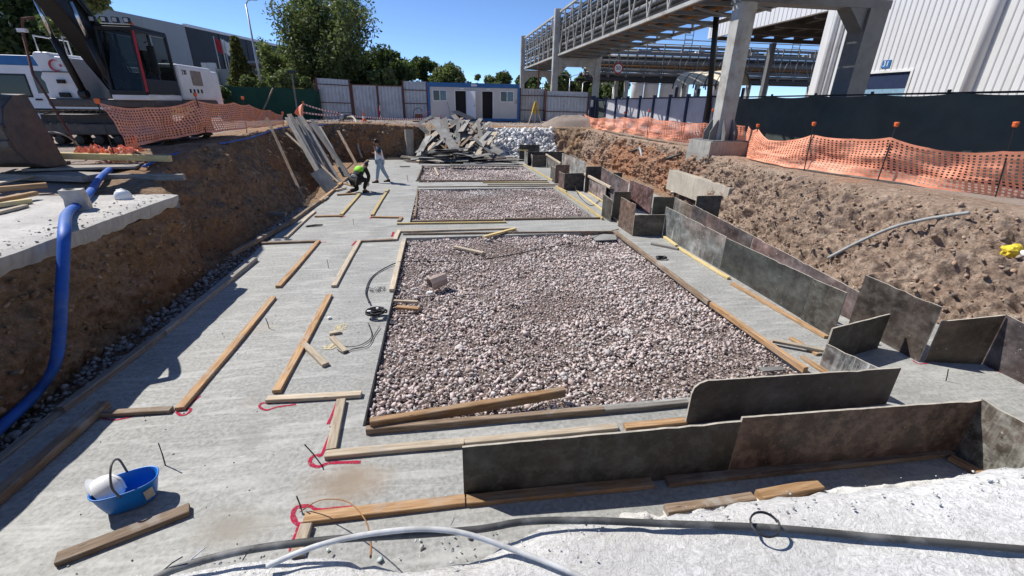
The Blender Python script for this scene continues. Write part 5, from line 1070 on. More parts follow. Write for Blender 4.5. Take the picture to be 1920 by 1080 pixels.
text_mesh('model_number', '230', .2, MAT['black_gloss'], EX, frame3((1.386, .25, 2.12), (0, 1, 0), (0, 0, 1)))
b = MB(); b.b2((1.375, .65, 1.75), (1.39, 1.35, 2.2)); b.build('vent_grille', simple('brown_grille', (.24, .19, .15)), EX)
for k in range(4): b = MB(); b.b2((1.375, .35+.25*k, 1.52), (1.392, .45+.25*k, 1.64)); b.build('handle_slot', MAT['interior'], EX)
# boom, stick, bucket
def arm(name, pts, w, hs, mat='black_gloss'):
    """box section along a polyline in the x=0 plane"""
    b = MB(); P = [Vector((0, y, z)) for y, z in pts]; vs = []
    for i, p in enumerate(P):
        t = (P[min(i+1, len(P)-1)]-P[max(0, i-1)]).normalized(); nrm = Vector((0, -t.z, t.y))
        for sx, sn in ((-1, -1), (1, -1), (1, 1), (-1, 1)): vs.append(p+Vector((sx*w/2, 0, 0))+nrm*sn*hs[i]/2)
    n_ = len(P); b.add(vs, [(i*4+j, i*4+(j+1) % 4, (i+1)*4+(j+1) % 4, (i+1)*4+j) for i in range(n_-1) for j in range(4)]+[(0, 1, 2, 3), tuple(range((n_-1)*4, n_*4))]); return b.build(name, MAT[mat], EX, bevel=.03)
arm('boom', [(-.55, 1.45), (-1.2, 2.4), (-1.9, 3.4), (-2.5, 3.95), (-3.3, 4.1), (-4.2, 3.9), (-4.95, 3.6)], .48, [.45, .75, .9, .9, .75, .6, .42])  # unseen upper bend is shaped low so its shadow misses the concrete
arm('stick', [(-4.7, 4.05), (-4.98, 3.55), (-5.15, 2.6), (-5.3, 1.8), (-5.35, 1.2)], .38, [.35, .6, .5, .42, .32])
for s in (-1, 1):
    b = MB(); b.tube([(s*.40, -1.7, 1.42), (s*.40, -2.15, 2.75)], .085, 14); c_ = b.build('boom_cylinder', MAT['black_gloss'], EX, smooth=True); b = MB(); b.tube([(s*.40, -2.15, 2.75), (s*.38, -2.35, 3.55)], .045, 12); b.build('rod', MAT['chrome'], c_, smooth=True)
    b = MB(); b.tube([(s*.40-.09, -1.72, 1.42), (s*.40+.09, -1.72, 1.42)], .11, 14); b.build('pin', MAT['steel_dark'], c_)
b = MB(); b.tube([(0, -2.2, 4.2), (0, -3.3, 4.65)], .09, 14); c_ = b.build('stick_cylinder', MAT['black_gloss'], EX, smooth=True); b = MB(); b.tube([(0, -3.3, 4.65), (0, -4.72, 4.1)], .045, 12); b.build('rod', MAT['chrome'], c_, smooth=True)
for k, (x, dy) in enumerate([(.30, .0), (.26, .06), (-.27, .0), (.31, .12)]):
    b = MB(); b.tube(curve([(x, -.4+dy, 1.6), (x, -1.0+dy, 2.35+.3), (x, -1.75+dy, 3.45), (x*.95, -2.4+dy, 4.1)], 24), .022, 6); b.build('hydraulic_hose', MAT['black'], EX, smooth=True)
bk = [(-5.25, 1.35), (-4.95, 1.32), (-4.62, 1.05), (-4.50, .65), (-4.62, .25), (-4.95, .02), (-5.35, -.08), (-5.75, .02)]
bk = [(-5.30+(-5.30-y)*-1, z) for y, z in bk]
b = MB(); n_ = len(bk); Wb = .72
shell = [(-5.15, 1.38), (-5.5, 1.34), (-5.82, 1.12), (-6.0, .72), (-5.95, .32), (-5.72, .02), (-5.3, -.12), (-4.75, -.14)]
vs = [(sx*Wb, y, z) for y, z in shell for sx in (-1, 1)]+[(sx*Wb, y*.97-.165, z*.95+.03) for y, z in shell for sx in (-1, 1)]; n_ = len(shell)
b.add(vs, [(2*i, 2*i+1, 2*i+3, 2*i+2) for i in range(n_-1)]+[(2*n_+2*i, 2*n_+2*i+2, 2*n_+2*i+3, 2*n_+2*i+1) for i in range(n_-1)])
for sx in (-1, 1): b.prism([(sx*Wb, y, z) for y, z in shell], (-sx*.03, 0, 0))
bkt = b.build('bucket', MAT['iron'], EX)
for k in range(5): b = MB(); x = -Wb+.12+k*.30; b.prism([(x-.07, -4.85, -.17), (x+.07, -4.85, -.17), (x+.03, -4.50, -.15), (x-.03, -4.50, -.15)], (0, 0, .07)); b.build('tooth', MAT['iron'], bkt)
for z0, z1 in [(.35, .50), (.72, .80)]: b = MB(); b.b2((-Wb*.8, -6.04, z0), (Wb*1.0, -5.93, z1)); b.build('wear_strip', MAT['iron'], bkt, bevel=.02)
for sx in (-.2, .2): b = MB(); b.prism([(sx, -5.05, 1.2), (sx, -5.75, 1.15), (sx, -5.55, 1.6), (sx, -5.3, 1.65)], (.05 if sx > 0 else -.05, 0, 0)); b.build('bucket_ear', MAT['iron'], bkt)
# ================================================================= VAN BEHIND THE EXCAVATOR
vn = thing('van', 'white van with a blue roof band parked behind the excavator', 'van', (-15.2, 20.6, 2.05), R(4))
b = MB(); b.prism([(-3.2, 0, .35), (2.35, 0, .35), (2.35, 0, 1.0), (2.2, 0, 1.25), (1.55, 0, 1.35), (.95, 0, 2.25), (.7, 0, 2.35), (-3.2, 0, 2.4)], (0, 1.9, 0)); b.build('body', MAT['white'], vn, bevel=.08)
b = MB(); b.b2((-3.22, -.03, 2.28), (.75, 1.93, 2.62)); b.build('roof_band', MAT['blue'], vn, bevel=.05)
for x0, x1 in [(-2.5, -1.3), (-.9, .1)]: b = MB(); b.b2((x0, -.02, 1.25), (x1, .02, 1.95)); w_ = b.build('window', MAT['glass'], vn, bevel=.008); b = MB(); b.b2((x0-.05, -.012, 1.2), (x1+.05, .0, 2.0)); b.build('window_seal', MAT['black'], w_)
b = MB(); b.prism([(.35, -.012, 1.35), (1.4, -.012, 1.35), (.92, -.012, 2.1), (.35, -.012, 2.12)], (0, .03, 0)); b.build('window', MAT['glass'], vn)
for x in (-2.2, 1.5):
    for y in (.0, 1.9): b = MB(); b.lathe([(.18, -.11), (.34, -.10), (.34, .10), (.18, .11)], 20); b.xf(Matrix.Translation((x, y, .34)) @ Matrix.Rotation(math.pi/2, 4, 'X')); w_ = b.build('wheel', MAT['black'], vn, smooth=True); b = MB(); b.lathe([(.05, -.12), (.18, -.115), (.18, .115), (.05, .12)], 16); b.xf(Matrix.Translation((x, y, .34)) @ Matrix.Rotation(math.pi/2, 4, 'X')); b.build('rim', MAT['galv'], w_)
b = MB(); b.b2((-3.0, -.02, .75), (2.2, .01, .82)); b.build('side_moulding', MAT['black'], vn); b = MB(); b.b2((.2, -.05, 1.1), (.4, 0, 1.16)); b.build('door_handle', MAT['black'], vn)
# lamp bracket and red flag pole between van and boom
pl_ = thing('pole', 'thin bent reddish pole with a white clamp standing behind the bucket', 'pole', G(155, 292, 1.95)); a = G(155, 292, 1.95)
b = MB(); b.tube([a, atY(88, 180, a.y+.3), atY(62, 140, a.y+.5), atY(42, 60, a.y+.8), atY(42, 35, a.y+.8), atY(66, 33, a.y+.8)], .03, 8); b.build('tube', MAT['post_rust'], pl_, world=True, smooth=True)
b = MB(); q = atY(42, 57, a.y+.8); b.b2(q-Vector((.09, .05, .04)), q+Vector((.09, .05, .04))); b.build('clamp', MAT['white'], pl_, world=True)
cable([G(110, 290, 2.0), atY(88, 255, 12.2), atY(100, 248, 12.3), atY(130, 258, 12.4), G(160, 285, 2.0)], .018, 'pipe_grey', 'loop of pale wire lying before the excavator track', name='wire', n=30)
# ================================================================= ORANGE BARRIER NETS
def net(root, stations, pitch=.125, rows=13, hole=.46, seed=0, mat='orange_net'):
    """stations: (top point, bottom point); holes are real openings"""
    T = [Vector(a) for a, _ in stations]; Bm = [Vector(c) for _, c in stations]
    n = len(T); pos = [0]
    for i in range(1, n): pos.append(pos[-1]+(Bm[i]-Bm[i-1]).length)
    L = pos[-1]; cols = int(L/pitch); us = []
    for c in range(cols): us += [c*pitch, c*pitch+pitch*(1-hole)]
    us.append(min(L, cols*pitch)); vs_ = [0.0, .06]
    for r_ in range(rows): a = .06+(.90/rows)*r_; vs_ += [a+.90/rows*.56, a+.90/rows]
    vs_ = sorted(set(vs_+[1.0])); b = MB()
    def at(arr, u):
        for i in range(n-1):
            if u <= pos[i+1] or i == n-2: t = (u-pos[i])/(pos[i+1]-pos[i]); return arr[i].lerp(arr[i+1], t), t, (pos[i+1]-pos[i])
    for u in us:
        a, t, l = at(T, u); c, _, _ = at(Bm, u); sag = 4*t*(1-t)*min(.16, .035*l)
        d = (a-c); hz_ = Vector((-(Bm[-1]-Bm[0]).y, (Bm[-1]-Bm[0]).x, 0)).normalized()
        for v in vs_:
            p = a.lerp(c, v); w = fbm(u*.9+seed, v*2.2, seed, 3)*.10+.05*math.sin(u*3+v*5+seed); p = p+hz_*w*(.3+.9*v*(1-.3*v))+Vector((0, 0, -sag*(1-v)+.03*noise.noise(Vector((u*1.4, v, seed)))*v)); b.v.append(tuple(p))
    nv = len(vs_)
    for i in range(len(us)-1):
        for j in range(nv-1):
            if i % 2 == 1 and j >= 1 and j % 2 == 1 and j < nv-2: continue
            b.f.append((i*nv+j, i*nv+j+1, (i+1)*nv+j+1, (i+1)*nv+j)); b.mi.append(0)
    return b.build('net', MAT[mat], root, world=True, smooth=True)
def stake(root, base, top, cap=True, r=.014):
    b = MB(); b.tube([base, top], r, 6); o = b.build('stake', MAT['steel_dark'], root, world=True)
    if cap:
        t = Vector(top); b = MB(); b.lathe([(.028, -.05), (.045, -.03), (.05, .02), (.055, .03), (.05, .055), (.02, .06)], 12, t); b.build('cap', MAT['orange_cap'], o, world=True)
def fence(label, st, caps, pitch=.125, rows=13, seed=0):
    st = [(Vector(a), Vector(c)) for a, c in st]; o = st[0][1].copy(); root = thing('barrier_net', label, 'barrier net', o); net(root, st, pitch, rows, seed=seed)
    for base, top in caps: stake(root, base, top)
    return root
lf = [((185, 192), (243, 277), 11.6), ((272, 201), (300, 264), 13.4), ((365, 187), (388, 249), 15.6), ((438, 192), (450, 243), 18.2), ((467, 196), (470, 240), 19.8), ((505, 206), (508, 237), 22.4), ((532, 214), (534, 232), 24.8)]
fence('orange barrier net sagging along the bank in front of the excavator', [(atY(*a, Y), atY(*c, Y)) for a, c, Y in lf],
      [(atY(214, 290, 11.55), atY(182, 190, 11.55)), (atY(388, 254, 15.65), atY(366, 178, 15.65)), (atY(463, 248, 19.4), atY(455, 184, 19.4)), (atY(532, 240, 24.9), atY(530, 212, 24.9))], .13, 12, 3)
st = [(atY(566, 196, 30.6), atY(560, 218, 30.6)), (atY(569, 196, 30.9), atY(569, 226, 30.9))]
root = thing('barrier_net', 'short torn piece of orange net beside the plank stack', 'barrier net', st[1][1]); a = atY(568, 192, 30.9)
b = MB(); b.sheet(lambda u, v: atY(lerp(lerp(552, 566, v), 568.5, u), lerp(lerp(212, 195, v**.6), lerp(226, 193, v), u), 30.6+.25*math.sin(u*5+v*3)), 10, 8); b.build('net', MAT['orange_net'], root, world=True, smooth=True); stake(root, atY(569, 236, 30.9), a)
RF = [(1096, 214, 241, 33.6), (1135, 220, 244, 28.5), (1168, 219, 249, 25.6), (1214, 218, 258, 22.4), (1262, 226, 265, 20.0), (1322, 230, 274, 18.4), (1372, 232, 282, 17.4), (1402, 236, 288, 16.9)]
fence('orange barrier net between the lime rubble and the pipe bridge column', [(atY(x, t, Y), atY(x+1, q, Y)) for x, t, q, Y in RF], [(atY(1168, 252, 25.6), atY(1171, 211, 25.6)), (atY(1213, 262, 22.4), atY(1217, 208, 22.4)), (atY(1332, 278, 18.1), atY(1337, 207, 18.1))], .14, 12, 9)
RF = [(1402, 236, 290, 16.8), (1418, 240, 298, 14.0), (1440, 262, 303, 13.1), (1482, 262, 312, 12.2), (1522, 252, 317, 11.5), (1600, 260, 326, 10.5), (1668, 257, 337, 9.6), (1740, 277, 350, 8.9), (1800, 285, 360, 8.4), (1880, 283, 378, 7.75), (1925, 283, 388, 7.45), (2050, 300, 420, 6.6)]
fence('orange barrier net beside the dark green shade fence, pierced by capped stakes', [(atY(x+(t-320)*-.03, t, Y), atY(x-12, q, Y)) for x, t, q, Y in RF], [(atY(1412, 302, 14.0), atY(1421, 236, 14.0)), (atY(1507, 322, 11.5), atY(1526, 233, 11.5)), (atY(1645, 340, 9.6), atY(1681, 234, 9.6)), (atY(1862, 385, 7.7), atY(1904, 234, 7.7))], .105, 14, 17)
# fallen scrap of net
sc_ = G(205, 300, 1.95); b = MB(); b.sheet(lambda u, v: (sc_.x+lerp(-.5, .62, u)+.12*fbm(u*3, v*3, 1), sc_.y+lerp(-.35, .45, v)+.12*fbm(u*3, v*3, 5), sc_.z+.12+.28*abs(fbm(u*4, v*4, 9, 4))+.5*math.exp(-((u-1.15)**2+(v-.6)**2)*22)), 34, 26)
for i in range(len(b.f)-1, -1, -1):
    if (i % 34) % 2 == 1 and (i//34) % 2 == 1: b.f.pop(i); b.mi.pop(i)
tag(b.build('net_scrap', MAT['orange_net'], loc=sc_, world=True), 'crumpled scrap of orange net lying on the grey boards', 'net scrap')
# ================================================================= HOARDING, SITE OFFICE AND BITS AROUND THEM
def hoarding(x0, x1, zb, zt0, zt1, Y, label, rails=(.35, .72), pitch=.24, posts=(0, 1), Yr=None, ph=2.45):
    root = thing('hoarding_panel', label, 'hoarding panel', (x0, Y, zb)); W_ = x1-x0; n = int(W_/pitch); b = MB(); xs = []
    for k in range(n):
        for f_, d in ((0, 0), (.62, 0), (.72, .035), (.90, .035)): xs.append(((k+f_)*W_/n, d))
    xs.append((W_, 0)); Yr = Yr if Yr is not None else Y
    b.add([(x, -d+(Yr-Y)*x/W_, z) for x, d in xs for z in (0, lerp(zt0, zt1, x/W_)-zb)], [(2*i, 2*i+2, 2*i+3, 2*i+1) for i in range(len(xs)-1)]); b.build('sheet', MAT['galv'], root)
    for r_ in rails: b = MB(); h0 = (zt0-zb)*r_; h1 = (zt1-zb)*r_; b.beam((0, -.08, h0), (W_, -.08+Yr-Y, h1), .05, .06); b.build('rail', MAT['post_rust'], root)
    for p_ in posts: b = MB(); x = W_*p_; b.b2((x-.05, -.16+(Yr-Y)*p_, -.1), (x+.05, -.05+(Yr-Y)*p_, lerp(zt0, zt1, p_)-zb+.05)); b.build('post', MAT['post_rust'], root)
    return root
HY = 37.2
def hx(px, py=180): return atY(px, py, HY).x
def hz_(px, py): return atY(px, py, HY).z
hoarding(hx(597), hx(658), 2.02, hz_(590, 146), hz_(655, 150), HY, 'corrugated grey hoarding panel with two rails next to the green net fence', (.42, .86))
hoarding(hx(661), hx(708), 2.02, hz_(660, 158), hz_(705, 159), HY+.05, 'lower corrugated hoarding panel framed in brown, next to the two railed panel', (.04, .99), posts=(0, 1))
hoarding(hx(710), hx(755), 2.02, hz_(710, 160), hz_(750, 161), HY+.05, 'lower corrugated hoarding panel framed in brown, beside the red post', (.04, .99), posts=(1,))
hoarding(hx(757), hx(801), 2.02, hz_(757, 152), hz_(798, 153), HY, 'corrugated hoarding panel right against the site office', (.44, .78))
hoarding(atY(975, 180, 38).x, atY(1021, 180, 38).x, 1.98, atY(975, 166, 38).z, atY(1020, 167, 38).z, 38.0, 'sunlit corrugated hoarding panel behind the yellow tripod', (.36, .80))
hoarding(atY(1023, 180, 37.4).x, atY(1103, 180, 36.6).x, 1.95, atY(1023, 170, 37.4).z, atY(1103, 173, 36.6).z, 37.4, 'corrugated hoarding panel ending at the blue gate post', (.36, .84), Yr=36.6)
rp = thing('post', 'short red painted post on the centre line of the hoarding', 'post', (hx(708), HY-.2, 2.02)); b = MB(); b.b2((-.07, -.07, -.1), (.07, .07, .95)); b.build('shaft', MAT['red'], rp); b = MB(); b.b2((-.16, -.16, -.05), (.16, .16, .03)); b.build('foot', MAT['red'], rp)
b = MB(); a = Vector((hx(602), HY-1.0, 2.02)); b.beam(a, Vector((hx(593), HY-.1, hz_(593, 150))), .07, .07); tag(b.build('brace', MAT['post_rust'], loc=a, world=True), 'slanting brown brace propping the railed hoarding panel', 'brace')
# site office
OX0, OX1, OY = atY(803, 200, 36.0).x, atY(974, 200, 36.0).x, 36.0; OZ = 2.08; OW = OX1-OX0; OH = 2.62
of = thing('site_office', 'white cabin office with blue frame, two windows and two dark doorways', 'cabin', (OX0, OY, OZ))
def ox(px): return (px-803)/(974-803)*OW
fr = .17; holes = [(ox(812), ox(838), 1.35, 2.12), (ox(852), ox(874), .12, 2.12), (ox(902), ox(924), .12, 2.12), (ox(937), ox(963), 1.35, 2.12)]
# front wall pieces between the openings
xs = [fr]+[v for h in holes for v in h[:2]]+[OW-fr]
for i in range(0, len(xs), 2): b = MB(); b.b2((xs[i], .04, fr), (xs[i+1], .10, OH-.30)); b.build('wall_panel', MAT['cream'], of)
for (x0, x1, z0, z1) in holes:
    b = MB(); b.b2((x0, .045, z1), (x1, .10, OH-.30)); b.build('wall_panel', MAT['cream'], of)
    if z0 > .5: b = MB(); b.b2((x0, .045, fr), (x1, .10, z0)); b.build('wall_panel', MAT['cream'], of)
for nm, a, c in [('frame_rail', (0, 0, OH-.30), (OW, .2, OH)), ('frame_rail', (0, 0, 0), (OW, .2, fr)), ('frame_post', (0, .0, fr), (fr, .2, OH-.30)), ('frame_post', (OW-fr, .0, fr), (OW, .2, OH-.30)), ('side_wall', (.02, .2, 0), (.10, 2.4, OH)), ('side_wall', (OW-.10, .2, 0), (OW-.02, 2.4, OH)), ('back_wall', (.1, 2.3, 0), (OW-.1, 2.4, OH)), ('roof', (0.02, .2, OH-.12), (OW-.02, 2.42, OH-.02)), ('floor', (.1, .2, .02), (OW-.1, 2.3, .12))]:
    b = MB(); b.b2(a, c); b.build(nm, MAT['blue' if nm.startswith('frame') or nm == 'roof' else ('cream' if nm != 'floor' else 'interior')], of)
for (x0, x1, z0, z1) in (holes[0], holes[3]):
    b = MB(); t = .05
    for a, c in [((x0, .02, z0), (x1, .07, z0+t)), ((x0, .02, z1-t), (x1, .07, z1)), ((x0, .02, z0+t), (x0+t, .07, z1-t)), ((x1-t, .02, z0+t), (x1, .07, z1-t)), (((x0+x1)/2-t/2, .02, z0+t), ((x0+x1)/2+t/2, .07, z1-t))]: b.b2(a, c)
    w_ = b.build('window_frame', MAT['white_clean'], of); 
    for (xa, xb, mt) in ((x0+t, (x0+x1)/2-t/2, 'glass'), ((x0+x1)/2+t/2, x1-t, 'glass_blue')): b = MB(); b.b2((xa, .05, z0+t), (xb, .06, z1-t)); b.build('pane', MAT[mt], w_)
for (x0, x1, z0, z1) in holes[1:3]:
    b = MB(); t = .05
    for a, c in [((x0, .02, z0), (x0+t, .09, z1)), ((x1-t, .02, z0), (x1, .09, z1)), ((x0+t, .02, z1-t), (x1-t, .09, z1))]: b.b2(a, c)
    b.build('door_frame', MAT['white_clean'], of); b = MB(); b.b2((x0+t, .30, z0), (x1-t, .34, z1-t)); b.build('doorway_dark', MAT['interior'], of)  # dark sheet added in place of the unlit room behind the opening
x0 = holes[1][1]; b = MB(); b.b2((0, -.02, .14), (.82, .02, 2.08)); d_ = b.build('door_leaf', MAT['white_clean'], of, loc=(x0, -.02, 0), rot=(0, 0, R(-40))); b = MB(); b.b2((.7, -.05, 1.05), (.78, -.02, 1.10)); b.build('handle', MAT['steel_dark'], d_)
x0 = holes[2][0]; b = MB(); b.b2((-.80, -.02, .14), (0, .02, 2.08)); d_ = b.build('door_leaf', MAT['cream'], of, loc=(x0, -.025, 0), rot=(0, 0, R(3)))
for px in (866, 914): b = MB(); b.b2((ox(px)-.14, -.06, OH-.44), (ox(px)+.14, .0, OH-.34)); b.build('wall_lamp', MAT['white_clean'], of)
b = MB(); b.b2((ox(888)-.22, -.015, OH-.22), (ox(888)+.22, .0, OH-.08)); b.build('name_plate', MAT['white'], of)
b = MB(); b.b2((ox(968)-.12, .03, 1.25), (ox(968)+.16, .04, 1.55)); b.build('notice', MAT['paper'], of)
b = MB(); b.tube([(ox(838), .03, 1.3), (ox(842), -.3, .6), (ox(842), -.6, .05)], .012, 5); b.build('power_lead', MAT['black'], of)
# survey tripod
tp = G(1003, 216, 2.05)*0+Vector((atY(1003, 225, 34.2).x, 34.2, 1.98)); tr_ = thing('survey_tripod', 'yellow survey tripod standing beside the site office', 'tripod', tp)
for k in range(3):
    t = R(80)+k*2.094; b = MB(); f_ = Vector((math.cos(t)*.55, math.sin(t)*.55, 0)); b.beam((f_.x*.12, f_.y*.12, 1.45), tuple(f_*.55+Vector((0, 0, .66))), .13, .035); l_ = b.build('leg', MAT['yellow'], tr_); b = MB(); b.beam(tuple(f_*.52+Vector((0, 0, .72))), tuple(f_), .05, .03); b.build('foot', MAT['wood_pale'], l_)
b = MB(); b.lathe([(.09, 1.42), (.10, 1.5), (.05, 1.52)], 14); b.build('head', MAT['yellow'], tr_)
# dirt heap by the tripod
b = MB(); hc = Vector((atY(1075, 238, 33.5).x, 33.0, gz(9, 33))); b.sheet(lambda u, v: (hc.x+lerp(-2.6, 2.4, u), hc.y+lerp(-1.4, 1.8, v), hc.z-.05+.75*max(0, 1-((u-.5)*2)**2)*max(0, 1-((v-.5)*2)**2)*(1+.3*fbm(u*4, v*4, 2))), 34, 24)
tag(b.build('earth_heap', MAT['ground'], loc=hc, world=True, smooth=True), 'low heap of gravelly earth in front of the hoarding', 'heap')
# cones
def cone(x, y, label):
    z = gz(x, y)+.02; c_ = thing('traffic_cone', label, 'cone', (x, y, z), group='traffic cones at the pit edge'); b = MB(); b.b2((-.17, -.17, 0), (.17, .17, .04)); b.build('base', MAT['orange_cap'], c_); b = MB(); b.lathe([(.13, .04), (.10, .2)], 16); b.lathe([(.076, .34), (.03, .62), (.025, .64)], 16); b.build('body', MAT['orange_cap'], c_, smooth=True); b = MB(); b.lathe([(.104, .2), (.079, .34)], 16, caps=False); b.build('band', MAT['white'], c_, smooth=True)
p1_ = atY(683, 224, 32.6); cone(p1_.x, 32.6, 'orange traffic cone before the red post'); p2_ = atY(825, 226, 32.4); cone(p2_.x, 32.4, 'orange traffic cone beside the plywood heap'); cone(atY(565, 232, 31.5).x, 31.5, 'orange traffic cone half hidden behind the torn net')
# warning tapes
TAPE = NT('striped_tape'); w_ = TAPE.n('ShaderNodeTexWave', wave_type='BANDS'); w_.inputs['Scale'].default_value = 2.2; TAPE.l(TAPE.raw, w_.inputs['Vector']); MAT['tape'] = TAPE.done(TAPE.ramp(w_.outputs['Fac'], [(.48, (.75, .74, .72)), (.52, (.45, .12, .09))]), .5)
def tape(p, q, sag, label):
    b = MB(); p = Vector(p); q = Vector(q); b.sheet(lambda u, v: p.lerp(q, u)+Vector((0, .02*math.sin(u*9), -sag*4*u*(1-u)-.05+.10*v)), 20, 1); tag(b.build('warning_tape', MAT['tape'], loc=p, world=True), label, 'warning tape')
tape(atY(569, 195, 30.9), atY(640, 212, 32.8), .08, 'upper striped tape from the torn net to the pump'); tape(atY(569, 211, 30.9), atY(640, 216, 32.8), .06, 'lower striped tape from the torn net to the pump')
tape(Vector((p1_.x, 32.6, 2.35))*1, atY(655, 215, 32.9), .04, 'slack striped tape from the pump to the first cone'); tape((p1_.x, 32.6, 2.35), (p2_.x, 32.4, 2.35), .1, 'striped tape between the two cones')
# pump with suction hose
pz = atY(648, 222, 32.9); pu = thing('water_pump', 'small grey water pump at the pit edge with blue and grey hoses', 'pump', (pz.x, 32.9, gz(pz.x, 32.9))); b = MB()
for s in (-.25, .25): b.tube([(-.4, s, .03), (-.4, s, .55), (.4, s, .55), (.4, s, .03), (-.4, s, .03)], .02, 6)
b.build('frame', MAT['steel_dark'], pu); b = MB(); b.b2((-.05, -.18, .1), (.33, .18, .46)); b.build('engine', MAT['grey_plastic'], pu, bevel=.04); b = MB(); b.lathe([(.08, -.15), (.19, -.10), (.19, .10), (.08, .15)], 16); b.xf(Matrix.Translation((-.2, 0, .26)) @ Matrix.Rotation(math.pi/2, 4, 'Y')); b.build('casing', MAT['galv'], pu, smooth=True)
cable([(pz.x+.1, 32.8, 2.3), (pz.x+.6, 32.2, 2.35), (pz.x+1.0, 31.0, 2.0), (pz.x+1.15, 30.2, 1.4), (pz.x+1.15, 29.7, .7), (pz.x+1.35, 29.4, .05)], .07, 'conc_tan', 'ribbed grey suction hose hanging from the pump into the pit', name='suction_hose', cat='hose', n=50)
# compactor
cz = atY(786, 216, 34.8); cp = thing('plate_compactor', 'red brown plate compactor parked beside the site office', 'compactor', (cz.x, 34.8, gz(cz.x, 34.8))); b = MB(); b.prism([(-.45, -.25, .0), (.45, -.25, .0), (.55, -.25, .12), (-.55, -.25, .12)], (0, .5, 0)); b.build('plate', MAT['iron'], cp); b = MB(); b.b2((-.3, -.2, .16), (.25, .2, .55)); b.build('engine', MAT['post_rust'], cp, bevel=.05); b = MB(); b.tube(curve([(.2, -.2, .3), (.62, -.2, .65), (.75, 0, .72), (.62, .2, .65), (.2, .2, .3)], 20), .02, 6); b.build('handle', MAT['red'], cp); b = MB(); b.tube(curve([(-.4, -.22, .2), (-.35, -.22, .75), (.05, -.22, .95), (.25, -.22, .7)], 16), .025, 6); b.build('guard', MAT['steel_dark'], cp)
# boards by the cones
plank(atY(765, 226, 32.8), atY(800, 228, 32.2), .25, .04, 'wood_pale', 'pale board lying on the stones before the second cone', name='board', cat='board'); plank(atY(810, 224, 33.2), atY(842, 230, 32.2), .3, .03, 'wood_grey', 'grey board lying at the top edge of the plywood heap', name='board', cat='board')
# green net fence on the excavator side
gf = thing('shade_net_fence', 'green shade net fence next to the hoarding', 'fence', atY(595, 215, 36.6)); gl = [(415, 160, 218, 33.5), (512, 163, 220, 34.8), (586, 166, 219, 36.2), (597, 170, 219, 36.6)]
def gsheet(u, v):
    i = min(len(gl)-2, int(u*(len(gl)-1))); t = u*(len(gl)-1)-i; Y = lerp(gl[i][3], gl[i+1][3], t); p = atY(lerp(gl[i][0], gl[i+1][0], t), lerp(gl[i][1], gl[i+1][1], t), Y); p.z = lerp(p.z, gz(p.x, p.y)-.05, v); return p+Vector((0, .10*fbm(u*9, v*2, 3)+.04*math.sin(v*9+u*20), -.06*4*t*(1-t)*(1-v)))
b = MB(); b.sheet(gsheet, 60, 16); b.build('net', MAT['green_net'], gf, world=True, smooth=True)
for x, t, q, Y in gl: p = atY(x, t-3, Y+.08); b = MB(); b.tube([(p.x, Y+.1, gz(p.x, Y)-.2), p], .04, 8); b.build('post', MAT['steel_dark'], gf, world=True)
b = MB(); a = atY(512, 165, 34.6); b.beam(a, (a.x-.9, 33.4, 2.05), .08, .08); b.build('prop', MAT['wood_old'], gf, world=True)
lampless = thing('floodlight_stand', 'grey post with a small floodlight before the green net fence', 'light post', (atY(556, 200, 34).x, 34, 2.0)); a = Vector((atY(556, 200, 34).x, 34, 2.0)); t_ = atY(547, 137, 34); b = MB(); b.tube([a, t_], .05, 8); b.build('post', MAT['steel_grey'], lampless, world=True); b = MB(); b.box(t_+Vector((0, 0, .08)), (.55, .3, .2)); b.build('floodlight', MAT['steel_dark'], lampless, world=True, bevel=.03)
# ================================================================= PIPE BRIDGE
PB = thing('pipe_bridge', 'grey steel truss bridge carrying rows of pipes on tall columns', 'pipe bridge', (9.8, 40, 0)); X0, X1, ZB, ZT, YA, YB = 0.0, 3.4, 7.0, 10.0, -50.0, 14.3   # local Y
def pb(name, b, mat, smooth=False, parent=PB): return b.build(name, MAT[mat], parent, smooth=smooth)
for x in (X0, X1):
    for z in (ZB, ZT): b = MB(); b.b2((x-.068, YA, z-.068), (x+.068, YB, z+.068)); pb('chord', b, 'steel_beige')
du = MB(); du.beam((0, 0, .09), (0, .96, ZT-ZB-.09), .075, .075, (1, 0, 0)); du = du.mesh('diagonal', MAT['steel_beige']); dd = MB(); dd.beam((0, 0, .09), (0, -.96, ZT-ZB-.09), .075, .075, (1, 0, 0)); dd = dd.mesh('diagonal', MAT['steel_beige'])
cbm = MB(); cbm.b2((.09, -.07, -.08), (X1-.09, .07, .07)); cbm = cbm.mesh('cross_beam', MAT['steel_grey']); tbm = MB(); tbm.b2((.09, -.045, -.05), (X1-.09, .045, .045)); tbm = tbm.mesh('top_strut', MAT['steel_beige'])
xb = MB(); xb.beam((.1, .05, -.16), (X1-.1, 1.95, -.16), .07, .07); xb = xb.mesh('bottom_brace', MAT['steel_grey']); mid = MB(); mid.b2((.09, -.05, -.05), (X1-.09, .05, .05)); mid = mid.mesh('pipe_shelf', MAT['steel_grey'])
k = 0; y = YA+.3
while y < YB:
    for x in (X0, X1): link('diagonal', du, PB, (x, y, ZB)); link('diagonal', dd, PB, (x, y, ZB))
    link('cross_beam', cbm, PB, (0, y, ZB)); link('top_strut', tbm, PB, (0, y+1, ZT)); link('bottom_brace', xb, PB, (0, y, ZB))
    if k % 2 == 0:
        for z in (8.0, 8.9): link('pipe_shelf', mid, PB, (0, y, z))
    y += 2.0; k += 1
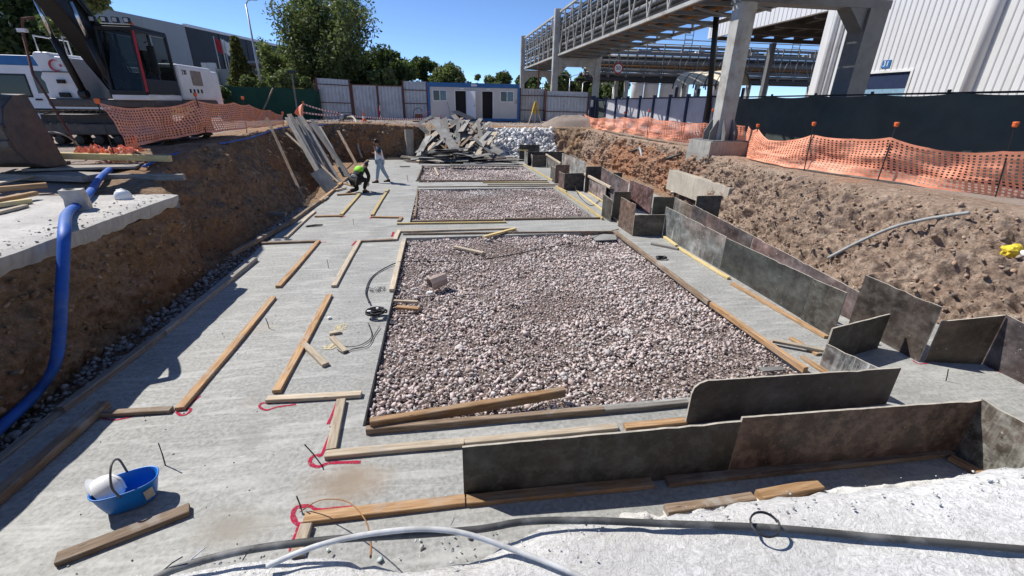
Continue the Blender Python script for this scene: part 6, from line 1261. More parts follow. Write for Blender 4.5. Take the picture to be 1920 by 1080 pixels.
for z, row in [(7.20, [(.45, .13, 'pipe_grey'), (.95, .10, 'pipe_rust'), (1.4, .16, 'pipe_rust'), (1.95, .11, 'pipe_dark'), (2.4, .14, 'pipe_rust'), (2.95, .16, 'pipe_grey')]), (8.18, [(.4, .12, 'pipe_dark'), (.85, .16, 'pipe_grey'), (1.4, .2, 'pipe_dark'), (2.0, .13, 'pipe_grey'), (2.6, .2, 'pipe_dark')]), (9.08, [(.35, .10, 'pipe_grey'), (.75, .13, 'pipe_dark'), (1.3, .22, 'pipe_grey'), (2.0, .16, 'pipe_dark'), (2.6, .16, 'pipe_grey'), (3.05, .10, 'pipe_dark')]), (8.62, [(.3, .07, 'pipe_grey'), (3.05, .07, 'pipe_grey')]), (9.62, [(.5, .09, 'pipe_grey'), (1.2, .12, 'pipe_dark')])]:
    for x, r_, mt in row: b = MB(); b.tube([(x, YA-.5, z+r_), (x, YB+.6, z+r_)], r_, 10); pb('pipe', b, mt, True)
b = MB()
for x in (.12, X1-.12): b.tube([(x, YA, 7.75), (x, YB, 7.75)], .05, 6)
pb('handrail', b, 'steel_grey') if False else None
for k in range(8): b = MB(); r_ = (.10, .13, .08)[k % 3]; b.tube([(.30, YA-.5, 7.42+k*.31), (.30, YB+.6, 7.42+k*.31)], r_, 8); pb('pipe', b, ('pipe_dark', 'pipe_grey', 'pipe_dark')[k % 3], True)
for k in range(6): b = MB(); b.tube([(3.05, YA-.5, 7.55+k*.40), (3.05, YB+.6, 7.55+k*.40)], .11, 8); pb('pipe', b, ('pipe_dark', 'pipe_grey')[k % 2], True)
# portals
def portal(y, xl, xr, top, gz0, w, mat='steel_beige', beamz=6.55, box=True):
    for x in (xl, xr): b = MB(); b.b2((x-w/2, y-w/2, gz0), (x+w/2, y+w/2, top)); c_ = pb('column', b, mat); c_.modifiers.new('bevel', 'BEVEL').width = .04
    b = MB(); b.b2((xl+w/2, y-w*.42, beamz-.35), (xr-w/2, y+w*.42, beamz+.30)); pb('portal_beam', b, mat)
    for s, x in ((1, xl+w/2), (-1, xr-w/2)): b = MB(); b.prism([(x, y-w*.3, beamz-.35), (x+s*.7, y-w*.3, beamz-.35), (x, y-w*.3, beamz-1.1)], (0, w*.6, 0)); pb('haunch', b, mat)
portal(-1.0, -.15, X1+.05, 10.25, 1.9, .48); portal(14.2, -.15, X1+.05, 10.25, 1.9, .48)
# near portal: column on the concrete pedestal, the other one behind the shade fence
NX, NY = 10.62-9.8, 16.2-40
b = MB(); w = .30; pr_ = [(-w, -w*.8), (-w*.35, -w), (w*.35, -w), (w, -w*.8), (w, w*.8), (w*.35, w), (-w*.35, w), (-w, w*.8)]; b.prism([(NX+x, NY+y, 2.18) for x, y in pr_], (0, 0, 4.44)); pb('column', b, 'steel_beige')
for (dx, dy, ax) in [(-.2, -1, 0), (.16, -1, 0), (-1, -.2, 1), (1, -.2, 1), (1, .2, 1), (-1, .2, 1)]:
    b = MB()
    if ax == 0: b.prism([(NX+dx, NY-.29, 2.18), (NX+dx, NY-.58, 2.18), (NX+dx, NY-.58, 2.45), (NX+dx, NY-.36, 2.85), (NX+dx, NY-.29, 2.9)], (.035, 0, 0))
    else: s = dx; b.prism([(NX+s*.29, NY+dy, 2.18), (NX+s*.58, NY+dy, 2.18), (NX+s*.58, NY+dy, 2.45), (NX+s*.36, NY+dy, 2.85), (NX+s*.29, NY+dy, 2.9)], (0, .035, 0))
    pb('gusset_plate', b, 'steel_grey')
b = MB(); b.b2((NX-.72, NY-.70, 2.14), (NX+.72, NY+.70, 2.18)); pb('base_plate', b, 'steel_grey')
RX = 15.6-9.8
b = MB(); b.b2((RX-.38, NY-.38, 1.4), (RX+.38, NY+.38, 6.62)); pb('column', b, 'steel_grey'); b = MB(); b.prism([(RX-.38, NY-.28, 5.9), (RX-.38, NY-.28, 6.62), (RX-1.1, NY-.28, 6.62)], (0, .6, 0)); pb('haunch', b, 'steel_grey')
b = MB(); b.b2((NX-.35, NY-.30, 6.62), (RX+.5, NY+.30, 6.90)); pb('portal_beam', b, 'steel_grey')
pd = thing('column_pedestal', 'weathered concrete pedestal carrying the bridge column on the clay slope', 'pedestal', (10.62, 16.2, .6)); b = MB(); b.sheet(lambda u, v: (lambda t: ((.82+.02*fbm(u*8, v*5, 1))*t[0]*(1+.05*(1-v)), (.76+.02*fbm(u*8, v*5, 1))*t[1]*(1+.05*(1-v)), v*1.54))({0: (lerp(-1, 1, (u*4) % 1 if u < 1 else 0), -1), 1: (1, lerp(-1, 1, (u*4) % 1)), 2: (lerp(1, -1, (u*4) % 1), 1), 3: (-1, lerp(1, -1, (u*4) % 1))}[int(u*4) % 4]), 32, 10); b.add([(-.82, -.76, 1.54), (.82, -.76, 1.54), (.82, .76, 1.54), (-.82, .76, 1.54)], [(0, 1, 2, 3)]); b.build('block', MAT['conc'], pd)
# clearance sign
sg = thing('height_sign', 'round red rimmed clearance sign hanging under the pipe rack', 'sign', (0, 0, 0)); sp = atY(1159, 128, 39.2); sg.location = sp
b = MB(); b.lathe([(.42, -.02), (.42, .02)], 28); b.xf(Matrix.Rotation(math.pi/2, 4, 'X')); b.build('plate', MAT['red'], sg); b = MB(); b.lathe([(.31, -.03), (.31, .025)], 28); b.xf(Matrix.Rotation(math.pi/2, 4, 'X')); b.build('face', MAT['white_clean'], sg); text_mesh('numerals', '50', .42, MAT['black'], sg, frame3((0, -.04, 0), (1, 0, 0), (0, 0, 1)))
b = MB(); b.b2((-.03, .03, -.3), (.03, .08, 1.5)); b.build('hanger', MAT['steel_grey'], sg)
rpipe = thing('fire_pipe', 'thin red pipe rising behind the hoarding beside the bridge column', 'pipe', (0, 0, 0)); q0 = atY(1012, 168, 39.4); q1 = atY(1010, 120, 39.4); q2 = atY(1024, 119, 39.4); rpipe.location = q0; b = MB(); b.tube([(q0.x, q0.y, 1.9), q1, q2], .07, 8); b.build('tube', MAT['post_rust'], rpipe, world=True)
# ================================================================= PIPE RACK ACROSS THE BACK
RK = thing('pipe_rack', 'cross running pipe rack crowded with pipes, railings and ducts behind the bridge', 'pipe rack', (17, 50, 1.9)); RL = 31.0; rk = random.Random(4)
def rp_(name, b, mat, sm_=False, par=RK): return b.build(name, MAT[mat], par, smooth=sm_)
for z, r_, mt, y in [(5.75, .27, 'pipe_grey', -.2), (5.25, .22, 'pipe_dark', .6), (4.95, .18, 'pipe_grey', -.1), (6.15, .13, 'pipe_dark', -.3), (5.35, .12, 'pipe_rust', -.35), (6.75, .16, 'pipe_grey', .4), (4.6, .13, 'pipe_grey', -.35), (4.35, .16, 'pipe_dark', .2), (6.35, .2, 'pipe_grey', 1.2), (7.25, .14, 'pipe_grey', -.3), (7.0, .22, 'pipe_dark', 1.6), (4.5, .2, 'pipe_dark', 1.4), (5.6, .3, 'pipe_dark', 2.2)]:
    b = MB(); b.tube([(-1.5, y, z), (RL, y, z)], r_, 12); rp_('pipe', b, mt, True)
for z, mt in [(4.05, 'steel_dark'), (6.55, 'steel_grey')]:
    for y in (-.7, 2.6): b = MB(); b.b2((-1.5, y-.1, z-.14), (RL, y+.1, z+.14)); rp_('girder', b, mt)
for i in range(16):
    x = -1+i*2.0
    for s in (1, -1): b = MB(); b.beam((x, -.72, 4.15), (x+1.0*s, -.72, 6.45), .07, .07); rp_('diagonal', b, 'steel_grey')
    b = MB(); b.b2((x-.05, -.77, 4.15), (x+.05, -.67, 7.4)); rp_('post', b, 'steel_grey')
for x in (3.2, 11.5, 19.8, 28): 
    for y in (-.6, 2.4): b = MB(); b.b2((x-.2, y-.2, -.1), (x+.2, y+.2, 4.0)); rp_('column', b, 'steel_beige')
for z in (7.45, 7.9): b = MB(); b.tube([(1, -.75, z), (RL, -.75, z)], .05, 6); rp_('rail', b, 'yellow' if z < 7.5 else 'steel_beige')
for i in range(40):   # valves, elbows and risers standing on the rack
    x = rk.uniform(4, RL-1); y = rk.uniform(-.4, 2.2); h = rk.uniform(.3, 1.5); z = 6.6; t = i % 4; b = MB()
    if t == 0: b.tube([(x, y, z), (x, y, z+h), (x+rk.uniform(.5, 1.6), y, z+h)], rk.uniform(.05, .1), 7); rp_('riser', b, 'pipe_grey', False)
    elif t == 1: b.tube([(x, y, z+.25), (x+rk.uniform(.6, 1.8), y+.1, z+.25)], rk.uniform(.12, .22), 9); rp_('duct', b, 'galv', True)
    elif t == 2: b.box((x, y, z+.3), (rk.uniform(.3, .8), .4, rk.uniform(.3, .6))); rp_('valve_box', b, 'steel_beige')
    else: b.tube(curve([(x, y, z), (x+.1, y, z+h*.8), (x+.6, y, z+h), (x+1.1, y, z+h*.8), (x+1.2, y, z)], 14), .06, 6); rp_('expansion_loop', b, 'pipe_grey', False)
for x in (9.5, 16.0, 22.5):
    b = MB()
    for dx in (0, .9):
        b.tube([(x+dx, 0, 6.6), (x+dx, 0, 9.0)], .05, 6)
    for k in range(6): b.tube([(x, 0, 6.9+k*.4), (x+.9, 0, 6.9+k*.4)], .03, 5)
    rp_('ladder', b, 'steel_grey')
for k, (pa, pb_, dk, lbl) in enumerate([(1183, 1208, 'white', 'white storage tank beside the trees, first of the row under the rack'), (1206, 1236, 'white', 'white storage tank with a ring near its top, second of the row under the rack'), (1236, 1268, 'white', 'wide white storage tank beside the vaulted shelter'), (1266, 1292, 'white', 'grey white storage tank half hidden by the vaulted shelter'), (1332, 1352, 'white', 'white storage tank seen beside the bridge column')]):
    Y = 58.0; a = atY(pa, 165, Y).x; c = atY(pb_, 165, Y).x; r_ = (c-a)/2*.82; tk = thing('storage_tank', lbl, 'tank', ((a+c)/2, Y, 1.8), group='row of storage tanks'); b = MB(); b.lathe([(r_, 0), (r_, 5.6), (r_*.7, 6.2), (r_*.2, 6.5)], 28); b.build('shell', MAT['white'], tk, smooth=False).data.polygons.foreach_set('use_smooth', [True]*len(tk.children[0].data.polygons)); b = MB(); b.lathe([(r_+.03, 4.1), (r_+.06, 4.15), (r_+.03, 4.2)], 28, caps=False); b.build('ring', MAT['galv'], tk, smooth=True)
# ================================================================= FENCES ON THE BRIDGE SIDE
WF0, WF1 = Vector((12.55, 36.3, 1.75)), Vector((13.62, 20.4, 1.62)); wf = thing('panel_fence', 'fence of pale panels between navy posts under the pipe bridge', 'fence', WF0); MAT['pale_panel'] = simple('pale_fence_panel', (.50, .505, .53), .6, 0, .12, 2, dirt=(.36, .36, .38)); NP = 9
for i in range(NP):
    a = WF0.lerp(WF1, i/NP); c = WF0.lerp(WF1, (i+1)/NP); d = (c-a).normalized(); b = MB(); n_ = 8; hgt = lerp(2.1, 2.3, i/NP)
    b.sheet(lambda u, v: a.lerp(c, .06+.88*u)+Vector((.012*(round(u*24) % 2), 0, .12+v*(hgt-.2))), 24, 1); b.build('panel', MAT['green_dark'] if i in (0,) else MAT['pale_panel'], wf, world=True)
    b = MB(); b.b2(a+Vector((-.08, -.08, -.3)), a+Vector((.08, .08, hgt+.05))); b.build('post', MAT['blue_dark'], wf, world=True)
    for z in (.14, hgt-.1): b = MB(); b.beam(a+Vector((-.03, 0, z)), c+Vector((-.03, 0, z)), .05, .07); b.build('rail', MAT['blue_dark'], wf, world=True)
gt = thing('gate_post', 'stout navy gate post with a white sticker at the end of the hoarding', 'post', (WF0.x-.35, WF0.y+.1, 1.7)); b = MB(); b.b2((-.2, -.2, -.2), (.2, .2, 2.3)); b.build('shaft', MAT['blue_dark'], gt, bevel=.02); b = MB(); b.b2((-.19, -.212, 1.5), (.0, -.202, 2.0)); b.build('sticker', MAT['white'], gt)
dg = thing('shade_net_fence', 'dark green shade net fence in the shadow of the pipe bridge', 'fence', (13.6, 20.2, 1.6)); b = MB()
b.sheet(lambda u, v: (13.6+.16*fbm(u*14, v*2, 3)*v*(1-v)*3, lerp(20.2, -3.0, u), 1.6+2.16*(1-v)-.07*abs(math.sin(u*23.2/2.4*math.pi))*(1-v)), 120, 12); b.build('net', MAT['green_dark'], dg, world=True, smooth=True)
for i in range(11): y = 20.2-i*2.3; b = MB(); b.tube([(13.72, y, 1.3), (13.72, y, 3.85)], .045, 8); b.build('post', MAT['steel_dark'], dg, world=True)
b = MB(); b.tube([(13.7, 20.2, 3.76), (13.7, -3, 3.76)], .03, 6); b.build('top_wire', MAT['steel_dark'], dg, world=True)
a = atY(1325, 236, 22.0); c = atY(1348, -20, 21.2); bp = thing('black_pole', 'thick black pole leaning beside the bridge column', 'pole', a); b = MB(); b.tube([a, c], .13, 12); b.build('shaft', MAT['black_gloss'], bp, world=True, smooth=True); b = MB(); b.tube([a-Vector((0, 0, .8)), a+Vector((0, 0, .4))], .2, 12); b.build('sleeve', MAT['steel_dark'], bp, world=True)
# vaulted shelter
sh = atY(1326, 150, 27.0); st_ = thing('vaulted_shelter', 'shelter with a cream barrel roof on dark posts behind the pale fence', 'shelter', (sh.x+1.6, 26.2, 1.65), R(-62)); rad = 1.3; Ls = 3.6; z0 = 2.75
for i in range(5):
    for j in range(5):
        a0, a1 = math.pi*(.06+.88*j/5), math.pi*(.06+.88*(j+1)/5); x0, x1 = -Ls+Ls*i/5+.04, -Ls+Ls*(i+1)/5-.04
        b = MB(); b.sheet(lambda u, v: (lerp(x0, x1, u), -rad*math.cos(lerp(a0, a1, v)), z0+rad*.75*math.sin(lerp(a0, a1, v))), 1, 4); b.build('roof_panel', MAT['tan_panel'], st_)
for i in range(6): x = -Ls+Ls*i/5; b = MB(); b.tube([(x, -rad*math.cos(math.pi*t/14), z0-.03+rad*.75*math.sin(math.pi*t/14)) for t in range(15)], .045, 6); b.build('arch', MAT['steel_dark'], st_)
for x in (-Ls+.3, -.3):
    for y in (-rad+.05, rad-.05): b = MB(); b.b2((x-.07, y-.07, -.2), (x+.07, y+.07, z0+.05)); b.build('post', MAT['steel_dark'], st_)
# ================================================================= WHITE HALL
HL = thing('white_hall', 'large white ribbed factory hall with a numbered blue door and dark canopy', 'hall', (24.0, 12.0, 1.55)); HT = 15.0; Y0, Y1 = -24.0, 15.7; DY0, DY1, DZ = 21.4-12, 24.4-12, 3.62
pm = {}
def cpanel(y0, y1, z0, z1):
    key = (round(y1-y0, 3), round(z1-z0, 3))
    if key not in pm:
        b = MB(); w, h = key; b.add([(0, .01, 0), (-.03, .05, 0), (-.03, w-.05, 0), (0, w-.01, 0), (0, .01, h), (-.03, .05, h), (-.03, w-.05, h), (0, w-.01, h)], [(0, 1, 5, 4), (1, 2, 6, 5), (2, 3, 7, 6)]); pm[key] = b.mesh('cladding', MAT['clad'])
    link('cladding_panel', pm[key], HL, (0, y0, z0))
n_ = 124; pw = (Y1-Y0)/n_
for i in range(n_):
    y0 = Y0+i*pw; y1 = y0+pw
    if y1 > DY0+.02 and y0 < DY1-.02: cpanel(y0, y1, DZ, HT)
    else: cpanel(y0, y1, 0, HT)
b = MB(); b.b2((.01, Y0, 0), (.3, DY0-.5, HT)); b.b2((.01, DY1+.5, 0), (.3, Y1-.02, HT)); b.b2((.01, DY0-.5, DZ+.02), (.3, DY1+.5, HT)); b.build('wall', MAT['clad'], HL)
b = MB(); b.b2((.05, DY0-.45, .0), (.10, DY1+.45, 2.85)); d_ = b.build('door', simple('pale_blue_door', (.22, .36, .48), .5), HL); b = MB(); b.b2((.03, DY0-.45, 2.85), (.09, DY1+.45, DZ)); b.build('door_head', MAT['blue_dark'], d_)
for k in range(6): b = MB(); b.b2((.035, DY0-.45, .4+k*.4), (.05, DY1+.45, .43+k*.4)); b.build('door_rib', MAT['galv'], d_)
b = MB()
for a, c in [((-.07, DY0-.12, 0), (.05, DY0, DZ)), ((-.07, DY1, 0), (.05, DY1+.12, DZ)), ((-.07, DY0-.12, DZ), (.05, DY1+.12, DZ+.12))]: bb = MB(); bb.b2(a, c); bb.build('door_trim', MAT['white'], HL)
b = MB(); b.b2((-.07, 22.68-12, 3.86), (-.04, 23.16-12, 4.24)); pl2 = b.build('number_plate', MAT['blue'], HL); text_mesh('numerals', '31', .36, MAT['white_clean'], pl2, frame3((-.075, 22.92-12, 4.05), (0, -1, 0), (0, 0, 1)), .003)
for y in (18.45-12, 5.0-12): b = MB(); b.lathe([(.22, 0), (.22, HT)], 20, (-.12, y, 0)); b.build('downpipe', MAT['clad'], HL, smooth=True)
# corner pilaster of stacked profiles
for k, (y, r_) in enumerate([(27.05-12, .16), (26.5-12, .13), (25.6-12, .16), (25.1-12, .13)]): b = MB(); b.lathe([(r_, 0), (r_, HT)], 14, (-.10, y, 0)); b.build('corner_profile', MAT['white'], HL, smooth=True)
b = MB(); b.b2((0.02, Y1, 0), (14, Y1+.3, HT)); b.build('end_wall', MAT['clad'], HL)
b = MB(); b.b2((.0, Y1+.32, 7.35), (.25, Y1+13.5, 8.75)); b.build('canopy_fascia', MAT['clad'], HL)
for i in range(30): b = MB(); y = Y1+.4+i*.44; b.b2((-.03, y, 7.36), (-.001, y+.36, 8.74)); b.build('cladding_panel', MAT['clad'], HL)
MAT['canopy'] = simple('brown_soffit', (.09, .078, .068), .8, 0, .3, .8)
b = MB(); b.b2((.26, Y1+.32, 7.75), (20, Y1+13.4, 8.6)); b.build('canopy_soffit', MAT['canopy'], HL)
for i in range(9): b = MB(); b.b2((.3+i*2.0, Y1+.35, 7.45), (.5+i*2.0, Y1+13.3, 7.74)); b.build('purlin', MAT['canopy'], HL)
for i in range(4): b = MB(); y = Y1+1.5+i*3.6; b.b2((.3, y, 7.15), (19.8, y+.25, 7.44)); b.build('canopy_beam', MAT['canopy'], HL)
for x in (6.0, 19.5): b = MB(); b.b2((x-.2, Y1+12.6, 0), (x+.2, Y1+13.0, 7.15)); b.build('canopy_column', MAT['steel_grey'], HL)
# ================================================================= FACTORY ON THE EXCAVATOR SIDE
FA = Vector((-35.5, 60.0, 2)); FB = Vector((-32.2, 72.0, 2)); FC = Vector((-18.0, 133.0, 2)); fh = 10.0; fc = thing('factory', 'dark clad factory with a pale grey gable behind the trees', 'factory', FA)
def wallp(name, a, c, z0, z1, th, mat, n=1):
    a = Vector(a); c = Vector(c); d = (c-a).normalized(); nn = Vector((-d.y, d.x, 0))*th
    for i in range(n): b = MB(); p = a.lerp(c, i/n); q = a.lerp(c, (i+1)/n-.004); b.prism([(p.x, p.y, z0), (q.x, q.y, z0), (q.x, q.y, z1), (p.x, p.y, z1)], nn); b.build(name, MAT[mat], fc, world=True)
wallp('gable_panel', (-41, 41, 2), FB, 1.5, 12.15, .4, 'grey_clad', 5); wallp('wall_panel', FB+Vector((.02, .05, 0)), FC, 1.5, 12.0, .4, 'dark_clad', 10); 
wallp('parapet', FB+Vector((.1, 0, 0)), FC+Vector((.1, 0, 0)), 12.0, 12.35, .5, 'white', 1)
for t in (.25, .5): p = Vector((-41, 41, 2)).lerp(FB, .35+t); b = MB(); b.box((p.x+.15, p.y, 7.2), (.1, .9, 1.0)); b.build('window', MAT['glass'], fc, world=True)
p = FB.lerp(FC, .12); b = MB(); b.b2((p.x-.1, p.y, 8.4), (p.x+4.5, p.y+9, 8.7)); b.build('porch_roof', MAT['grey_clad'], fc, world=True)
for k, (px, pt, mt, lb) in enumerate([(404, 68, 'red', 'flagpole with a red flag before the dark factory'), (418, 72, 'white_clean', 'flagpole with a white flag beside the red one'), (423, 74, 'white_clean', 'flagpole with a small pale flag between two others'), (433, 78, 'red', 'flagpole with a red and white flag next to the conifer')]):
    Y = 62.0; t = atY(px-4, pt, Y); fp = thing('flagpole', lb, 'flagpole', (t.x, Y, 3.0)); b = MB(); b.tube([(t.x, Y, 2.5), (t.x, Y, t.z)], .06, 8); b.build('pole', MAT['galv'], fp, world=True); b = MB(); b.sheet(lambda u, v: (t.x+.06+u*.75, Y+.12*math.sin(u*7), t.z-.1-v*1.35-.5*u), 10, 4); b.build('flag', MAT[mt], fp, world=True, smooth=True)
def lamp(px0, py0, Y, px1, py1, arm_, label, double=False):
    z0 = gz(0, Y)-.3; t = atY(px1, py1, Y); lp = thing('lamp_post', label, 'lamp post', (t.x, Y, z0)); b = MB(); b.tube([(t.x, Y, z0), (t.x, Y, t.z)], [.11, .06], 8); b.build('pole', MAT['galv'], lp, world=True, smooth=True)
    for s in ((1, -1) if double else (1,)): b = MB(); b.tube([(t.x, Y, t.z), (t.x+s*arm_*.4, Y, t.z+.25), (t.x+s*arm_, Y, t.z+.35)], .045, 6); a_ = b.build('arm', MAT['galv'], lp, world=True); b = MB(); b.box((t.x+s*arm_*1.15, Y, t.z+.34), (.55, .22, .10)); b.build('lantern', MAT['galv'], a_, world=True)
lamp(488, 160, 42, 461, 8, .5, 'tall thin street lamp beside the conifer'); lamp(1069, 185, 62, 1069, 145, 1.3, 'double armed street lamp behind the hoarding', True); lamp(1093, 185, 66, 1093, 156, .9, 'single armed street lamp behind the hoarding'); lamp(1150, 182, 60, 1150, 162, -1.1, 'street lamp before the dark trees next to the tanks')
# ================================================================= VEGETATION
def leaves(name, C, sz, mat, parent, shade):
    n = len(C); a = rng.normal(size=(n, 3)); a /= np.linalg.norm(a, axis=1, keepdims=True); b_ = np.cross(a, rng.normal(size=(n, 3))); b_ /= np.linalg.norm(b_, axis=1, keepdims=True)
    s = sz*rng.uniform(.6, 1.35, (n, 1)); V = np.stack([C-a*s, C+b_*s*.48, C+a*s, C-b_*s*.48], 1).reshape(-1, 3)
    me = bpy.data.meshes.new(name); me.vertices.add(4*n); me.vertices.foreach_set('co', V.ravel().astype(np.float32)); me.loops.add(4*n); me.loops.foreach_set('vertex_index', np.arange(4*n, dtype=np.int32)); me.polygons.add(n); me.polygons.foreach_set('loop_start', np.arange(0, 4*n, 4, dtype=np.int32)); me.update(calc_edges=True)
    ca = me.color_attributes.new('Col', 'FLOAT_COLOR', 'POINT'); c4 = np.ones((n, 4, 4)); c4[:, :, :3] = np.clip(shade+rng.normal(0, .22, n), 0, 1)[:, None, None]; ca.data.foreach_set('color', c4.ravel().astype(np.float32)); me.materials.append(MAT[mat]); return link(name, me, parent)
def tree(x, y, z0, rad, h, label, mat, n=5000, sz=.28, clumps=16, trunk_h=.35, kind='round', name='tree', seed=0, lean=0, group=None):
    r = np.random.default_rng(seed); root = thing(name, label, 'tree' if name == 'tree' else name.replace('_', ' '), (x, y, z0), group=group); b = MB(); pts = []; tr_ = .055*h**.9*.5
    b.tube([(0, 0, -.3), (.05, 0, h*trunk_h*.6), (.1*lean, 0, h*trunk_h*1.3)], [tr_*1.2, tr_, tr_*.7], 8); cl = []
    for k in range(clumps):
        if kind == 'round': t = r.uniform(0, 6.28); u = r.uniform(-.85, 1); q = (1-u*u)**.5*r.uniform(.45, .85); c = np.array([rad*q*math.cos(t), rad*q*math.sin(t), h*(trunk_h+(1-trunk_h)*(.46+.44*u))]); cr = rad*r.uniform(.24, .44)
        elif kind == 'cone': u = (k+.5)/clumps; t = r.uniform(0, 6.28); q = rad*(1-u)*.7; c = np.array([q*math.cos(t), q*math.sin(t), h*(.08+.88*u)]); cr = rad*(.28+.35*(1-u))
        else: t = r.uniform(0, 6.28); u = r.uniform(0.05, 1); spread = rad*(.30+.65*u**.8)*(1-.45*max(0, u-.72)/.28); q = spread*r.uniform(.25, 1.0); c = np.array([q*math.cos(t)+lean*u, q*math.sin(t), h*(.12+.86*u)]); cr = rad*r.uniform(.12, .26)
        cl.append((c, cr)); 
        st = np.array([0, 0, h*trunk_h*r.uniform(.3, 1.0)]) if kind != 'cone' else np.array([0, 0, c[2]*.9]); m_ = (st+c)/2+np.array([0, 0, h*.03]); b.tube([tuple(st), tuple(m_), tuple(c+np.array([0, 0, cr*.5]))], [tr_*.5, tr_*.3, tr_*.08], 5)
    b.build('trunk', MAT['bark'], root, smooth=True); wts = np.array([c[1]**2 for c in cl]); wts /= wts.sum(); C = []; sh_ = []
    for (c, cr), w in zip(cl, wts):
        m_ = max(30, int(n*w)); d = r.normal(size=(m_, 3)); d /= np.linalg.norm(d, axis=1, keepdims=True); rr_ = cr*(.25+.85*r.random((m_, 1))**.5); P = c+d*rr_*np.array([1, 1, .85 if kind != 'feather' else 1.5]); P += r.normal(0, cr*.10, P.shape); C.append(P); sh_.append(np.full(m_, r.uniform(.25, .75)))
    leaves('crown', np.concatenate(C), sz, mat, root, np.concatenate(sh_)); return root
def willow(x, y, z0, rad, h, label, mat, n=26000, sz=.2, stems=9, seed=0):
    r = np.random.default_rng(seed); root = thing('tree', label, 'tree', (x, y, z0)); b = MB(); C = []; sh_ = []
    def limb(p, d, L, r0, depth):
        P = [p]; dd_ = d/np.linalg.norm(d); k = 7
        for i in range(k):
            dd_ = dd_+r.normal(0, .10, 3)+np.array([0, 0, .05 if depth < 2 else -.05]); dd_ /= np.linalg.norm(dd_); P.append(P[-1]+dd_*L/k)
        b.tube([tuple(q) for q in P], [r0*(1-.85*i/k) for i in range(k+1)], 5 if depth else 7, caps=False)
        if depth >= 1:
            m_ = int(26*L/rad*(3.2 if depth == 2 else 1.0)); sh0 = r.uniform(.2, .8)
            for q in P[2:]:
                c = q+r.normal(0, rad*(.055 if depth == 2 else .04), (max(3, m_), 3))*np.array([1, 1, 1.15]); C.append(c); sh_.append(np.full(len(c), sh0))
        if depth < 2:
            for i in range(2 if depth == 0 else 1, k+1):
                for _ in range(3 if depth == 0 else 2):
                    a = r.normal(0, 1, 3); a -= dd_*a.dot(dd_); a /= np.linalg.norm(a); nd = dd_*.75+a*.75+np.array([0, 0, .12]); limb(P[i], nd, L*(.42 if depth == 0 else .40)*r.uniform(.7, 1.2)*(1-.35*i/k), r0*.42*(1-.6*i/k), depth+1)
    for s_ in range(stems):
        t = 2*math.pi*s_/stems+r.uniform(-.3, .3); out = r.uniform(.15, .62)*(1 if s_ else .1); limb(np.array([.2*math.cos(t), .2*math.sin(t), -.2]), np.array([math.cos(t)*out, math.sin(t)*out, 1.0]), h*r.uniform(.68, .95), .20, 0)
    b.build('trunk', MAT['bark'], root, smooth=True); C = np.concatenate(C); sh_ = np.concatenate(sh_)
    if len(C) > n: k = r.permutation(len(C))[:n]; C = C[k]; sh_ = sh_[k]
    leaves('crown', C, sz, mat, root, sh_); return root
def tpx(px, py_top, py_base, Y, wpx, **k):
    a = atY(px-wpx/2, py_base, Y); c = atY(px+wpx/2, py_base, Y); t = atY(px, py_top, Y); z0 = k.pop('z0', 2.0); return tree((a.x+c.x)/2, Y, z0, (c.x-a.x)/2, t.z-z0, **k)
a = atY(612, 182, 58); willow(a.x, 58, 2.0, 6.9, 12.2, 'tall feathery willow with many stems towering over the hoarding', 'leaf_mid', 34000, .19, 9, 5)
a = atY(540, 182, 62); willow(a.x, 62, 2.0, 3.2, 7.6, 'pale green willow sapling beside the tall feathery one', 'leaf_light', 9000, .19, 5, 8)
tpx(655, 95, 175, 66, 110, label='dense dark tree filling the foot of the tall willow', mat='leaf_dark', n=8000, sz=.3, clumps=24, trunk_h=.12, seed=9)
tpx(728, 92, 170, 64, 105, label='broad dark green tree behind the lower hoarding panels', mat='leaf_dark', n=9000, sz=.28, clumps=26, trunk_h=.12, seed=12)
tpx(720, 118, 172, 56, 62, label='small rounded mid green tree right above the hoarding', mat='leaf_mid', n=5000, sz=.22, clumps=16, trunk_h=.1, seed=13)
tpx(796, 98, 165, 70, 52, label='compact round dark tree standing apart above the site office corner', mat='leaf_dark', n=6000, sz=.26, clumps=18, trunk_h=.2, seed=14)
tpx(845, 122, 165, 66, 84, label='pale willowy shrub tree above the site office roof', mat='leaf_light', n=6500, sz=.24, clumps=22, trunk_h=.1, seed=15)
tpx(930, 132, 168, 72, 56, label='light green tree between the office roof and the bridge column', mat='leaf_mid', n=4500, sz=.26, clumps=14, trunk_h=.15, seed=16)
tpx(897, 138, 168, 78, 34, label='small distant tree above the office roof', mat='leaf_mid', n=2500, sz=.26, clumps=10, trunk_h=.15, seed=17)
for k, (px, pt, Y, w, mt, lb) in enumerate([(992, 140, 60, 60, 'leaf_dark', 'shaded tree behind the bridge end'), (1052, 135, 70, 70, 'leaf_mid', 'tree behind the double armed street lamp'), (1100, 138, 74, 60, 'leaf_mid', 'mid green tree between two bridge columns'), (1150, 140, 66, 80, 'leaf_dark', 'dark tree beside the white tanks')]): tpx(px, pt, 185, Y, w, label=lb, mat=mt, n=6000, sz=.28, clumps=20, trunk_h=.1, seed=30+k)
tpx(452, 68, 135, 56, 42, label='olive green conifer before the dark factory', mat='leaf_olive', n=9000, sz=.2, clumps=30, trunk_h=.1, kind='cone', seed=21, z0=4.0)
tpx(20, -70, 110, 30, 300, label='dark overhanging tree behind the van', mat='leaf_dark', n=16000, sz=.17, clumps=34, trunk_h=.2, seed=22)
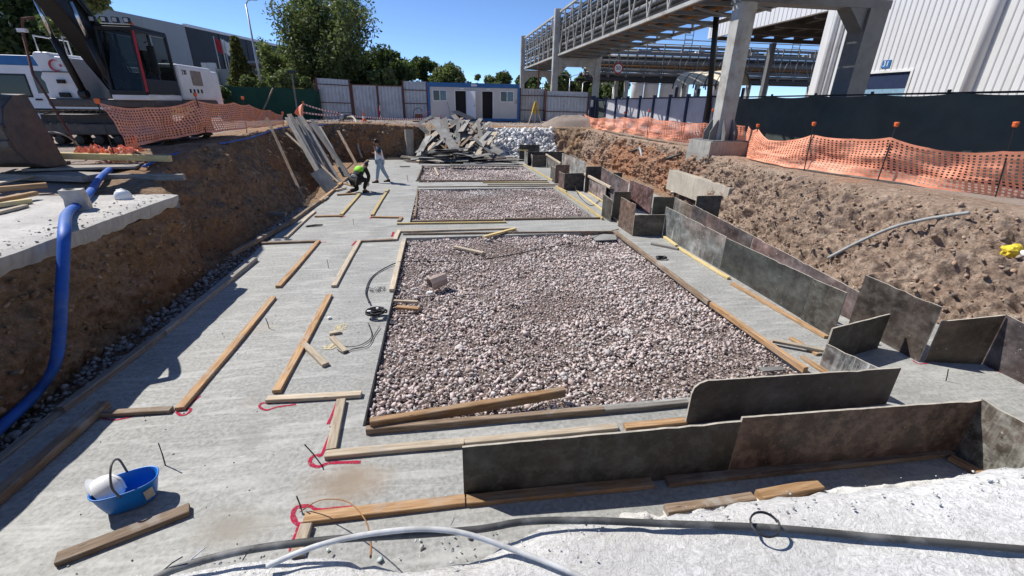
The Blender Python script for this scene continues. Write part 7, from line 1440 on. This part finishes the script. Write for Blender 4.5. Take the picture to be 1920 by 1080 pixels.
tpx(150, -75, 60, 26, 130, label='leafy branch tip reaching over the excavator boom', mat='leaf_mid', n=3500, sz=.14, clumps=12, trunk_h=.5, seed=23)
for k, (px, pt, Y, w, mt, lb) in enumerate([(505, 128, 40, 50, 'leaf_light', 'bushy laurel shrub behind the green net, beside the street lamp'), (545, 126, 41, 60, 'leaf_light', 'bushy laurel shrub behind the floodlight stand'), (582, 140, 40, 40, 'leaf_mid', 'leafy shrub at the corner of the hoarding'), (475, 138, 40, 40, 'leaf_light', 'light shrub at the foot of the street lamp'), (410, 158, 33, 48, 'leaf_dark', 'dark clipped hedge at the end of the green net'), (385, 160, 31, 40, 'leaf_dark', 'dark hedge behind the excavator counterweight')]): tpx(px, pt, 190, Y, w, label=lb, mat=mt, n=4200, sz=.12, clumps=16, trunk_h=.05, seed=40+k, name='shrub')
# grassy rise before the factory
b = MB(); b.sheet(lambda u, v: (lerp(-44, -6, u), lerp(41, 62, v), 1.95+2.3*sm(0, .7, v)*sm(1.0, .75, u)+.2*fbm(u*7, v*5, 3)), 50, 26); tag(b.build('grass_bank', simple('dry_grass_soil', (.20, .18, .07), .95, 0, .4, 1.5), smooth=True), 'dry grassy rise before the factory', kind='structure')
n = 9000; u = rng.random(n); v = rng.random(n); P = np.array([(lerp(-44, -6, a), lerp(41, 60, c), 2.1+2.3*sm(0, .7, c)*sm(1.0, .75, a)+.2*fbm(a*7, c*5, 3)) for a, c in zip(u, v)]); o = leaves('grass', P, .22, 'grass', None, np.full(n, .5)); tag(o, 'dry yellow grass on the rise before the factory', kind='stuff')
wl = thing('boundary_wall', 'low pale wall with a gate pillar before the factory', 'wall', (-26, 61, 3.5)); a = atY(365, 128, 60); c = atY(440, 134, 60); b = MB(); b.b2((a.x, 60, 3.4), (c.x, 60.3, a.z)); b.build('wall', MAT['grey_clad'], wl, world=True)
for px in (385, 397): p = atY(px, 118, 59.7); b = MB(); b.b2((p.x-.35, 59.4, 3.4), (p.x+.35, 59.9, p.z)); b.build('pillar', MAT['white'], wl, world=True)
